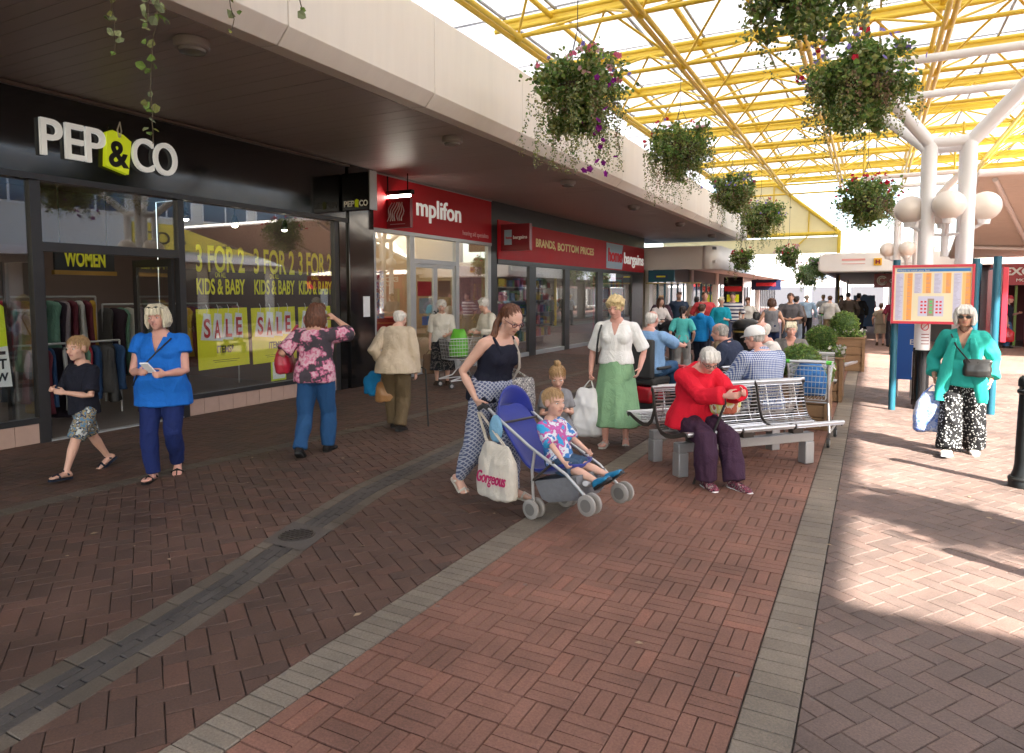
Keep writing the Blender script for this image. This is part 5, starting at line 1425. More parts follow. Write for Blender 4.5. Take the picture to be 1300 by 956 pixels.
    # top
    if top:
        m = top[0]; o = top[1] if len(top) > 1 else {}
        e = o.get('infl',0.012); sl = o.get('sleeve',0.5); hem = o.get('hem',-0.05); g_ = MB(); sd = sum(map(ord,label)) % 771
        torso(g_, e, hem, o.get('neck',0.99), o.get('flare',0.0))
        g_.tube([sh[1].lerp(shc,.10), shc-shf*0.004*S, sh[0].lerp(shc,.10)], [.026*S+e*.75,.038*S+e*.4,.026*S+e*.75], 12, round_=True) if sl > 0 or o.get('strap',0) == 0 else None
        for i in (0,1):
            if sl <= 0: continue
            g_.ell(sh[i], (.033*S*ab+e*.7,)*3, 12, 9)
            pts, rad = [sh[i]], [.033*S*ab+e*.75]
            if sl <= 0.5: pts += [sh[i].lerp(E_[i], sl*2*0.5), sh[i].lerp(E_[i], sl*2*.98)]; rad += [.031*S*ab+e,.0275*S*ab+e*1.15+o.get('cuff',0)*.7]
            else:
                kk = (sl-.5)*2; pts += [sh[i].lerp(E_[i],.5), E_[i], E_[i].lerp(W[i],.5*kk), E_[i].lerp(W[i],kk)]; rad += [.028*S*ab+e,.0245*S*ab+e,.0225*S*ab+e,.018*S*ab+e*.9+o.get('cuff',0)]
            g_.tube(pts, rad, 12)
        if o.get('collar'):
            c, x, f, u = frame(1.0)
            g_.tube([c+x*math.cos(a)*.043*S+f*(math.sin(a)*.040*S-.006*S)+u*(0.012*S*(1 if abs(a-PI/2) > .5 else -.6)) for a in [PI/2+.25+(2*PI-.5)*k/14 for k in range(15)]], .012*S, 8, round_=True)
        if o.get('hood'):
            c, x, f, u = frame(0.98); g_.ell(c-f*.055*S+u*.005*S, (.06*S,.045*S,.05*S), 12, 8)
        posts = [folds(o.get('fold',0.0045), o.get('freq',34), sd)]
        if o.get('vneck'):
            vn = o['vneck']; c0, x0, f0, u0 = frame(1.02)
            def vtest(p, c0=c0, x0=x0, f0=f0, u0=u0, vn=vn):
                d = p-c0; z = -d.dot(u0)/S; return d.dot(f0) > -0.005 and z < vn and abs(d.dot(x0))/S < (vn-z)*0.36
            posts.append(drop_faces(vtest))
        if o.get('open'):
            c0, x0, f0, u0 = frame(0.5)
            wv = o['open']
            posts.append(drop_faces(lambda p, c0=c0, x0=x0, f0=f0: (p-c0).dot(f0) > 0.02 and abs((p-c0).dot(x0)) < wv))
        volume(g_, o.get('name','top'), m, root, max(vox*1.1,0.009), 3, chain(*posts))
    # shoes
    if shoes:
        kind, m = shoes
        for i in (0,1):
            a, fd, fr, fu, foot = FT[i]; fl = .148*S
            if kind == 'sandal':
                b = MB(); base = a-fu*(ank+0.004); prof_ = [(-.28,.10),(-.2,.17),(0,.17),(.25,.19),(.5,.21),(.68,.17),(.78,.07)]
                poly = [(y_*fl, w_*fl*0.62+.004) for y_, w_ in prof_]+[(y_*fl, -w_*fl*0.62-.004) for y_, w_ in reversed(prof_)]
                b.prism(poly, lambda u_, v_, t_: base+fd*u_+fr*v_+fu*t_, -.014, .004)
                b.tube([base+fd*.42*fl+fr*(-.19*fl)+fu*.02, base+fd*.40*fl+fu*(.155*fl+.012), base+fd*.42*fl+fr*(.19*fl)+fu*.02], .011*S/1.6, 8, round_=True)
                b.tube([base+fd*-.02*fl+fr*(-.15*fl)+fu*.03, base+fd*.12*fl+fu*(.26*fl+.012), base+fd*-.02*fl+fr*(.15*fl)+fu*.03], .010*S/1.6, 8, round_=True)
                b.tube([base+fd*.62*fl+fu*(.03), base+fd*.40*fl+fu*(.165*fl+.012)], .006, 6, round_=True)
                b.build("sandal", m, root, smooth=50, world=False)
            else:
                b = MB(); foot(b, .009, 1.0); 
                if kind == 'boot': b.tube([a-fu*.03,a+fu*.05], .03*S*.9, 12)
                volume(b, "shoe", m, root, max(vox,0.009), 2, None)
                if lod < 2:
                    s_ = MB(); base = a-fu*ank; prof_ = [(-.29,.10),(-.2,.185),(0,.19),(.25,.20),(.5,.225),(.68,.18),(.80,.08)]
                    poly = [(y_*fl, w_*fl*0.62+.008) for y_, w_ in prof_]+[(y_*fl, -w_*fl*0.62-.008) for y_, w_ in reversed(prof_)]
                    s_.prism(poly, lambda u_, v_, t_: base+fd*u_+fr*v_+fu*t_, -.016, .006); s_.build("sole", M_blackprint if kind != 'white' else M_paper, root, world=False)
    for x in extra: x(J)
    return J

# small wearable extras; each a child of the person
def glasses(m, dark=False, up=False):
    def f(J):
        hp, hs = J['hp'], J['hs']; dz = .40 if up else 0; dy = -.0 if not up else -.06
        b = MB()
        for sx in (-1,1):
            c = [(sx*.155+.105*math.cos(a), .395+dy, .005+dz+.072*math.sin(a)) for a in [2*PI*k/14 for k in range(15)]]
            b.tube([hp(*p) for p in c], .014*hs, 6)
            b.tube([hp(sx*.25,.385+dy,.03+dz),hp(sx*.345,.20,.04+dz*.9),hp(sx*.36,-.02,.03+dz*.7)], .012*hs, 6)
        b.tube([hp(-.05,.41+dy,.02+dz),hp(.05,.41+dy,.02+dz)], .013*hs, 6)
        g_ = b.build("glasses", m, J['root'], smooth=60, world=False)
        if dark:
            for sx in (-1,1): MB().ell(hp(sx*.155,.395+dy,.005+dz), (.12*hs,.018*hs,.085*hs), 12, 8, J['HM']).build("lens", m, g_, smooth=60, world=False)
    return f
def cap_hat(m, back=False):
    def f(J):
        hp, hs = J['hp'], J['hs']; s_ = -1 if back else 1
        b = MB(); rings = []
        for z, r_ in ((.10,.43),(.25,.44),(.40,.40),(.52,.29),(.59,.11)):
            rings.append([hp(r_*.92*math.cos(a), -.06+r_*1.1*math.sin(a), z) for a in [2*PI*k/20 for k in range(20)]])
        b.ring_loft(rings); c_ = b.build("cap", m, J['root'], smooth=60, world=False)
        p = MB(); pts = [(-.28,.26),(-.25,.45),(-.12,.60),(.12,.60),(.25,.45),(.28,.26)]
        p.prism(pts, lambda u,v,t: hp(u, s_*(v)-(.06 if s_ < 0 else 0), .20-.10*(v-.26)/.34+t), -.012, .012); p.build("peak", m, c_, world=False)
    return f
def strap(pts, m, r=0.006, name="bag_strap"):
    def f(J):
        MB().tube([Vector(p) for p in pts(J)], r, 6).build(name, m, J['root'], smooth=60, world=False)
    return f
def over(J, t, x, fwd, e=0.02):
    """Point on the torso: t up the spine, x sideways (fraction of height), fwd 1 front / -1 back."""
    c, X, Fv, U = J['frame'](t); S = J['S']; bu = .034*S*math.exp(-((t-.68)/.16)**2) if J['fem'] and fwd > 0 else 0; be = J['belly']*.10*S*math.exp(-((t-.25)/.22)**2) if fwd > 0 else 0
    k = 1-abs(x)*2.2*max(0, 1-abs(fwd)*.3) if False else 1
    return c+X*x*S+Fv*(fwd*(.066*S*(.5+.5*J['bw'])+bu+be+e))
def W(J, p):                                 # local point of a person in the world
    return Matrix.Rotation(J['rz'],3,'Z') @ Vector(p) + J['root'].location
# ------------------------------------------------------------------ street furniture
M_steel = mat("steel",(0.52,0.52,0.52),0.32,0.85,nscale=9,namt=0.12,bump=0.04)
M_steelp = mat("grey_steel_paint",(0.36,0.36,0.36),0.42,0.5,nscale=5,namt=0.12)
M_dsteel = mat("dark_steel",(0.075,0.065,0.058),0.42,0.5,nscale=9,namt=0.2)
M_rubber = mat("rubber",(0.03,0.03,0.03),0.8,nscale=20,namt=0.2)
M_bolpaint = mat("bollard_black",(0.010,0.011,0.011),0.42,nscale=6,namt=0.3,bump=0.05,coat=0.06,spec=0.3)

def bollard(x, y, label):
    t = thing("bollard", label, "bollard", (x,y,0), group="black bollards along the sunlit paving")
    MB().lathe([(0.108,0.0),(0.108,0.06),(0.090,0.10),(0.076,0.14),(0.068,0.20),(0.062,0.60),(0.057,0.80)], (x,y,0), 26).build("post", M_bolpaint, t, smooth=35)
    MB().lathe([(0.058,0.80),(0.072,0.815),(0.072,0.835),(0.058,0.85),(0.058,0.862),(0.068,0.872),(0.068,0.915),(0.061,0.94),(0.040,0.962),(0.0,0.97)], (x,y,0), 26).build("cap", M_bolpaint, t, smooth=35)
    MB().lathe([(0.110,0.06),(0.112,0.075),(0.102,0.092)], (x,y,0), 26).build("ring", M_bolpaint, t, smooth=35)
bollard(1.20,7.16,"black iron bollard with moulded cap at the photo's right edge in sun")
bollard(1.40,5.75,"black iron bollard just outside the picture, casting the middle long shadow")
bollard(1.46,4.52,"black iron bollard just outside the picture, casting the nearest long shadow")

# back-to-back steel seats
def bench(c, ang, seats, label, pitch=0.59, group="steel wire benches"):
    """c: ground point below the seat centres; ang: direction (degrees) the sitters face."""
    n = Vector((math.cos(R(ang)),math.sin(R(ang)),0)); b = Vector((-n.y,n.x,0)); c = Vector((c[0],c[1],0))
    t = thing("bench", label, "bench", c, group=group)
    at = lambda u, v, z: c+b*u+n*v+Vector((0,0,z))
    prof = [(0.27,0.430),(0.245,0.452),(0.20,0.452),(0.12,0.425),(0.02,0.400),(-0.06,0.392),(-0.13,0.405),(-0.18,0.445),(-0.21,0.51),(-0.235,0.60),(-0.255,0.69),(-0.275,0.76),(-0.30,0.785)]
    def on(s):
        k = s*(len(prof)-1); i = min(int(k), len(prof)-2); f = k-i
        return prof[i][0]+(prof[i+1][0]-prof[i][0])*f, prof[i][1]+(prof[i+1][1]-prof[i][1])*f
    for k in range(seats):
        u0 = (k-seats/2)*pitch+0.02; u1 = u0+pitch-0.04
        s_ = thing("seat", None, None, at((u0+u1)/2,0,0.4)) if False else None
        w = MB()
        for i in range(34):
            v, z = on(i/33); w.tube([at(u0,v,z),at(u1,v,z)], 0.0055, 6, caps=False)
        for uu in (u0+0.18*(u1-u0), u0+0.5*(u1-u0), u0+0.82*(u1-u0)):
            w.tube([at(uu,v-0.004,z-0.009) for v, z in prof], 0.006, 6)
        st = w.build("seat", M_steel, t, smooth=60)
        MB().tube([at(u0-0.008,prof[1][0]+.02,prof[1][1]-.004),at(u1+0.008,prof[1][0]+.02,prof[1][1]-.004)], 0.017, 10).build("front_rail", M_steel, st, smooth=60)
        MB().tube([at(u0-0.008,prof[-1][0],prof[-1][1]),at(u1+0.008,prof[-1][0],prof[-1][1])], 0.017, 10).build("top_rail", M_steel, st, smooth=60)
        for uu in (u0-0.004, u1+0.004):
            f = MB(); P = [Vector((v,z)) for v, z in prof]; off = []
            for i, p in enumerate(P):
                d = (P[min(i+1,len(P)-1)]-P[max(i-1,0)]).normalized(); off.append(Vector((d.y,-d.x))*-0.034)
            rings = [[at(uu-.006,p.x,p.y+.006),at(uu+.006,p.x,p.y+.006),at(uu+.006,(p+o).x,(p+o).y),at(uu-.006,(p+o).x,(p+o).y)] for p, o in zip(P,off)]
            f.ring_loft(rings); f.build("side_frame", M_dsteel, st, bevel=0.003)
    hb = seats*pitch/2-0.16
    bm_ = MB(); M = Matrix(((b.x,n.x,0),(b.y,n.y,0),(0,0,1)))
    bm_.obox(at(0,-0.04,0.265), (2*hb+0.1,0.09,0.085), M); bm_.build("beam", M_steelp, t, bevel=0.006)
    for u in (-hb,hb): MB().obox(at(u*1.0,-0.04,0.110), (0.105,0.105,0.220), M).build("leg", M_steelp, t, bevel=0.008)
    for k in range(seats):
        u = (k-seats/2+0.5)*pitch; MB().obox(at(u,-0.04,0.345), (0.12,0.07,0.075), M).build("bracket", M_dsteel, t)
    return at
SA = -42.0
BN = Vector((math.cos(R(SA)),math.sin(R(SA)),0)); BB = Vector((-BN.y,BN.x,0))
C1 = Vector((-0.98,6.65,0)); C2 = C1-BN*0.66+BB*0.10
bench(C1, SA, 3, "three seat steel wire bench where the lady in red sits, nearest the camera")
bench(C2, SA+180, 3, "three seat steel wire bench set back to back behind the lady in red")
bench((-1.5,8.95), SA+190, 2, "two seat steel bench under the man in the navy jacket")
bench((-1.0,10.75), -84, 2, "steel bench under the woman in the grey top, behind the first planter")
bench((-0.58,13.2), -12, 2, "farther steel bench between the second and third planters")

M_wood = mat("planter_wood",(0.185,0.105,0.050),0.7,nscale=5,namt=0.35,bump=0.15,bscale=40,stretch=(1,1,6))
M_soil = mat("soil",(0.05,0.035,0.025),0.95,nscale=20,namt=0.4,bump=0.5)
M_box = None
def planter(x0, y0, x1, y1, h, label):
    t = thing("planter", label, "planter", ((x0+x1)/2,(y0+y1)/2,0), group="wooden planters along the bench row")
    n = 4; ph = h/n
    for k in range(n):
        z0, z1 = k*ph+0.006, (k+1)*ph-0.006; j = rnd.uniform(-.006,.006)
        MB().box(x0,y0+j,z0,x1,y0+0.035+j,z1).build("plank", M_wood, t, bevel=0.005); MB().box(x0,y1-0.035,z0,x1,y1,z1).build("plank", M_wood, t)
        MB().box(x0+j,y0+0.036,z0,x0+0.035+j,y1-0.036,z1).build("plank", M_wood, t, bevel=0.005); MB().box(x1-0.035+j,y0+0.036,z0,x1+j,y1-0.036,z1).build("plank", M_wood, t, bevel=0.005)
    for a in ((x0-.02,y0-.02,x1+.02,y0+.07),(x0-.02,y1-.07,x1+.02,y1+.02)): MB().box(a[0],a[1],h,a[2],a[3],h+0.03).build("rim", M_wood, t, bevel=0.005)
    for a in ((x0-.02,y0+.071,x0+.07,y1-.071),(x1-.07,y0+.071,x1+.02,y1-.071)): MB().box(a[0],a[1],h,a[2],a[3],h+0.03).build("rim", M_wood, t, bevel=0.005)
    MB().box(x0+.04,y0+.04,h-0.12,x1-.04,y1-.04,h-0.03).build("soil", M_soil, t)
    for xx in (x0+.01,x1-.05):
        for yy in (y0-.018,y1+.001): MB().box(xx,yy,0.0,xx+.05,yy+.018,h-.002).build("corner_post", M_wood, t)
planter(-1.02,9.02,-0.42,9.80,0.62,"nearest wooden planter behind the shopping trolley, with a clipped box ball")
planter(-0.98,11.55,-0.36,12.35,0.66,"middle wooden planter with a clipped ball and white flowers")
planter(-0.88,16.4,-0.10,17.3,0.70,"farthest wooden planter, tall boarded box with a leafy ball")

# litter bin
t = thing("litter_bin","black round litter bin behind the seated man in navy","litter bin",(-2.67,17.3,0))
MB().lathe([(0.28,0.02),(0.30,0.06),(0.30,0.80),(0.31,0.82)],(-2.67,17.3,0),24).build("body",M_bolpaint,t,smooth=35)
MB().lathe([(0.31,0.82),(0.34,0.84),(0.34,0.90),(0.30,0.98),(0.18,1.05),(0.0,1.07)],(-2.67,17.3,0),24).build("lid",M_bolpaint,t,smooth=35)
MB().lathe([(0.312,0.74),(0.314,0.78)],(-2.67,17.3,0),24).build("band",mat("gold_band",(0.4,0.3,0.08),0.4,0.5),t,smooth=35)

# map board on teal posts
mb_ = thing("map_board","large precinct map board in a red frame on teal posts","sign",(0.72,11.1,0))
M_cr = mat("board_cream",(0.66,0.60,0.42),0.5,nscale=3,namt=0.04); M_or = mat("board_orange",(0.72,0.30,0.07),0.5); M_or2 = mat("board_amber",(0.75,0.45,0.16),0.5); M_bl = mat("board_blue",(0.02,0.16,0.42),0.5); M_lil = mat("board_lilac",(0.48,0.48,0.62),0.5); M_gr = mat("board_green",(0.08,0.50,0.14),0.5); M_bf = mat("board_frame",(0.48,0.02,0.04),0.35)
X0,X1,Z0,Z1,YB = 0.245,1.215,1.245,2.06,11.05
f = MB().box(X0,YB-.03,Z0,X1,YB,Z0+.035).box(X0,YB-.03,Z1-.035,X1,YB,Z1).box(X0,YB-.029,Z0+.035,X0+.03,YB-.001,Z1-.035).box(X1-.03,YB-.029,Z0+.035,X1,YB-.001,Z1-.035); f.build("frame",M_bf,mb_)
MB().box(X0+.03,YB-.015,Z0+.035,X1-.03,YB-.004,Z1-.035).build("panel",M_cr,mb_)
MB().box(X0+.0,YB,Z0,X1,YB+.06,Z1).build("back",M_bf,mb_)
def bp(a,b,c,d,m,name,z=0.001): return MB().box(X0+a*(X1-X0),YB-.016-z,Z0+b*(Z1-Z0),X0+c*(X1-X0),YB-.0155,Z0+d*(Z1-Z0)).build(name,m,mb_)
bp(.06,.885,.95,.935,M_bl,"title_band")
text("Where to catch your bus",0.034,plane_Y(X0+.065,YB-.0185,Z0+.893*(Z1-Z0)),M_cr,mb_,width=0.38,ext=0.0004)
for a,lo in ((.155,.06),(.385,.52),(.625,.52),(.86,.10)):
    bp(a,lo,a+.035,.86,M_or2,"column_band"); bp(a+.037,lo,a+.10,.86,M_or,"column_band")
    bp(a-.105,lo,a-.012,.86,M_lil,"column_band",0.0007)
    q = MB()
    for k in range(int((.86-lo)*46)):
        zz = Z0+(lo+.01+k/46)*(Z1-Z0)
        q.box(X0+(a-.10)*(X1-X0),YB-.0172,zz,X0+(a-.10+rnd.uniform(.03,.085))*(X1-X0),YB-.0168,zz+.004)
        if rnd.random() < .6: q.box(X0+(a+.04)*(X1-X0),YB-.0178,zz,X0+(a+.04+rnd.uniform(.015,.05))*(X1-X0),YB-.0174,zz+.004)
    q.build("print_lines",mat("board_ink",(0.25,0.22,0.30),0.6),mb_)
bp(.335,.13,.645,.47,M_lil,"map_field",0.0012); bp(.45,.135,.53,.43,mat("map_brown",(0.28,0.22,0.17),0.6),"map_mall",0.0018)
for k in range(4):
    bp(.475,.18+.06*k,.508,.215+.06*k,M_gr,"map_block",0.0024)
    for a in (.365,.41,.55,.595): bp(a,.18+.06*k,a+.028,.21+.06*k,M_redprint,"map_block",0.0024)
for x,h in ((0.30,2.14),(1.24,2.14)): MB().tube([(x,11.16,0),(x,11.16,h)],0.045,16).build("post",M_teal,mb_,smooth=60)
m2 = thing("notice_frame","red framed board seen edge on beside two teal posts","sign",(1.5,11.8,0))
for x,y,h in ((1.34,11.9,2.10),(1.50,11.35,2.17),(1.62,12.6,2.05)): MB().tube([(x,y,0),(x,y,h)],0.05,16).build("post",M_teal,m2,smooth=60)
MB().box(1.56,11.32,1.0,1.63,12.65,2.02).build("panel",M_bf,m2,bevel=0.008)
b_ = thing("blue_notice","blue board with a white capital letter behind the map board posts","sign",(0.5,12.5,0))
MB().box(0.37,12.5,0.30,0.63,12.54,1.26).build("panel",mat("blue_panel",(0.01,0.10,0.42),0.4),b_)
MB().box(0.595,12.492,0.34,0.628,12.499,0.75).build("white_edge",M_paper,b_); text("B",0.12,plane_Y(0.545,12.49,0.86),M_white,b_,width=0.075)
for x in (0.40,0.60): MB().tube([(x,12.55,0),(x,12.55,0.32)],0.02,8).build("foot",M_steel,b_)
# paper wrapped round the front column leg
pz = MB(); pc = Vector((0.665,11.385,0)); rr = 0.0895
ar = [R(200+160*k/12) for k in range(13)]
pz.add([(pc.x+rr*math.cos(a),pc.y+rr*math.sin(a),z) for z in (0.89,1.34) for a in ar],[(i,i+1,13+i+1,13+i) for i in range(12)])
po = pz.build("smoking_notice",M_paper,smooth=60); tag(po,"white no smoking notice wrapped round the near white column","notice")
q = MB(); q.tube([(pc.x+(rr+.003)*math.cos(R(280)+.75*math.cos(a)*.7),pc.y+(rr+.003)*math.sin(R(280)+.75*math.cos(a)*.7),1.20+.055*math.sin(a)) for a in [2*PI*k/20 for k in range(21)]],0.006,5)
q.tube([(pc.x+(rr+.003)*math.cos(R(280)+s*.36),pc.y+(rr+.003)*math.sin(R(280)+s*.36),1.20+.038*s) for s in (-1,0,1)],0.005,5); q.build("symbol",M_redprint,po)
q = MB()
for k in range(4):
    q.add([(pc.x+(rr+.002)*math.cos(a),pc.y+(rr+.002)*math.sin(a),z) for z in (1.08-.045*k,1.092-.045*k) for a in ar[4:10]],[(i,i+1,6+i+1,6+i) for i in range(5)])
q.build("print_lines",mat("notice_ink",(0.3,0.1,0.1),0.6),po)

# wheeled things
def wheel(mb_parent, c, r, w, axis, m=M_rubber, hub=M_steelp, name="wheel"):
    ax = Vector(axis).normalized(); u = ax.orthogonal().normalized(); v = ax.cross(u); M = mat3(u,v,ax)
    o = MB().lathe([(r*.55,-w/2),(r*.9,-w/2),(r,-w*.3),(r,w*.3),(r*.9,w/2),(r*.55,w/2)], c, 20, M=M).build(name, m, mb_parent, smooth=40)
    MB().lathe([(r*.05,-w*.56),(r*.6,-w*.54),(r*.6,w*.54),(r*.05,w*.56)], c, 16, M=M).build("hub", hub, o, smooth=40)
def trolley(loc, head, label, hand_col=(0.10,0.45,0.06), s=0.92):
    rz = math.atan2(-head[0],head[1]); M = Matrix.Rotation(rz,3,'Z'); L0 = Vector((loc[0],loc[1],0))
    P = lambda x,y,z: L0+M@(Vector((x,y,z))*s)
    t = thing("shopping_trolley",label,"trolley",L0,0,group="shopping trolleys")
    w = MB()
    def rim(z): k = (z-.55)/.40; return .19+.04*k, -.36-.02*k, .30+.06*k      # half width, back, front
    for z in (.55,.62,.69,.76,.83,.90,.95):
        a,b0,f0 = rim(z); w.tube([P(-a,b0,z),P(a,b0,z),P(a*.85,f0,z),P(-a*.85,f0,z),P(-a,b0,z)], .0045 if z < .95 else .008, 5)
    a0,b0,f0 = rim(.55); a1,b1,f1 = rim(.95)
    for k in range(11):
        u = -1+2*k/10; w.tube([P(u*a1,b1,.95),P(u*a0,b0,.55),P(u*a0*.85,f0,.55),P(u*a1*.85,f1,.95)], .003, 4)
    for k in range(13):
        v = k/12
        for sx in (-1,1): w.tube([P(sx*a0*(1-.15*v),b0+(f0-b0)*v,.55),P(sx*a1*(1-.15*v),b1+(f1-b1)*v,.95)], .003, 4)
    w.build("basket",M_steel,t,smooth=60)
    fr = MB()
    for sx in (-1,1):
        fr.tube([P(sx*.23,-.42,1.0),P(sx*.22,-.40,.93),P(sx*.21,-.22,.50),P(sx*.22,.05,.22),P(sx*.24,.34,.15)], .013, 8)
        fr.tube([P(sx*.21,-.22,.50),P(sx*.25,-.38,.17)], .013, 8)
    fr.tube([P(-.21,-.22,.50),P(.21,-.22,.50)],.011,8); fr.tube([P(-.25,-.36,.17),P(-.24,.33,.15)],.012,8); fr.tube([P(.25,-.36,.17),P(.24,.33,.15)],.012,8)
    fr.build("frame",M_steel,t,smooth=60)
    MB().tube([P(-.24,-.42,1.0),P(.24,-.42,1.0)],.016,10).build("handle",M_steel,t,smooth=60)
    for sx in (-1,1): MB().tube([P(sx*.20,-.42,1.0),P(sx*.255,-.42,1.0)],.022,10).build("grip_end",fabric(hand_col),t,smooth=60)
    for sx in (-1,1):
        for yy in (-.37,.34):
            c = P(sx*.245,yy-.03,.058); wheel(t,c,.056*s,.03,M@Vector((1,0,0)),name="castor"); MB().tube([c+Vector((0,0,.05)),P(sx*.245,yy,.16)],.012,6).build("castor_fork",M_dsteel,t)
    return t, P
def soft_bag(name, label, c, w, d, h, m, handle_top, rot=0.0, group=None, hm=None, fold=0.006, name_h="handle", narrow=0.55, cat="bag", lift=None):
    """Sack with creases; c: centre of its base, handle_top: world point where it hangs."""
    c = Vector(c); Mr = Matrix.Rotation(rot,3,'Z'); b = MB(); rings = []
    for (z,k,kd) in ((0,.75,.6),(.05,.95,.9),(.35,1.0,1.0),(.7,.9,.75),(.92,narrow+.12,.4),(1.0,narrow,.22)):
        rings.append([Mr@Vector((w/2*k*math.copysign(abs(math.cos(a))**.7,math.cos(a)), d/2*kd*math.copysign(abs(math.sin(a))**.8,math.sin(a)), h*z)) for a in [2*PI*j/20 for j in range(20)]])
    b.ring_loft(rings)
    o = volume(b,name,m,None,max(.008,h/45),3,folds(fold,38,sum(map(ord,label)) % 700))
    o.location = c; tag(o,label,cat,group)
    if handle_top is not None:
        ht = Vector(handle_top)-c
        hb_ = MB()
        for sy in (-1,1):
            for_ = [Mr@Vector((-w*narrow*.38,sy*d*.07,h*.96)), ht+Mr@Vector((-.012,sy*.006,-.012)), ht+Mr@Vector((.012,sy*.006,-.012)), Mr@Vector((w*narrow*.38,sy*d*.07,h*.96))]
            hb_.tube(for_,.006,6)
        hb_.build(name_h,hm or m,o,smooth=60,world=False)
    return o

t, P = trolley((-0.57,8.42),(0.06,1),"shopping trolley with blue bags standing by the nearest planter")
for sx in ((-.08,-.1,(0.02,0.10,0.50)),(.09,.1,(0.03,0.22,0.55))):
    pass
soft_bag("carrier_bag","bright blue carrier bag lying in the trolley by the planter",P(-.02,-.05,.57),.34,.5,.36,fabric((0.03,0.13,0.34)),None,0.1)
soft_bag("carrier_bag","teal blue carrier bag at the front of the trolley by the planter",P(0,.17,.57),.28,.22,.30,fabric((0.05,0.25,0.36)),None,0.1)
t, P = trolley((-6.50,10.35),(-0.5,-0.87),"shopping trolley between the two white haired women before the glass doors")
soft_bag("carrier_bag","bright green carrier bag standing in the trolley of the white haired women",P(0,.02,.58),.34,.30,.50,mat("green_plastic",(0.13,0.45,0.04),0.3,nscale=8,namt=0.2),P(0,.02,1.12),0.3)
# ------------------------------------------------------------------ the people
def walk(H, s, front='R', legr=0.515, w=0.06, lift=0.05):
    a = 0.083*legr*H; f = (w*H, s*0.5, a+0.005, 6, 6); b = (w*H, -s*0.55, a+lift, 8, -32)
    R_, L_ = (f, b) if front == 'R' else (b, f)
    return (R_, (-L_[0],)+tuple(L_[1:]))
F = fabric
# boy and woman by the doorway
J = person((-6.36,3.66,0),(0.05,-1),1.31,"boy in a navy T-shirt and patterned shorts walking past the shop doorway",child=True,sex='m',hair='sandy',style='crew',bw=0.95,lod=0,
  hunch=2,feet=walk(1.31,0.48,'L',0.475),hands=((0.10,0.20,0.80),(-0.09,0.22,0.79)),look=(12,-4,0),top=(F((0.012,0.013,0.022)),dict(sleeve=.42,infl=.02,hem=-.1,cuff=.012)),
  legs=('trousers',pattern("camo_print",'camo',[(0.5,0.52,0.5),(0.03,0.05,0.09),(0.30,0.24,0.13),(0.10,0.20,0.30)],26),dict(end=.46,wide=.006,infl=.009)),shoes=('sandal',F((0.015,0.02,0.035))),grip=(.7,.7))
J = person((-5.64,3.95,0),(0.62,-0.79),1.60,"woman in a bright blue top and navy trousers with blonde bob by the shop doorway",bw=1.25,belly=.5,skin='pink',hair='fairgrey',style='bob',lod=0,
  feet=walk(1.6,0.22,'R',w=.045),hands=((0.10,0.27,0.985),(-0.10,0.27,0.965)),elbow=((.6,-.6,-.9),(-.6,-.6,-.9)),look=(-10,-4,3),
  top=(F((0.012,0.13,0.50)),dict(sleeve=.2,infl=.020,hem=-.30,flare=.035,cuff=.015,vneck=.085,fold=.006)),legs=('trousers',F((0.012,0.022,0.10)),dict(infl=.007,taper=-.004)),shoes=('sandal',F((0.012,0.011,0.011))),grip=(.9,.9),
  extra=(glasses(M_blackprint,True,True),strap(lambda J:[over(J,.97,-.07,.55),over(J,.75,-.02,1.25,.03),over(J,.4,.07,1.15,.05),over(J,.1,.13,.5,.05)],M_blackprint,.007)))
o = MB().obox((0,0,0),(0.075,0.012,0.14),Euler((R(50),0,R(20))).to_matrix()).build("mobile_phone",M_paper); o.location = W(J,(0.0,0.36,1.03)); tag(o,"pale mobile phone held by the woman in bright blue","phone")
# woman in floral top
J = person((-5.08,5.28,0),(-0.38,0.92),1.60,"woman in a pink floral top and blue jeans seen from behind, hand to her face",bw=1.2,skin='tan',hair='auburn',style='long',lod=0,
  feet=((0.08,0.10,0.07,6,0),(-0.09,-0.22,0.10,8,-30)),hands=((0.16,0.17,1.40),(-0.27,0.06,0.95)),elbow=((.8,-.1,-1),(-.4,-.9,-.3)),look=(-8,0,4),
  top=(pattern("floral_print",'floral',[(0.62,0.36,0.40),(0.52,0.14,0.24),(0.60,0.42,0.46),(0.055,0.045,0.055)],7.5),dict(sleeve=.44,infl=.022,hem=-.10,cuff=.016)),legs=('trousers',F((0.018,0.065,0.16)),dict(infl=.012,wide=.008,fold=.006)),shoes=('shoe',F((0.014,0.012,0.012))),grip=(.9,.5))
soft_bag("handbag","large red handbag slung on the shoulder of the woman in floral top",W(J,(-0.33,0.02,0.84)),.40,.17,.28,mat("red_leather",(0.34,0.012,0.03),0.35,nscale=9,namt=0.2),W(J,(-0.17,-0.03,1.35)),R(100)+J['rz'],narrow=.7)
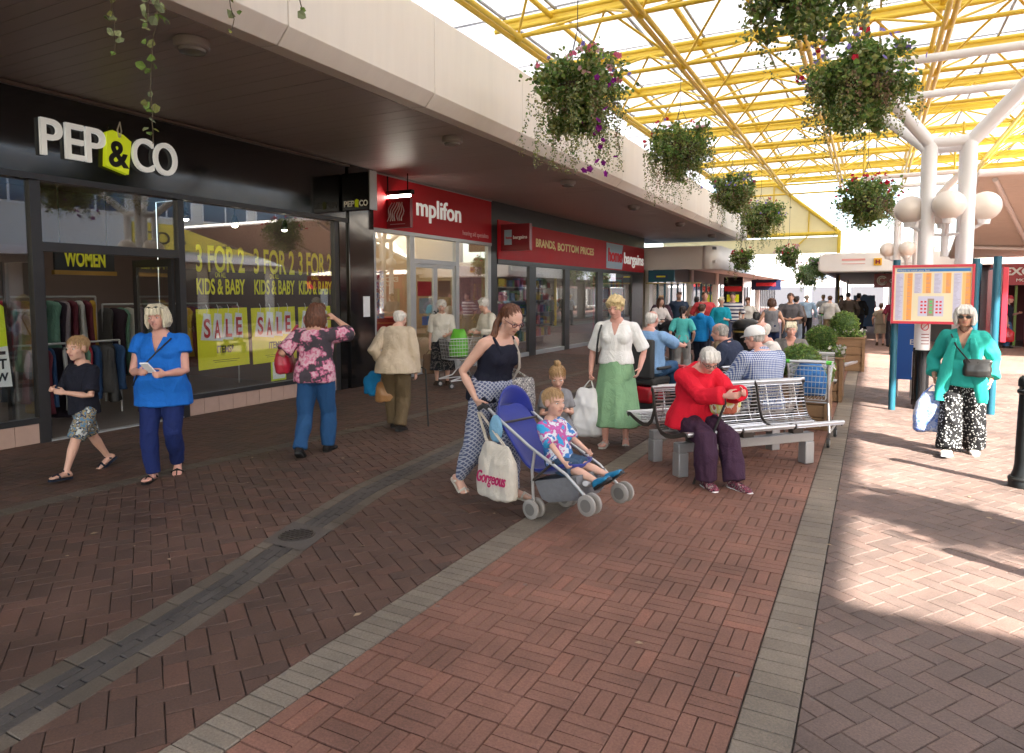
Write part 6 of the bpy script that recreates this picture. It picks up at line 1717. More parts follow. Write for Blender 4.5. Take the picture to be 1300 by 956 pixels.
# old person in beige jacket
J = person((-5.10,6.66,0),(-0.35,0.94),1.55,"white haired person in a beige jacket and khaki trousers walking away",bw=1.15,hair='white',style='thin',lod=0,hunch=26,lean=6,
  feet=((0.06,-0.06,0.075,10,-10),(-0.075,0.14,0.07,8,0)),hands=((0.22,0.10,0.70),(-0.18,0.10,0.82)),look=(-14,-14,0),
  top=(F((0.50,0.41,0.30)),dict(sleeve=1.0,infl=.026,hem=-.16,flare=.12,name="jacket",fold=.006)),legs=('trousers',F((0.115,0.082,0.045)),dict(infl=.018,wide=.014,fold=.007)),shoes=('shoe',F((0.02,0.016,0.014))),grip=(.5,1.0))
hw_ = W(J,J['W'][1]+Vector((0,.02,-.07)))
soft_bag("handbag","tan leather handbag carried by the person in the beige jacket",hw_+Vector((.03,-.02,-.42)),.27,.14,.25,mat("tan_leather",(0.30,0.15,0.055),0.45,nscale=9,namt=0.25),hw_,0.4,narrow=.6)
soft_bag("carrier_bag","blue shopping bag held with the tan handbag before the black pillar",hw_+Vector((-.12,-.02,-.34)),.30,.13,.28,F((0.01,0.16,0.36)),hw_,0.5,narrow=.42,fold=.012)
MB().tube([(-4.88,7.02,0.0),(-4.90,7.0,0.72),(-4.96,6.98,0.75)],.011,8).build("walking_stick",M_blackprint)["label"] = "black walking stick beside the person in the beige jacket"
bpy.data.objects["walking_stick"]["category"] = "walking stick"
# two women with a trolley
J = person((-6.98,10.50,0),(0.55,-0.83),1.60,"white haired woman in a cream blouse and black skirt holding a brown bag",bw=1.1,hair='white',style='curly',lod=1,hunch=16,
  hands=((0.22,0.02,0.72),(-0.10,0.30,0.92)),look=(-5,-10,0),top=(F((0.60,0.56,0.49)),dict(sleeve=.5,infl=.018,hem=-.04,collar=1)),legs=('skirt',pattern("dark_floral",'camo',[(0.02,0.02,0.025),(0.012,0.012,0.015),(0.14,0.12,0.11),(0.02,0.02,0.02)],18),dict(hem=.17,flare=.9)),shoes=('shoe',F((0.05,0.03,0.02))),grip=(1,.6))
hw_ = W(J,J['W'][0]+Vector((0,0,-.07)))
soft_bag("shopping_bag","brown and white shopping bag held by the woman in the cream blouse",hw_+Vector((0,0,-.45)),.28,.12,.36,F((0.13,0.08,0.05)),hw_,0.9,narrow=.8)
J = person((-6.12,10.72,0),(-0.55,-0.83),1.63,"white haired woman in a cream cardigan turning to her friend over the trolley",bw=1.12,hair='white',style='curly',lod=1,hunch=14,
  hands=((0.12,0.30,0.98),(-0.16,0.28,0.98)),look=(12,-6,0),top=(F((0.62,0.57,0.48)),dict(sleeve=.9,infl=.022,hem=-.1,name="cardigan")),legs=('skirt',pattern("brown_print",'camo',[(0.10,0.08,0.05),(0.18,0.14,0.09),(0.30,0.26,0.18),(0.07,0.06,0.04)],18),dict(hem=.2,flare=.7)),shoes=('shoe',F((0.05,0.035,0.025))),grip=(.9,.9))

# mother, pushchair, child
MH = Vector((0.965,-0.26)); ML = Vector((-2.74,4.82,0))
PR = ML+Vector((MH.x,MH.y,0))*0.655; prz = math.atan2(-MH.x,MH.y); PM = Matrix.Rotation(prz,3,'Z'); TI = Matrix.Rotation(R(15),3,'X')
PP = lambda x,y,z: PR+PM@(TI@Vector((x,y*.92,(z-.075)*.86))+Vector((0,0,.075)))
lo = lambda p: Matrix.Rotation(-prz,3,'Z') @ (Vector(p)-ML)
HR_, HL_ = lo(PP(.20,-.40,1.02))+Vector((0,-.045,.06)), lo(PP(-.20,-.40,1.02))+Vector((0,-.045,.06))
J = person(ML,MH,1.66,"young woman in a navy vest and patterned trousers pushing the blue pushchair",bw=1.10,skin='fair',hair='auburn',style='sidetail',lod=0,lean=12,hunch=14,
  feet=((0.085,-0.27,0.115,6,-38),(-0.085,0.20,0.070,6,2)),knee=((.15,1,0),(-.1,1,0)),hands=(tuple(HR_),tuple(HL_)),elbow=((.5,-.9,-.2),(-.5,-.9,-.2)),look=(-6,-30,0),
  top=(F((0.012,0.013,0.024)),dict(sleeve=0,strap=1,infl=.012,hem=-.08,neck=.93,vneck=0)),legs=('trousers',pattern("diamond_print",'diamond',[(0.085,0.10,0.18),(0.36,0.37,0.42)],13),dict(infl=.02,wide=.022,taper=.05,fold=.007)),shoes=('sandal',mat("silver_strap",(0.50,0.45,0.38),0.4)),grip=(1.15,1.15),
  extra=(glasses(mat("plum_frame",(0.10,0.01,0.03),0.3)),strap(lambda J:[over(J,.99,-.060,.35,.01),over(J,.8,-.058,.95,.005),over(J,.6,-.062,1.0,.015),over(J,.3,-.085,.75,.015),over(J,.05,-.12,.4,.02)],F((0.35,0.31,0.27)),.012)))
for sx in (-1,1):
    MB().tube([over(J,.84,sx*.055,.9,.0),over(J,.93,sx*.062,.62,.0),over(J,1.0,sx*.066,.12,.0),over(J,.93,sx*.062,-.8,.0),over(J,.84,sx*.06,-1.0,.0)],.013,8).build("shoulder_strap",F((0.012,0.013,0.024)),J['root'],smooth=60,world=False)
bgp = W(J,(-0.24,0.14,0.66)); soft_bag("shoulder_bag","patterned shoulder bag hanging between the young woman and the pushchair",bgp,.30,.12,.30,pattern("bag_print",'camo',[(0.30,0.28,0.26),(0.08,0.08,0.09),(0.42,0.40,0.36),(0.15,0.14,0.14)],30),W(J,(-0.20,0.06,1.05)),J['rz'],narrow=.8)
# pushchair (local: y ahead)
pc = thing("pushchair","blue folding pushchair with grey wheels tipped back onto its rear wheels","pushchair",PR)
M_navy = mat("pushchair_blue",(0.010,0.022,0.23),0.55,nscale=10,namt=0.2,bump=0.1,bscale=60,sheen=0.2); M_alur = mat("pushchair_tube",(0.50,0.50,0.50),0.35,0.7); M_hub = mat("hub_grey",(0.13,0.12,0.11),0.5,nscale=8,namt=0.2); M_wg = mat("wheel_grey",(0.26,0.24,0.22),0.6,nscale=8,namt=0.1)
for sx in (-1,1):
    MB().tube([PP(sx*.20,.56,.12),PP(sx*.20,.40,.33),PP(sx*.20,.08,.60),PP(sx*.20,-.18,.86),PP(sx*.20,-.30,.99)],.012,10).build("frame_tube",M_alur,pc,smooth=60)
    MB().tube([PP(sx*.20,0,.09),PP(sx*.20,.06,.40),PP(sx*.20,.13,.56)],.012,10).build("rear_leg",M_alur,pc,smooth=60)
    MB().tube([PP(sx*.20,-.30,.99),PP(sx*.20,-.35,1.03),PP(sx*.20,-.42,1.01)],.019,10).build("handle",M_rubber,pc,smooth=60)
    MB().tube([PP(sx*.20,.02,.30),PP(sx*.20,.30,.44)],.010,8).build("side_brace",M_dsteel,pc,smooth=60)
    for yy,z in ((0,.075),(.57,.075)):
        for dxx in (-.035,.035): wheel(pc,PP(sx*.20+dxx,yy,z),.074,.028,PM@Vector((1,0,0)),M_wg,M_hub)
        MB().tube([PP(sx*.20,yy,z),PP(sx*.20,yy-.0,z+.07)],.014,8).build("fork",M_dsteel,pc)
MB().tube([PP(-.2,.02,.30),PP(.2,.02,.30)],.010,8).build("cross_bar",M_dsteel,pc,smooth=60)
MB().tube([PP(-.2,-.16,.84),PP(.2,-.16,.84)],.010,8).build("cross_bar",M_dsteel,pc,smooth=60)
b = MB()
for (y,z,w) in ((.40,.36,.165),(.34,.385,.18),(.15,.36,.185),(.03,.37,.185),(-.04,.46,.185),(-.12,.64,.185),(-.20,.80,.185),(-.25,.92,.17),(-.27,.97,.12)):
    pass
rings = []
for (y,z,w,dz,dyy) in ((.42,.37,.165,-.035,.0),(.34,.385,.18,-.05,.0),(.15,.36,.185,-.05,0),(.04,.37,.187,-.05,-.03),(-.03,.46,.19,-.02,-.055),(-.11,.64,.19,-.01,-.05),(-.19,.80,.19,-.01,-.045),(-.24,.92,.175,-.0,-.04),(-.265,.975,.12,.0,-.03)):
    rings.append([PP(-w,y,z+.05),PP(-w*.7,y,z),PP(0,y,z-.012),PP(w*.7,y,z),PP(w,y,z+.05),PP(w,y+dyy,z+.05+dz),PP(0,y+dyy,z+dz-.02),PP(-w,y+dyy,z+.05+dz)])
b = MB(); b.ring_loft(rings); sb = b.build("seat_fabric",M_navy,pc,smooth=70); sb.modifiers.new("soft",'SUBSURF').render_levels = 2
b = MB(); rings = []
for k in range(7):
    a = R(-15+20*k); rings.append([PP(.195*math.cos(q),-.24+.05*math.sin(a)-.10*math.cos(a)*.4*math.sin(q),.78+.27*math.sin(q)*(0.8+.03*k)+.02*k) for q in [PI*j/12 for j in range(13)]])
b.ring_loft(rings,caps=False,closed=False); hd = b.build("hood",M_navy,pc,smooth=70); q = hd.modifiers.new("thick",'SOLIDIFY'); q.thickness = .012
b = MB(); rings = []
for z,w,y0,y1 in ((.10,.13,.10,.40),(.14,.155,.06,.44),(.22,.17,.05,.46),(.30,.175,.04,.47)):
    rings.append([PP(-w,y0,z),PP(w,y0,z),PP(w,y1,z),PP(-w,y1,z)])
b.ring_loft(rings,caps=True); bk = b.build("under_basket",mat("grey_mesh",(0.16,0.16,0.17),0.8,nscale=30,namt=0.3,bump=0.4),pc,smooth=40)
MB().tube([PP(-.18,.55,.24),PP(-.1,.50,.22),PP(.1,.50,.22),PP(.18,.55,.24)],.02,8).build("foot_strap",mat("foot_strap_grey",(0.35,0.35,0.36),0.6),pc,smooth=60)
t = MB().ell(PP(.235,-.22,.80),(.06,.03,.11),12,8); h_ = t.build("sun_hat",F((0.16,0.32,0.45)),None,smooth=60); tag(h_,"small pale blue sun hat hooked on the pushchair frame","hat")
BL = PP(0,.10,.30)
J = person((BL.x,BL.y,0),(MH.x,MH.y),1.0,"small boy in a bright tie dyed T-shirt sitting in the blue pushchair",child=True,sex='m',hair='sandy',style='crew',lod=0,hr=.205,legr=.42,bw=1.12,seated=True,
  pelvis=(0,.05,.395),lean=-22,hunch=20,feet=((0.07,.47,.335,4,38),(-0.07,.46,.355,4,38)),knee=((.2,.2,1),(-.2,.2,1)),hands=((0.17,.24,.43),(-0.08,.24,.50)),look=(-8,-2,0),
  top=(pattern("tie_dye",'camo',[(0.04,0.30,0.55),(0.45,0.10,0.30),(0.60,0.62,0.66),(0.05,0.18,0.45)],11),dict(sleeve=.46,infl=.014,hem=-.02,cuff=.010)),legs=('trousers',F((0.05,0.09,0.15)),dict(end=.42,infl=.012,wide=.012)),shoes=('shoe',mat("blue_croc",(0.01,0.17,0.33),0.5)),grip=(.7,.6))
tb = soft_bag("tote_bag","cream cloth tote bag with magenta script hanging from the pushchair",PP(.29,-.30,.20),.40,.13,.42,F((0.52,0.47,0.40)),PP(.215,-.40,.99),prz+R(90),narrow=.62,hm=F((0.5,0.45,0.38)))
tdir = PM@Vector((1,0,0)); up = Vector((0,0,1)); rd = PM@Vector((0,1,0))
TM = Matrix(((rd.x,0,tdir.x,0),(rd.y,0,tdir.y,0),(0,1,0,0),(0,0,0,1)))
tp = PP(.29,-.30,.20)+tdir*.074-rd*.15+Vector((0,0,.13)); TM.translation = tp
text("Gorgeous",.125,TM,mat("magenta_print",(0.42,0.01,0.10),0.6),tb,"lettering",ext=.003,bold=.002,shear=.35,width=.30)
# toddler
J = person((-2.55,5.72,0),(0.7,-0.72),1.04,"small girl in a grey top with hair in a knot behind the pushchair",child=True,hair='sandy',style='bun',lod=0,hr=.195,legr=.43,look=(-18,-26,0),
  hands=((0.07,.17,.60),(-0.06,.18,.60)),top=(F((0.21,0.21,0.22)),dict(sleeve=.35,infl=.014,hem=-.14,flare=.2)),legs=('trousers',F((0.10,0.10,0.13)),dict(infl=.01)),shoes=('shoe',F((0.3,0.1,0.15))),grip=(.7,.7))
# white top, green skirt
J = person((-2.44,7.08,0),(0.20,-0.98),1.68,"fair haired woman in a white top and long green skirt beside the benches",bw=1.08,skin='pink',hair='blond',style='curly',lod=0,hunch=9,
  feet=walk(1.68,.14,'R',w=.06,lift=.015),hands=((0.27,0.06,0.80),(-0.26,0.10,0.86)),look=(-16,-14,0),top=(F((0.72,0.71,0.68)),dict(sleeve=.46,infl=.016,hem=.12,vneck=.075,cuff=.012)),
  legs=('skirt',F((0.20,0.35,0.195)),dict(hem=.135,flare=1.15)),shoes=('sandal',F((0.45,0.42,0.38))),grip=(1.1,.35),extra=(strap(lambda J:[over(J,.97,.09,.5),over(J,.8,.10,.9,.02),over(J,.5,.115,.7,.03),over(J,.1,.125,.3,.04)],M_blackprint,.012),))
hw_ = W(J,J['W'][0]+Vector((0,.01,-.075))); soft_bag("carrier_bag","white carrier bag hanging from the hand of the woman in the green skirt",hw_+Vector((-.03,.0,-.62)),.36,.20,.52,mat("white_plastic",(0.66,0.66,0.66),0.35,nscale=8,namt=0.08),hw_,0.1,narrow=.5,fold=.009)
# lady in red
SR = C1-BB*0.59
J = person((SR.x,SR.y,0),(BN.x+.05,BN.y-.1),1.60,"white haired lady in a scarlet jacket sitting on the near bench looking down",bw=1.12,hair='white',style='short',lod=0,seated=True,pelvis=(0,-.06,.505),lean=4,hunch=34,skin='pink',
  feet=((0.11,.33,.068,8,0),(-0.09,.45,.068,10,0)),hands=((0.02,.46,.80),(-0.12,.48,.82)),elbow=((.35,-.3,-1),(-.35,-.3,-1)),look=(-12,-36,0),
  top=(F((0.62,0.012,0.030)),dict(sleeve=.93,infl=.034,hem=-.10,flare=.10,name="jacket",cuff=.012,fold=.009,freq=26,neck=1.0)),legs=('trousers',F((0.045,0.020,0.040)),dict(infl=.02,wide=.022,fold=.007)),shoes=('white',pattern("shoe_print",'camo',[(0.02,0.015,0.02),(0.25,0.05,0.08),(0.03,0.02,0.03),(0.3,0.22,0.2)],45)),grip=(.5,.5),extra=(glasses(M_dsteel),))
a = W(J,(0.02,.43,.80)); st = MB().tube([a+Vector((-.10,.02,-.02)),a+Vector((-.04,.0,.01)),a+Vector((.0,-.0,.0)),a+Vector((.015,0,-.06)),Vector((-1.33,5.93,0.0))],.011,8).build("walking_stick",M_blackprint,smooth=60); tag(st,"black crook handled walking stick held by the lady in red","walking stick")
soft_bag("shopping_bag","pale green and yellow bag on the lap of the lady in red",W(J,(-.16,.20,.60)),.26,.16,.22,pattern("lap_bag",'camo',[(0.50,0.55,0.30),(0.55,0.48,0.15),(0.55,0.53,0.45),(0.35,0.10,0.06)],9),None,.4)
# scooter rider
SCL = Vector((-2.62,9.2,0)); SH = Vector((0.25,0.97,0)); srz = math.atan2(-SH.x,SH.y); SM = Matrix.Rotation(srz,3,'Z'); SP = lambda x,y,z: SCL+SM@Vector((x,y,z))
sc_ = thing("mobility_scooter","dark mobility scooter with red panels behind the woman in the green skirt","mobility scooter",SCL)
Mx = mat3(SM@Vector((1,0,0)),SM@Vector((0,1,0)),Vector((0,0,1))); M_sred = mat("scooter_red",(0.33,0.012,0.02),0.25)
MB().obox(SP(0,.10,.17),(.46,1.0,.09),Mx).build("deck",M_rubber,sc_,bevel=.02); MB().obox(SP(0,-.25,.32),(.44,.40,.22),Mx).build("motor_cover",M_sred,sc_,bevel=.04)
MB().obox(SP(0,-.18,.50),(.46,.44,.10),Mx).build("seat",M_rubber,sc_,bevel=.03); MB().obox(SP(0,-.40,.80),(.44,.10,.52),Mx).build("backrest",M_rubber,sc_,bevel=.03)
MB().tube([SP(0,.50,.22),SP(0,.46,.90)],.035,10).build("tiller",M_rubber,sc_); MB().tube([SP(-.28,.40,.92),SP(0,.45,.94),SP(.28,.40,.92)],.018,8).build("handlebar",M_rubber,sc_); MB().obox(SP(0,.58,.52),(.34,.14,.26),Mx).build("front_panel",M_sred,sc_,bevel=.03)
for sx in (-1,1):
    wheel(sc_,SP(sx*.25,-.30,.13),.13,.09,SM@Vector((1,0,0))); wheel(sc_,SP(sx*.22,.52,.12),.12,.08,SM@Vector((1,0,0))); MB().tube([SP(sx*.27,-.38,.68),SP(sx*.27,-.05,.68)],.022,8).build("armrest",M_rubber,sc_)
person(SCL,SH,1.72,"bald man in a pale blue shirt and jeans riding the mobility scooter",sex='m',bw=1.2,belly=.5,hair='white',style='thin',lod=1,skin='pink',seated=True,pelvis=(0,-.16,.63),lean=-2,hunch=16,feet=((.12,.34,.29,5,0),(-.12,.34,.29,5,0)),hands=((.25,.36,.94),(-.25,.36,.94)),
  top=(F((0.20,0.34,0.55)),dict(sleeve=.48,infl=.02)),legs=('trousers',F((0.045,0.11,0.22)),dict(infl=.014)),shoes=('shoe',F((0.03,0.03,0.03))),grip=(1,1))
# seated group
S2 = C2+BB*0.59; 
J = person((S2.x,S2.y,0),(-BN.x,-BN.y+.1),1.76,"broad man in a blue checked shirt and white cap sitting with his back turned",sex='m',bw=1.2,belly=.5,hair='grey',style='crew',lod=0,skin='pink',seated=True,pelvis=(0,-.05,.51),lean=3,hunch=22,hands=((.13,.36,.78),(-.16,.34,.80)),look=(28,-10,0),
  top=(pattern("blue_check",'check',[(0.03,0.06,0.22),(0.20,0.26,0.42),(0.60,0.62,0.66)],17),dict(sleeve=.48,infl=.022,hem=-.1,cuff=.014,collar=1)),legs=('trousers',F((0.10,0.09,0.08)),dict(infl=.016)),shoes=('shoe',F((0.03,0.03,0.03))),extra=(cap_hat(mat("cap_white",(0.70,0.70,0.69),0.7,nscale=10,namt=.05)),),grip=(.5,.5))
person((-1.52,8.9,0),(-0.93,0.20),1.74,"white haired man in a navy jacket sitting sideways on the middle bench",sex='m',bw=1.08,hair='grey',style='thin',lod=0,skin='pink',seated=True,pelvis=(0,-.05,.52),lean=10,hunch=20,hands=((.12,.34,.72),(-.14,.36,.78)),look=(0,-8,0),
  top=(F((0.030,0.038,0.068)),dict(sleeve=.95,infl=.028,hem=-.1,name="jacket",collar=1)),legs=('trousers',F((0.05,0.05,0.06)),dict(infl=.016)),shoes=('shoe',F((0.02,0.02,0.02))))
person((-1.18,9.25,0),(-0.8,-0.45),1.70,"white haired man in a pale shirt half hidden behind the white cap",sex='m',bw=1.1,hair='white',style='thin',lod=1,skin='pink',seated=True,pelvis=(0,-.05,.52),hunch=18,hands=((.12,.34,.72),(-.14,.36,.74)),
  top=(F((0.62,0.58,0.54)),dict(sleeve=.48,infl=.022)),legs=('trousers',F((0.12,0.11,0.10)),dict(infl=.016)),shoes=('shoe',F((0.02,0.02,0.02))))
person((-1.03,10.70,0),(0.10,-1),1.62,"short haired blonde woman in a grey top sitting facing the camera",bw=1.1,hair='fairgrey',style='short',lod=0,skin='pink',seated=True,pelvis=(0,-.05,.51),lean=6,hunch=14,hands=((.03,.34,.66),(-.20,.30,.66)),look=(6,-4,0),
  top=(F((0.155,0.145,0.14)),dict(sleeve=.4,infl=.018,vneck=.09,hem=-.08)),legs=('trousers',F((0.05,0.05,0.07)),dict(infl=.014)),shoes=('shoe',F((0.02,0.02,0.02))))
# turquoise lady
J = person((0.86,8.40,0),(-0.16,-0.99),1.58,"lady in a turquoise cardigan, sunglasses and spotted trousers walking in the sun",bw=1.0,belly=.2,skin='tan',hair='white',style='bob',lod=0,hunch=9,
  feet=((0.08,0.22,0.075,8,8),(-0.11,-0.12,0.072,10,0)),hands=((0.245,0.07,0.79),(-0.235,-0.02,0.77)),look=(2,-3,0),
  top=(mat("turquoise_knit",(0.025,0.33,0.28),0.85,nscale=16,namt=.15,bump=.3,bscale=160,spec=.2),dict(sleeve=.9,infl=.026,hem=-.16,flare=.10,cuff=.02,name="cardigan",fold=.008,vneck=.10)),
  legs=('trousers',pattern("spotted_print",'dots',[(0.62,0.62,0.60),(0.012,0.012,0.013)],46),dict(infl=.022,wide=.04,fold=.008)),shoes=('white',F((0.45,0.42,0.38))),grip=(1.1,.5),
  extra=(glasses(M_blackprint,True),strap(lambda J:[over(J,.97,.07,.55),over(J,.75,.03,1.25,.05),over(J,.4,-.04,1.2,.06),over(J,.15,-.10,1.0,.06)],M_blackprint,.008),
    strap(lambda J:[J['hp'](-.22,.02,-.52),J['hp'](-.12,.26,-.66),J['hp'](.0,.34,-.74),J['hp'](.12,.26,-.66),J['hp'](.22,.02,-.52)],mat("bead",(0.12,0.05,0.03),0.3),.009,"necklace")))
b = MB()
for sx in (1,-1):                                  # scarf-like fronts hanging loose
    rings = []
    for k,(t_,x_,w_) in enumerate(((.93,.05,.022),(.8,.055,.035),(.5,.075,.05),(.2,.085,.06),(-.1,.10,.065),(-.38,.112,.06),(-.52,.115,.045))):
        tt = max(t_,-.1); c_ = over(J,tt,sx*x_,1.0,.045+.012*math.sin(k*2+sx)); c_.z += (t_-tt)*.30*1.58*.95
        rings.append([c_+Vector((w_*1.58*.6*math.cos(a),.014*math.sin(a)*(1+.4*math.sin(3*a+k)),0)) for a in [2*PI*j/14 for j in range(14)]])
    b.ring_loft(rings)
b.build("scarf",bpy.data.materials["turquoise_knit"],J['root'],smooth=70,world=False)
hw_ = W(J,J['W'][0]+Vector((0,.01,-.075))); soft_bag("carrier_bag","blue and white carrier bag swinging from the turquoise lady's hand",hw_+Vector((-.03,.0,-.50)),.30,.16,.42,pattern("blue_plastic",'camo',[(0.10,0.18,0.50),(0.30,0.36,0.55),(0.18,0.26,0.52),(0.42,0.46,0.58)],12),hw_,0.2,narrow=.45,fold=.009)
soft_bag("handbag","black leather handbag worn across the turquoise lady's front",W(J,(-.13,.20,.83)),.24,.10,.17,mat("black_leather",(0.02,0.019,0.018),0.3,nscale=9,namt=.2),None,J['rz'],narrow=.9,fold=.004)

# middle distance
person((-3.29,13.46,0),(-0.1,1),1.46,"girl in an aqua T-shirt and grey joggers with a long dark ponytail",bw=.85,sex='f',bust=0,hair='dark',style='tail',lod=1,look=(-6,0,0),feet=walk(1.46,.2,'R'),hands=((.20,.08,.76),(-.20,.02,.70)),top=(F((0.08,0.42,0.40)),dict(sleeve=.42,infl=.018,hem=-.06)),legs=('trousers',F((0.26,0.25,0.24)),dict(infl=.018,wide=.008)),shoes=('white',F((0.03,0.03,0.04))))
person((-3.02,13.9,0),(0.05,1),1.50,"boy in a bright blue hooded top walking beside the girl in aqua",bw=.95,sex='m',hair='brown',style='boy',lod=1,feet=walk(1.5,.25,'L'),top=(F((0.008,0.17,0.42)),dict(sleeve=1.0,infl=.028,hem=-.08,hood=1,name="hoodie")),legs=('trousers',F((0.015,0.018,0.03)),dict(infl=.014)),shoes=('shoe',F((0.03,0.03,0.03))))
person((-4.07,19.1,0),(0.35,-0.93),1.78,"man in a coral red T-shirt facing the camera outside the teal shops",sex='m',bw=1.12,hair='brown',style='crew',lod=2,feet=walk(1.78,.2,'L'),skin='pink',top=(F((0.55,0.06,0.07)),dict(sleeve=.48,infl=.022,hem=-.1)),legs=('trousers',F((0.06,0.06,0.08)),dict(infl=.016)),shoes=('shoe',F((0.03,0.03,0.03))))
J = person((-3.55,18.7,0),(0.30,-0.95),1.62,"woman in a teal blouse and beige cropped trousers leaning on a stick",bw=1.12,hair='fairgrey',style='short',lod=2,hands=((.24,.14,.80),(-.10,.26,1.0)),top=(F((0.01,0.27,0.36)),dict(sleeve=.5,infl=.022,hem=-.12)),legs=('trousers',F((0.36,0.27,0.18)),dict(infl=.016,end=.8)),shoes=('shoe',F((0.2,0.15,0.1))))
a = W(J,(.24,.15,.80)); tag(MB().tube([a,a+Vector((.03,-.05,-.8))],.012,6).build("walking_stick",M_wood),"wooden walking stick held by the woman in the teal blouse","walking stick")
person((-3.62,20.8,0),(0.2,-0.97),1.76,"man in a white and navy top just behind the teal blouse",sex='m',bw=1.05,hair='dark',style='crew',lod=2,top=(pattern("rugby",'stripe',[(0.6,0.6,0.6),(0.03,0.04,0.1)],3),dict(sleeve=.5,infl=.02)),legs=('trousers',F((0.05,0.06,0.1)),dict(infl=.014)),shoes=('shoe',F((0.03,0.03,0.03))))
J = person((-3.43,22.4,0),(0.1,-1),1.60,"woman in a white vest top and jeans with a dark shoulder bag",bw=1.05,hair='auburn',style='short',lod=2,feet=walk(1.6,.25,'R'),skin='tan',top=(F((0.66,0.64,0.58)),dict(sleeve=.25,infl=.014)),legs=('trousers',F((0.02,0.03,0.08)),dict(infl=.012)),shoes=('shoe',F((0.05,0.04,0.03))))
soft_bag("handbag","dark bag on the shoulder of the woman in the white vest",W(J,(-.27,0,.85)),.26,.14,.26,M_blackprint,W(J,(-.17,0,1.3)),0.3)
person((-5.5,19.9,0),(0.3,-0.95),1.66,"woman in a plum coloured coat beside the teal shop entrance",bw=1.25,hair='sandy',style='short',lod=2,top=(F((0.07,0.035,0.05)),dict(sleeve=1,infl=.03,hem=-.16,flare=.15,name="coat")),legs=('trousers',F((0.03,0.03,0.04)),dict(infl=.014)),shoes=('shoe',F((0.03,0.03,0.03))))
person((-5.35,21.4,0),(0.4,-0.9),1.78,"man in a dark blue coat standing behind the plum coat",sex='m',bw=1.1,hair='brown',style='boy',lod=2,top=(F((0.03,0.05,0.09)),dict(sleeve=1,infl=.03,hem=-.16,name="coat")),legs=('trousers',F((0.03,0.03,0.04)),dict(infl=.014)),shoes=('shoe',F((0.03,0.03,0.03))))
J = person((-4.9,17.6,0),(0.75,-0.65),1.62,"long haired young woman in a white cardigan with the dark pushchair",bw=.95,hair='brown',style='long',lod=2,hands=((.18,.32,.96),(-.18,.32,.96)),top=(F((0.58,0.54,0.52)),dict(sleeve=1,infl=.018,hem=-.12,name="cardigan")),legs=('trousers',F((0.10,0.15,0.22)),dict(infl=.012)),shoes=('shoe',F((0.3,0.3,0.3))))
def small_pushchair(loc, head, label):
    L0 = Vector((*loc,0)); M = Matrix.Rotation(math.atan2(-head[0],head[1]),3,'Z'); P = lambda x,y,z: L0+M@Vector((x,y,z)); t = thing("pushchair",label,"pushchair",L0)
    for sx in (-1,1):
        MB().tube([P(sx*.22,.6,.12),P(sx*.22,0,.62),P(sx*.22,-.35,1.0)],.014,8).build("frame_tube",M_dsteel,t); MB().tube([P(sx*.22,0,.1),P(sx*.22,.15,.55)],.014,8).build("rear_leg",M_dsteel,t)
        for yy in (0,.6): wheel(t,P(sx*.22,yy,.11),.11,.04,M@Vector((1,0,0)))
    MB().tube([P(-.22,-.35,1.0),P(.22,-.35,1.0)],.018,8).build("handle",M_rubber,t)
    b = MB(); rings = []
    for y,z,w in ((.5,.42,.17),(.3,.42,.19),(.08,.40,.20),(-.05,.55,.20),(-.18,.85,.19)): rings.append([P(-w,y,z+.06),P(0,y,z),P(w,y,z+.06),P(w,y-.03,z+.0),P(0,y-.04,z-.06),P(-w,y-.03,z)])
    b.ring_loft(rings); b.build("seat_fabric",F((0.02,0.02,0.024)),t,smooth=60)
    b = MB(); b.ring_loft([[P(.21*math.cos(q),-.12+.22*math.sin(R(12+26*k))*1.2*math.sin(q)**.5 if math.sin(q) > 0 else P(0,0,0).y*0-.12,.72+.26*math.sin(q)*math.cos(R(20*k-20))) for q in [0.05+(PI-.1)*j/10 for j in range(11)]] for k in range(4)],caps=False,closed=False)
    h = b.build("hood",F((0.015,0.015,0.018)),t,smooth=60); s = h.modifiers.new("thick",'SOLIDIFY'); s.thickness = .02
small_pushchair((-4.55,17.2),(0.75,-0.65),"dark hooded pushchair in the middle distance before the teal shops")
person((-4.62,20.6,0),(-0.2,1),1.62,"black haired woman in a tan top seen beyond the girl's ponytail",hair='dark',style='short',lod=2,top=(F((0.25,0.16,0.11)),dict(sleeve=.5,infl=.018)),legs=('trousers',F((0.04,0.04,0.05)),dict(infl=.014)),shoes=('shoe',F((0.03,0.03,0.03))))
person((-2.09,17.2,0),(-0.15,1),1.60,"woman in a grey vest and dark jeans walking away by the litter bin",bw=1.08,hair='brown',style='bob',lod=2,feet=walk(1.6,.28,'R'),skin='tan',top=(F((0.17,0.17,0.18)),dict(sleeve=0,infl=.014,hem=-.08,neck=.94)),legs=('trousers',F((0.015,0.025,0.07)),dict(infl=.012)),shoes=('shoe',F((0.03,0.03,0.03))))
person((-1.84,18.8,0),(0.1,-1),1.74,"man in a grey and navy T-shirt with folded hands facing the camera",sex='m',bw=1.15,hair='brown',style='crew',lod=2,skin='tan',hands=((.05,.24,1.02),(-.05,.25,1.02)),elbow=((1,-.2,-.5),(-1,-.2,-.5)),top=(F((0.10,0.095,0.10)),dict(sleeve=.5,infl=.022,hem=-.1)),legs=('trousers',F((0.06,0.07,0.09)),dict(infl=.016)),shoes=('shoe',F((0.05,0.05,0.05))))
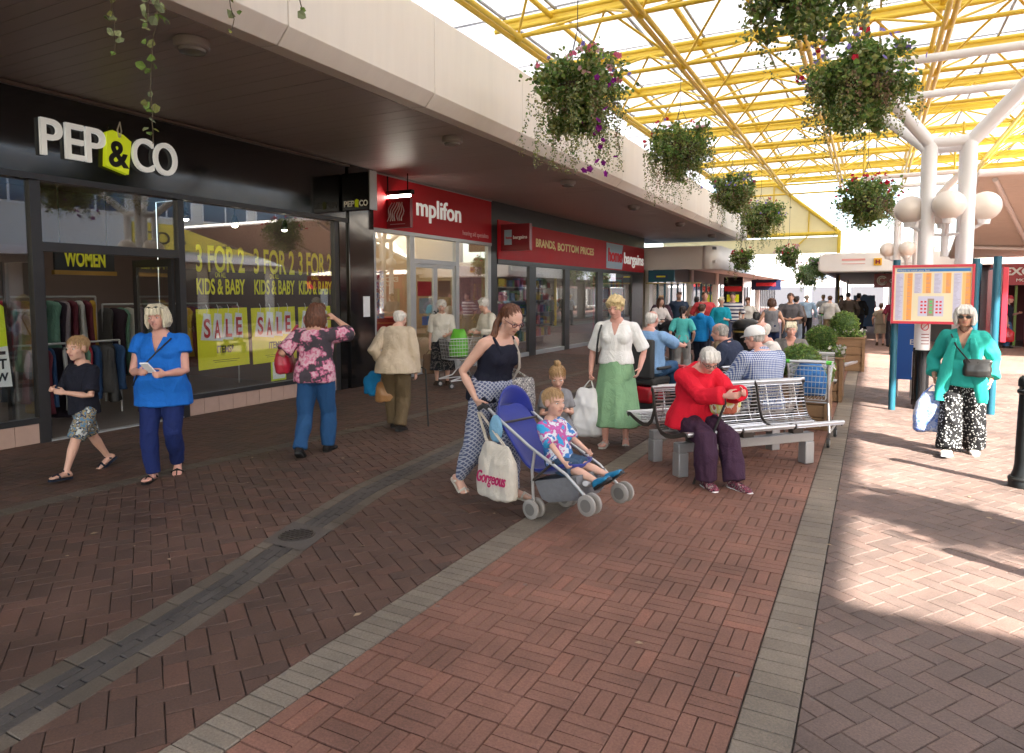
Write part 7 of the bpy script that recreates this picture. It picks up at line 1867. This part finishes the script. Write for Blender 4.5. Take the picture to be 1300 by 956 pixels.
person((-1.97,21.6,0),(0.15,1),1.64,"person in a brown striped top and pale jeans walking away",bw=1.1,hair='dark',style='short',lod=2,feet=walk(1.64,.25,'L'),top=(pattern("brown_stripe",'stripe',[(0.05,0.035,0.03),(0.18,0.14,0.12)],9),dict(sleeve=.9,infl=.02)),legs=('trousers',F((0.16,0.20,0.26)),dict(infl=.014)),shoes=('shoe',F((0.03,0.03,0.03))))
person((-2.05,26.5,0),(-0.1,1),1.70,"man in a pale blue shirt and black trousers in the far crowd",sex='m',bw=1.05,hair='grey',style='thin',lod=2,top=(F((0.30,0.42,0.55)),dict(sleeve=1,infl=.022)),legs=('trousers',F((0.015,0.015,0.02)),dict(infl=.016)),shoes=('shoe',F((0.02,0.02,0.02))))
person((-1.95,34.0,0),(0,1),1.68,"far person in a pale top beyond the man with the trolley",hair='sandy',style='short',lod=2,top=(F((0.5,0.52,0.55)),dict(sleeve=.5,infl=.02)),legs=('trousers',F((0.1,0.12,0.16)),dict(infl=.014)),shoes=('shoe',F((0.03,0.03,0.03))))
person((-1.32,26.8,0),(0.05,1),1.66,"man in a white T-shirt and khaki trousers pushing a trolley far ahead",sex='m',bw=1.1,hair='brown',style='crew',lod=2,feet=walk(1.66,.2,'R'),hands=((.2,.25,.98),(-.2,.25,.98)),top=(F((0.6,0.58,0.55)),dict(sleeve=.5,infl=.024,hem=-.1)),legs=('trousers',F((0.28,0.19,0.11)),dict(infl=.018)),shoes=('shoe',F((0.03,0.03,0.03))))
trolley((-1.75,27.1),(0.05,1),"shopping trolley with green grips far ahead among the crowd")
person((-1.2,33.5,0),(0.1,-1),1.66,"far person in a dark top beside the white T-shirted man",hair='dark',style='bob',lod=2,top=(F((0.25,0.28,0.33)),dict(sleeve=.5,infl=.02)),legs=('trousers',F((0.04,0.05,0.08)),dict(infl=.014)),shoes=('shoe',F((0.03,0.03,0.03))))
person((-0.78,28.4,0),(-0.1,1),1.78,"big man in a dark brown jacket walking away beyond the far planter",sex='m',bw=1.3,hair='dark',style='crew',lod=2,feet=walk(1.78,.22,'L'),top=(F((0.055,0.042,0.034)),dict(sleeve=1,infl=.034,hem=-.14,name="jacket")),legs=('trousers',F((0.02,0.02,0.02)),dict(infl=.018)),shoes=('shoe',F((0.02,0.02,0.02))))
person((-0.45,29.6,0),(0.0,1),1.74,"person in black close beside the big man in brown",bw=1.1,hair='dark',style='short',lod=2,top=(F((0.02,0.02,0.022)),dict(sleeve=1,infl=.028,name="jacket")),legs=('trousers',F((0.02,0.02,0.03)),dict(infl=.016)),shoes=('shoe',F((0.02,0.02,0.02))))
J = person((-0.25,37.0,0),(-0.9,-0.3),1.70,"far person in a black jacket with a red bag near the blue board",hair='dark',style='short',lod=2,top=(F((0.02,0.02,0.025)),dict(sleeve=1,infl=.028,name="jacket")),legs=('trousers',F((0.02,0.02,0.03)),dict(infl=.016)),shoes=('shoe',F((0.02,0.02,0.02))))
soft_bag("rucksack","red rucksack on the far person in the black jacket",W(J,(0,-.30,1.0)),.3,.2,.42,M_redprint,None,0.3)
tag(MB().box(-0.72,33.9,0.25,0.12,34.0,1.62).build("advertising_board",mat("ad_blue",(0.03,0.10,0.24),0.4,nscale=2,namt=.2)),"blue advertising board standing in the far walkway under the white canopy","board")
person((0.28,25.2,0),(0.0,1),1.40,"short woman in a beige dress walking away under the white box canopy",bw=1.1,hair='brown',style='short',lod=2,feet=walk(1.4,.2,'R'),top=(F((0.28,0.23,0.17)),dict(sleeve=.3,infl=.02)),legs=('skirt',F((0.28,0.23,0.17)),dict(hem=.28,flare=.5)),shoes=('shoe',F((0.1,0.06,0.04))))
person((0.62,24.6,0),(-0.1,1),1.66,"person in a maroon top passing the dark shop units",hair='dark',style='short',lod=2,feet=walk(1.66,.2,'L'),top=(F((0.13,0.015,0.03)),dict(sleeve=.5,infl=.02)),legs=('trousers',F((0.03,0.03,0.04)),dict(infl=.014)),shoes=('shoe',F((0.02,0.02,0.02))))
J = person((3.72,25.9,0),(0.97,-0.2),1.66,"man in a red cap and navy T-shirt standing outside the money exchange",sex='m',bw=1.15,hair='grey',style='crew',lod=1,skin='pink',hands=((.20,.04,.74),(-.12,.30,1.08)),top=(F((0.018,0.02,0.032)),dict(sleeve=.48,infl=.022,hem=-.1)),legs=('trousers',F((0.06,0.13,0.24)),dict(infl=.014)),shoes=('shoe',F((0.02,0.02,0.02))),extra=(cap_hat(mat("cap_red",(0.45,0.03,0.05),0.7)),))
hw_ = W(J,J['W'][0]+Vector((0,0,-.07))); soft_bag("carrier_bag","bright red carrier bag held by the man in the red cap",hw_+Vector((0,0,-.48)),.40,.2,.42,mat("red_plastic",(0.50,0.012,0.02),0.3,nscale=8,namt=.15),hw_,0.0,narrow=.3)
# ------------------------------------------------------------------ hanging baskets and planting
def leaf_mat(name, c, d=0.45):
    m = bpy.data.materials.new(name); m.use_nodes = True; nt = m.node_tree; b = nt.nodes["Principled BSDF"]; L = nt.links.new
    g = _n(nt,"ShaderNodeNewGeometry"); r = ramp(nt,[(0,tuple(x*(1-d) for x in c)),(0.6,c),(1,tuple(min(1,x*(1+d)) for x in c))]); L(g.outputs["Random Per Island"],r.inputs[0]); L(r.outputs[0],b.inputs["Base Color"])
    b.inputs["Roughness"].default_value = 0.5; b.inputs["Specular IOR Level"].default_value = 0.3
    out = nt.nodes["Material Output"]; t = _n(nt,"ShaderNodeBsdfTranslucent"); L(r.outputs[0],t.inputs[0]); mx = _n(nt,"ShaderNodeMixShader"); mx.inputs[0].default_value = 0.45
    L(b.outputs[0],mx.inputs[1]); L(t.outputs[0],mx.inputs[2]); L(mx.outputs[0],out.inputs[0]); return m
LEAF = [leaf_mat("leaf_green",(0.188,0.294,0.069)),leaf_mat("leaf_olive",(0.275,0.294,0.094)),leaf_mat("leaf_dark",(0.117,0.211,0.062)),leaf_mat("leaf_silver",(0.325,0.375,0.200)),leaf_mat("leaf_dry",(0.275,0.188,0.112))]
PET = dict(pink=leaf_mat("petal_pink",(0.62,0.14,0.24),.25),violet=leaf_mat("petal_violet",(0.25,0.20,0.58),.25),purple=leaf_mat("petal_purple",(0.26,0.015,0.27),.3),red=leaf_mat("petal_red",(0.58,0.03,0.06),.25),white=leaf_mat("petal_white",(0.75,0.73,0.70),.1),pale=leaf_mat("petal_pale",(0.68,0.42,0.45),.2))
class Leaves:
    def __init__(s): s.v = []; s.f = []; s.m = []
    def leaf(s, p, size, mi, r, droop=0.0, round_=0.8):
        d = Vector((r.gauss(0,1),r.gauss(0,1),r.gauss(0,1)-droop)).normalized(); w = d.orthogonal().normalized(); w = Matrix.Rotation(r.uniform(0,6.28),3,d)@w; n = d.cross(w)
        o = len(s.v); h = size*0.5*round_; k = size*.12
        s.v += [p, p+d*size*.35+w*h+n*k, p+d*size*.8+w*h*.6+n*k, p+d*size, p+d*size*.8-w*h*.6+n*k, p+d*size*.35-w*h+n*k]
        s.f += [(o,o+1,o+2,o+3),(o,o+3,o+4,o+5)]; s.m += [mi,mi]
    def bloom(s, p, size, r):
        n = Vector((r.gauss(0,1),r.gauss(0,1)-.6,r.gauss(0,1))).normalized(); u = n.orthogonal().normalized(); v = n.cross(u); o = len(s.v); s.v.append(p)
        for k in range(10):
            a = 2*PI*k/10; q = size*(.5 if k % 2 else .36); s.v.append(p+(u*math.cos(a)+v*math.sin(a))*q+n*size*.16)
        s.f += [(o,o+1+k,o+1+(k+1) % 10) for k in range(10)]; s.m += [0]*10
    def build(s, name, mats, parent, kind="stuff", world=True):
        me = bpy.data.meshes.new(name); me.from_pydata([tuple(p) for p in s.v],[],s.f)
        for m in mats: me.materials.append(m)
        me.polygons.foreach_set("material_index",s.m); me.update()
        o = link(name,me,parent,world)
        if kind: o["kind"] = kind
        return o
M_wire = mat("basket_wire",(0.05,0.05,0.045),0.5,0.5); M_moss = mat("moss_liner",(0.075,0.055,0.03),0.95,nscale=25,namt=.5,bump=.6)
def basket(x, y, z, rad, label, hang=ZB, n=2600, trail=1.0, blooms=(("pink",14),("violet",12)), seed=1, leaf=.052, silver=.2, trailers=26, tail_len=.9):
    r = random.Random(seed); t = thing("hanging_basket",label,"hanging basket",(x,y,z),group="hanging flower baskets under the roof"); C = Vector((x,y,z)); s = rad/.6
    w = MB()
    for k in range(5):
        a = PI/2*k/5; rr = .30*s*math.cos(a); w.tube([C+Vector((rr*math.cos(q),rr*math.sin(q),-.30*s*math.sin(a)*.9)) for q in [2*PI*j/18 for j in range(19)]],.005,5)
    for j in range(10):
        q = 2*PI*j/10; w.tube([C+Vector((.30*s*math.cos(a)*math.cos(q),.30*s*math.cos(a)*math.sin(q),-.27*s*math.sin(a))) for a in [PI/2*k/5 for k in range(6)]],.004,5)
    w.build("basket",M_wire,t)
    MB().lathe([(.02,-.265*s),(.16*s,-.22*s),(.25*s,-.12*s),(.285*s,0),(.27*s,.03*s),(.05,.07*s)],C,18).build("liner",M_moss,t,smooth=60)
    for j in range(3):
        q = 2*PI*j/3+.4; MB().tube([C+Vector((.29*s*math.cos(q),.29*s*math.sin(q),0)),C+Vector((0,0,.75))],.005,5).build("chain",M_wire,t)
    if hang: MB().tube([C+Vector((0,0,.75)),(x,y,hang)],.006,5).build("wire",M_wire,t)
    lv = Leaves(); clumps = [(r.uniform(0,6.28),r.uniform(.3,1.08),r.uniform(-.55,.66),r.uniform(.5,1.15)) for k in range(58)]+[(r.uniform(0,6.28),r.uniform(.1,.72),r.uniform(-1.35,-.5)*trail,r.uniform(.5,.95)) for k in range(26)]
    mats = LEAF
    for k in range(int(n*2.0)):
        a,q,zz,sz = clumps[r.randrange(len(clumps))]; cc = C+Vector((math.cos(a)*q*rad*.72,math.sin(a)*q*rad*.72,zz*rad*.62+.04))
        p = cc+Vector((r.gauss(0,.15),r.gauss(0,.15),r.gauss(0,.14)))*rad*sz*.8
        mi = r.choices((0,1,2,3),(.40,.24,.24,silver*.6))[0]; lv.leaf(p,leaf*r.uniform(.7,1.5),mi,r,.25)
    for k in range(int(trailers*1.5)):
        a = r.uniform(0,6.28); q = rad*r.uniform(.35,.95); ln = tail_len*r.uniform(.35,1.0)*trail; p = C+Vector((math.cos(a)*q,math.sin(a)*q,-.02)); d = Vector((math.cos(a)*.12,math.sin(a)*.12,-1))
        dry = r.random() < .28; m_ = int(ln/.022)
        for j in range(m_):
            f = j/m_; p = p+(d+Vector((r.gauss(0,.35),r.gauss(0,.35),0)))*.022; d.x *= .94; d.y *= .94
            for e in range(2): lv.leaf(p+Vector((r.gauss(0,.022),r.gauss(0,.022),0)),leaf*r.uniform(.45,.95)*(1-.35*f),4 if dry and f < .7 else r.choices((1,2,3),(.5,.2,.3+silver))[0],r,.8)
    lv.build("foliage",mats,t)
    for col,nn in blooms:
        b = Leaves()
        for k in range(nn):
            a = r.uniform(0,6.28); el = r.uniform(-.1,1.2) if col != 'purple' else r.uniform(-1.0,.2); q = rad*r.uniform(.8,1.08)
            p = C+Vector((math.cos(a)*math.cos(el)*q,math.sin(a)*math.cos(el)*q,math.sin(el)*q*.75+.06))
            if col == 'purple': p = C+Vector((rad*r.uniform(.15,1.0)*.9,-rad*r.uniform(.1,.8),-r.uniform(.0,1.25)*tail_len+.12))
            for e in range(3 if col in ('pink','red','pale') else 1): b.bloom(p+Vector((r.gauss(0,.018),r.gauss(0,.018),r.gauss(0,.018))),r.uniform(.055,.09)*(1.0 if col != 'purple' else 1.15),r)
        b.build("blossom",[PET[col]],t)
    return t
basket(-3.36,8.15,4.22,.63,"largest hanging basket, pink and purple blooms trailing before the cream fascia",n=3400,blooms=(("pink",8),("violet",12),("purple",17),("pale",10)),seed=3,trailers=46,tail_len=1.05,silver=.25)
basket(-3.38,13.4,4.52,.72,"second hanging basket in the row with red blooms near the yellow chords",n=2600,blooms=(("red",9),("pale",6),("violet",5)),seed=5,trailers=36,tail_len=1.15)
basket(-3.40,19.1,4.42,.72,"third hanging basket in the row with violet blooms",n=2200,blooms=(("violet",26),("pink",4)),seed=8,leaf=.06,silver=.5,trailers=26)
basket(-3.42,24.6,4.30,.80,"fourth hanging basket in the row with violet and red blooms",n=2000,blooms=(("violet",26),("red",8)),seed=11,leaf=.065,trailers=24,tail_len=1.2)
basket(-3.55,21.9,2.75,.42,"small low basket with red blooms under the end of the cream canopy",n=1000,blooms=(("red",8),),seed=14,trailers=4,hang=ZB)
basket(-3.3,32.5,3.4,.6,"far basket hanging before the yellow gable",n=1000,blooms=(("pale",20),("red",10)),seed=17,leaf=.08,trailers=14)
basket(-2.85,36.0,2.7,.75,"far pale flowered basket above the far crowd",n=1000,blooms=(("pale",34),("white",20)),seed=19,leaf=.08,trailers=14,hang=ZB)
basket(-2.2,34.0,3.0,.6,"farthest basket in the left hand row beside the white box canopy",n=900,blooms=(("pale",14),),seed=21,leaf=.08,trailers=10)
basket(-0.24,9.05,4.12,.66,"large basket in the right hand row with violet and red blooms",n=3400,blooms=(("violet",34),("red",8)),seed=23,trailers=38,tail_len=.8,silver=.15)
basket(-0.15,15.6,3.55,.66,"red flowered basket above the white box canopy",n=2400,blooms=(("red",22),("violet",6)),seed=27,trailers=26,tail_len=.8)
basket(-0.55,5.75,4.10,.60,"basket cut by the top of the photo, its ivy hanging down",n=2000,blooms=(("violet",14),),seed=29,trailers=30,tail_len=.7)
basket(-3.40,2.62,4.60,.66,"ivy basket out of sight above, trailing down before the black shop sign",n=1500,blooms=(("violet",6),),seed=31,trailers=24,tail_len=.8)
basket(4.55,3.2,4.2,.62,"hanging basket outside the picture, shading the sunlit paving",n=2600,blooms=(("violet",12),),seed=35,trailers=26)
def ivy(p0, ln, label, seed, sway=.1, sz=.05, dens=2):
    r = random.Random(seed); lv = Leaves(); p = Vector(p0); st = [p.copy()]; d = Vector((r.uniform(-1,1)*sway,r.uniform(-1,1)*sway,-1))
    for j in range(int(ln/.03)):
        p = p+(d+Vector((r.gauss(0,.18),r.gauss(0,.18),0)))*.03; st.append(p.copy())
        if r.random() < 1.1*min(1,1.25-j*.03/ln):
            for e in range(dens): lv.leaf(p+Vector((r.gauss(0,.02),r.gauss(0,.02),r.gauss(0,.01))),sz*r.uniform(.6,1.2),r.choices((0,1,3),(.4,.3,.3))[0],r,.4,1.0)
    t = thing("ivy_strand",label,"ivy",p0); lv.build("foliage",LEAF,t); MB().tube(st[::2],.0025,4).build("stem",M_moss,t)
for k,(a,ln,lab) in enumerate((((-3.55,2.62,4.30),1.85,"longest ivy strand hanging before the black fascia"),((-3.98,2.60,4.30),1.22,"short ivy strand at the top left, first from the letters"),((-3.66,2.66,4.30),1.24,"leafy short ivy strand next to the longest one"),((-3.12,2.62,4.30),1.24,"wispy ivy end crossing the cream fascia corner"),((-2.60,2.64,4.30),1.32,"thin bare ivy end hanging over the cream fascia"),((-0.10,5.80,4.05),.72,"long ivy strand beside the top basket, hanging over the right hand basket"),((-0.42,5.78,4.0),.55,"dry leafy strand under the basket at the top edge"))):
    ivy(a,ln,lab,50+k,dens=2 if k not in (3,4) else 1)
# clipped balls and flowers in the planters
def box_ball(x, y, z, rad, label, seed, n=2600):
    r = random.Random(seed); t = thing("box_ball",label,"shrub",(x,y,z-rad),group="clipped balls in the planters"); C = Vector((x,y,z))
    MB().ell(C,(rad*.86,)*3,18,12).build("core",LEAF[2],t,smooth=60); lv = Leaves()
    for k in range(n):
        d = Vector((r.gauss(0,1),r.gauss(0,1),r.gauss(0,1))).normalized(); lv.leaf(C+d*rad*r.uniform(.84,1.02),.028*r.uniform(.6,1.4),r.choices((0,2,1),(.6,.25,.15))[0],r)
    lv.build("foliage",LEAF,t); MB().tube([(x,y,z-rad*1.2),(x,y,z-rad*.5)],.02,6).build("stem",M_wood,t)
box_ball(-0.76,9.15,.80,.24,"clipped box ball in the nearest planter behind the trolley",61)
box_ball(-0.70,11.95,.93,.23,"clipped box ball in the middle planter",62)
box_ball(-0.52,16.85,.98,.30,"clipped leafy ball in the farthest planter",63)
def bedding(x0,y0,x1,y1,z,label,seed,n=900,bl=26):
    r = random.Random(seed); t = thing("bedding_plant",label,"flowers",((x0+x1)/2,(y0+y1)/2,z)); lv = Leaves(); b = Leaves()
    for k in range(n): lv.leaf(Vector((r.uniform(x0,x1),r.uniform(y0,y1),z+r.uniform(-.03,.14))),.045*r.uniform(.6,1.3),r.choices((0,1,2),(.6,.2,.2))[0],r)
    for k in range(bl):
        p = Vector((r.uniform(x0,x1),r.uniform(y0,y1),z+r.uniform(.08,.17)))
        for e in range(3): b.bloom(p+Vector((r.gauss(0,.02),r.gauss(0,.02),r.gauss(0,.02))),.06,r)
    lv.build("foliage",LEAF,t); b.build("blossom",[PET["white"]],t)
bedding(-.62,8.9,-.40,9.6,.62,"white flowers and leaves at the edge of the nearest planter",71)
bedding(-.92,11.6,-.36,12.3,.68,"white flowers round the ball in the middle planter",72)
bedding(-.86,16.45,-.12,17.25,.72,"white flowers round the ball in the farthest planter",73)
# small litter
r_ = random.Random(4)
lm = MB()
for k in range(40):
    x,y = r_.uniform(-6,1.5),r_.uniform(2,9); a = r_.uniform(0,6.28); s = r_.uniform(.012,.03)
    lm.add([(x+s*math.cos(a),y+s*math.sin(a),.006),(x+s*.5*math.cos(a+1.6),y+s*.5*math.sin(a+1.6),.010),(x-s*math.cos(a),y-s*math.sin(a),.006),(x-s*.5*math.cos(a+1.6),y-s*.5*math.sin(a+1.6),.007)],[(0,1,2,3)])
o = lm.build("fallen_petals",mat("dry_petal",(0.30,0.22,0.14),0.8)); o["kind"] = "stuff"
o = MB().obox((-1.55,6.28,.025),(.05,.03,.045),Euler((.3,.2,.5)).to_matrix()).build("paper_scrap",M_paper); tag(o,"scrap of white paper lying by the bench leg","litter")
finish_volumes()
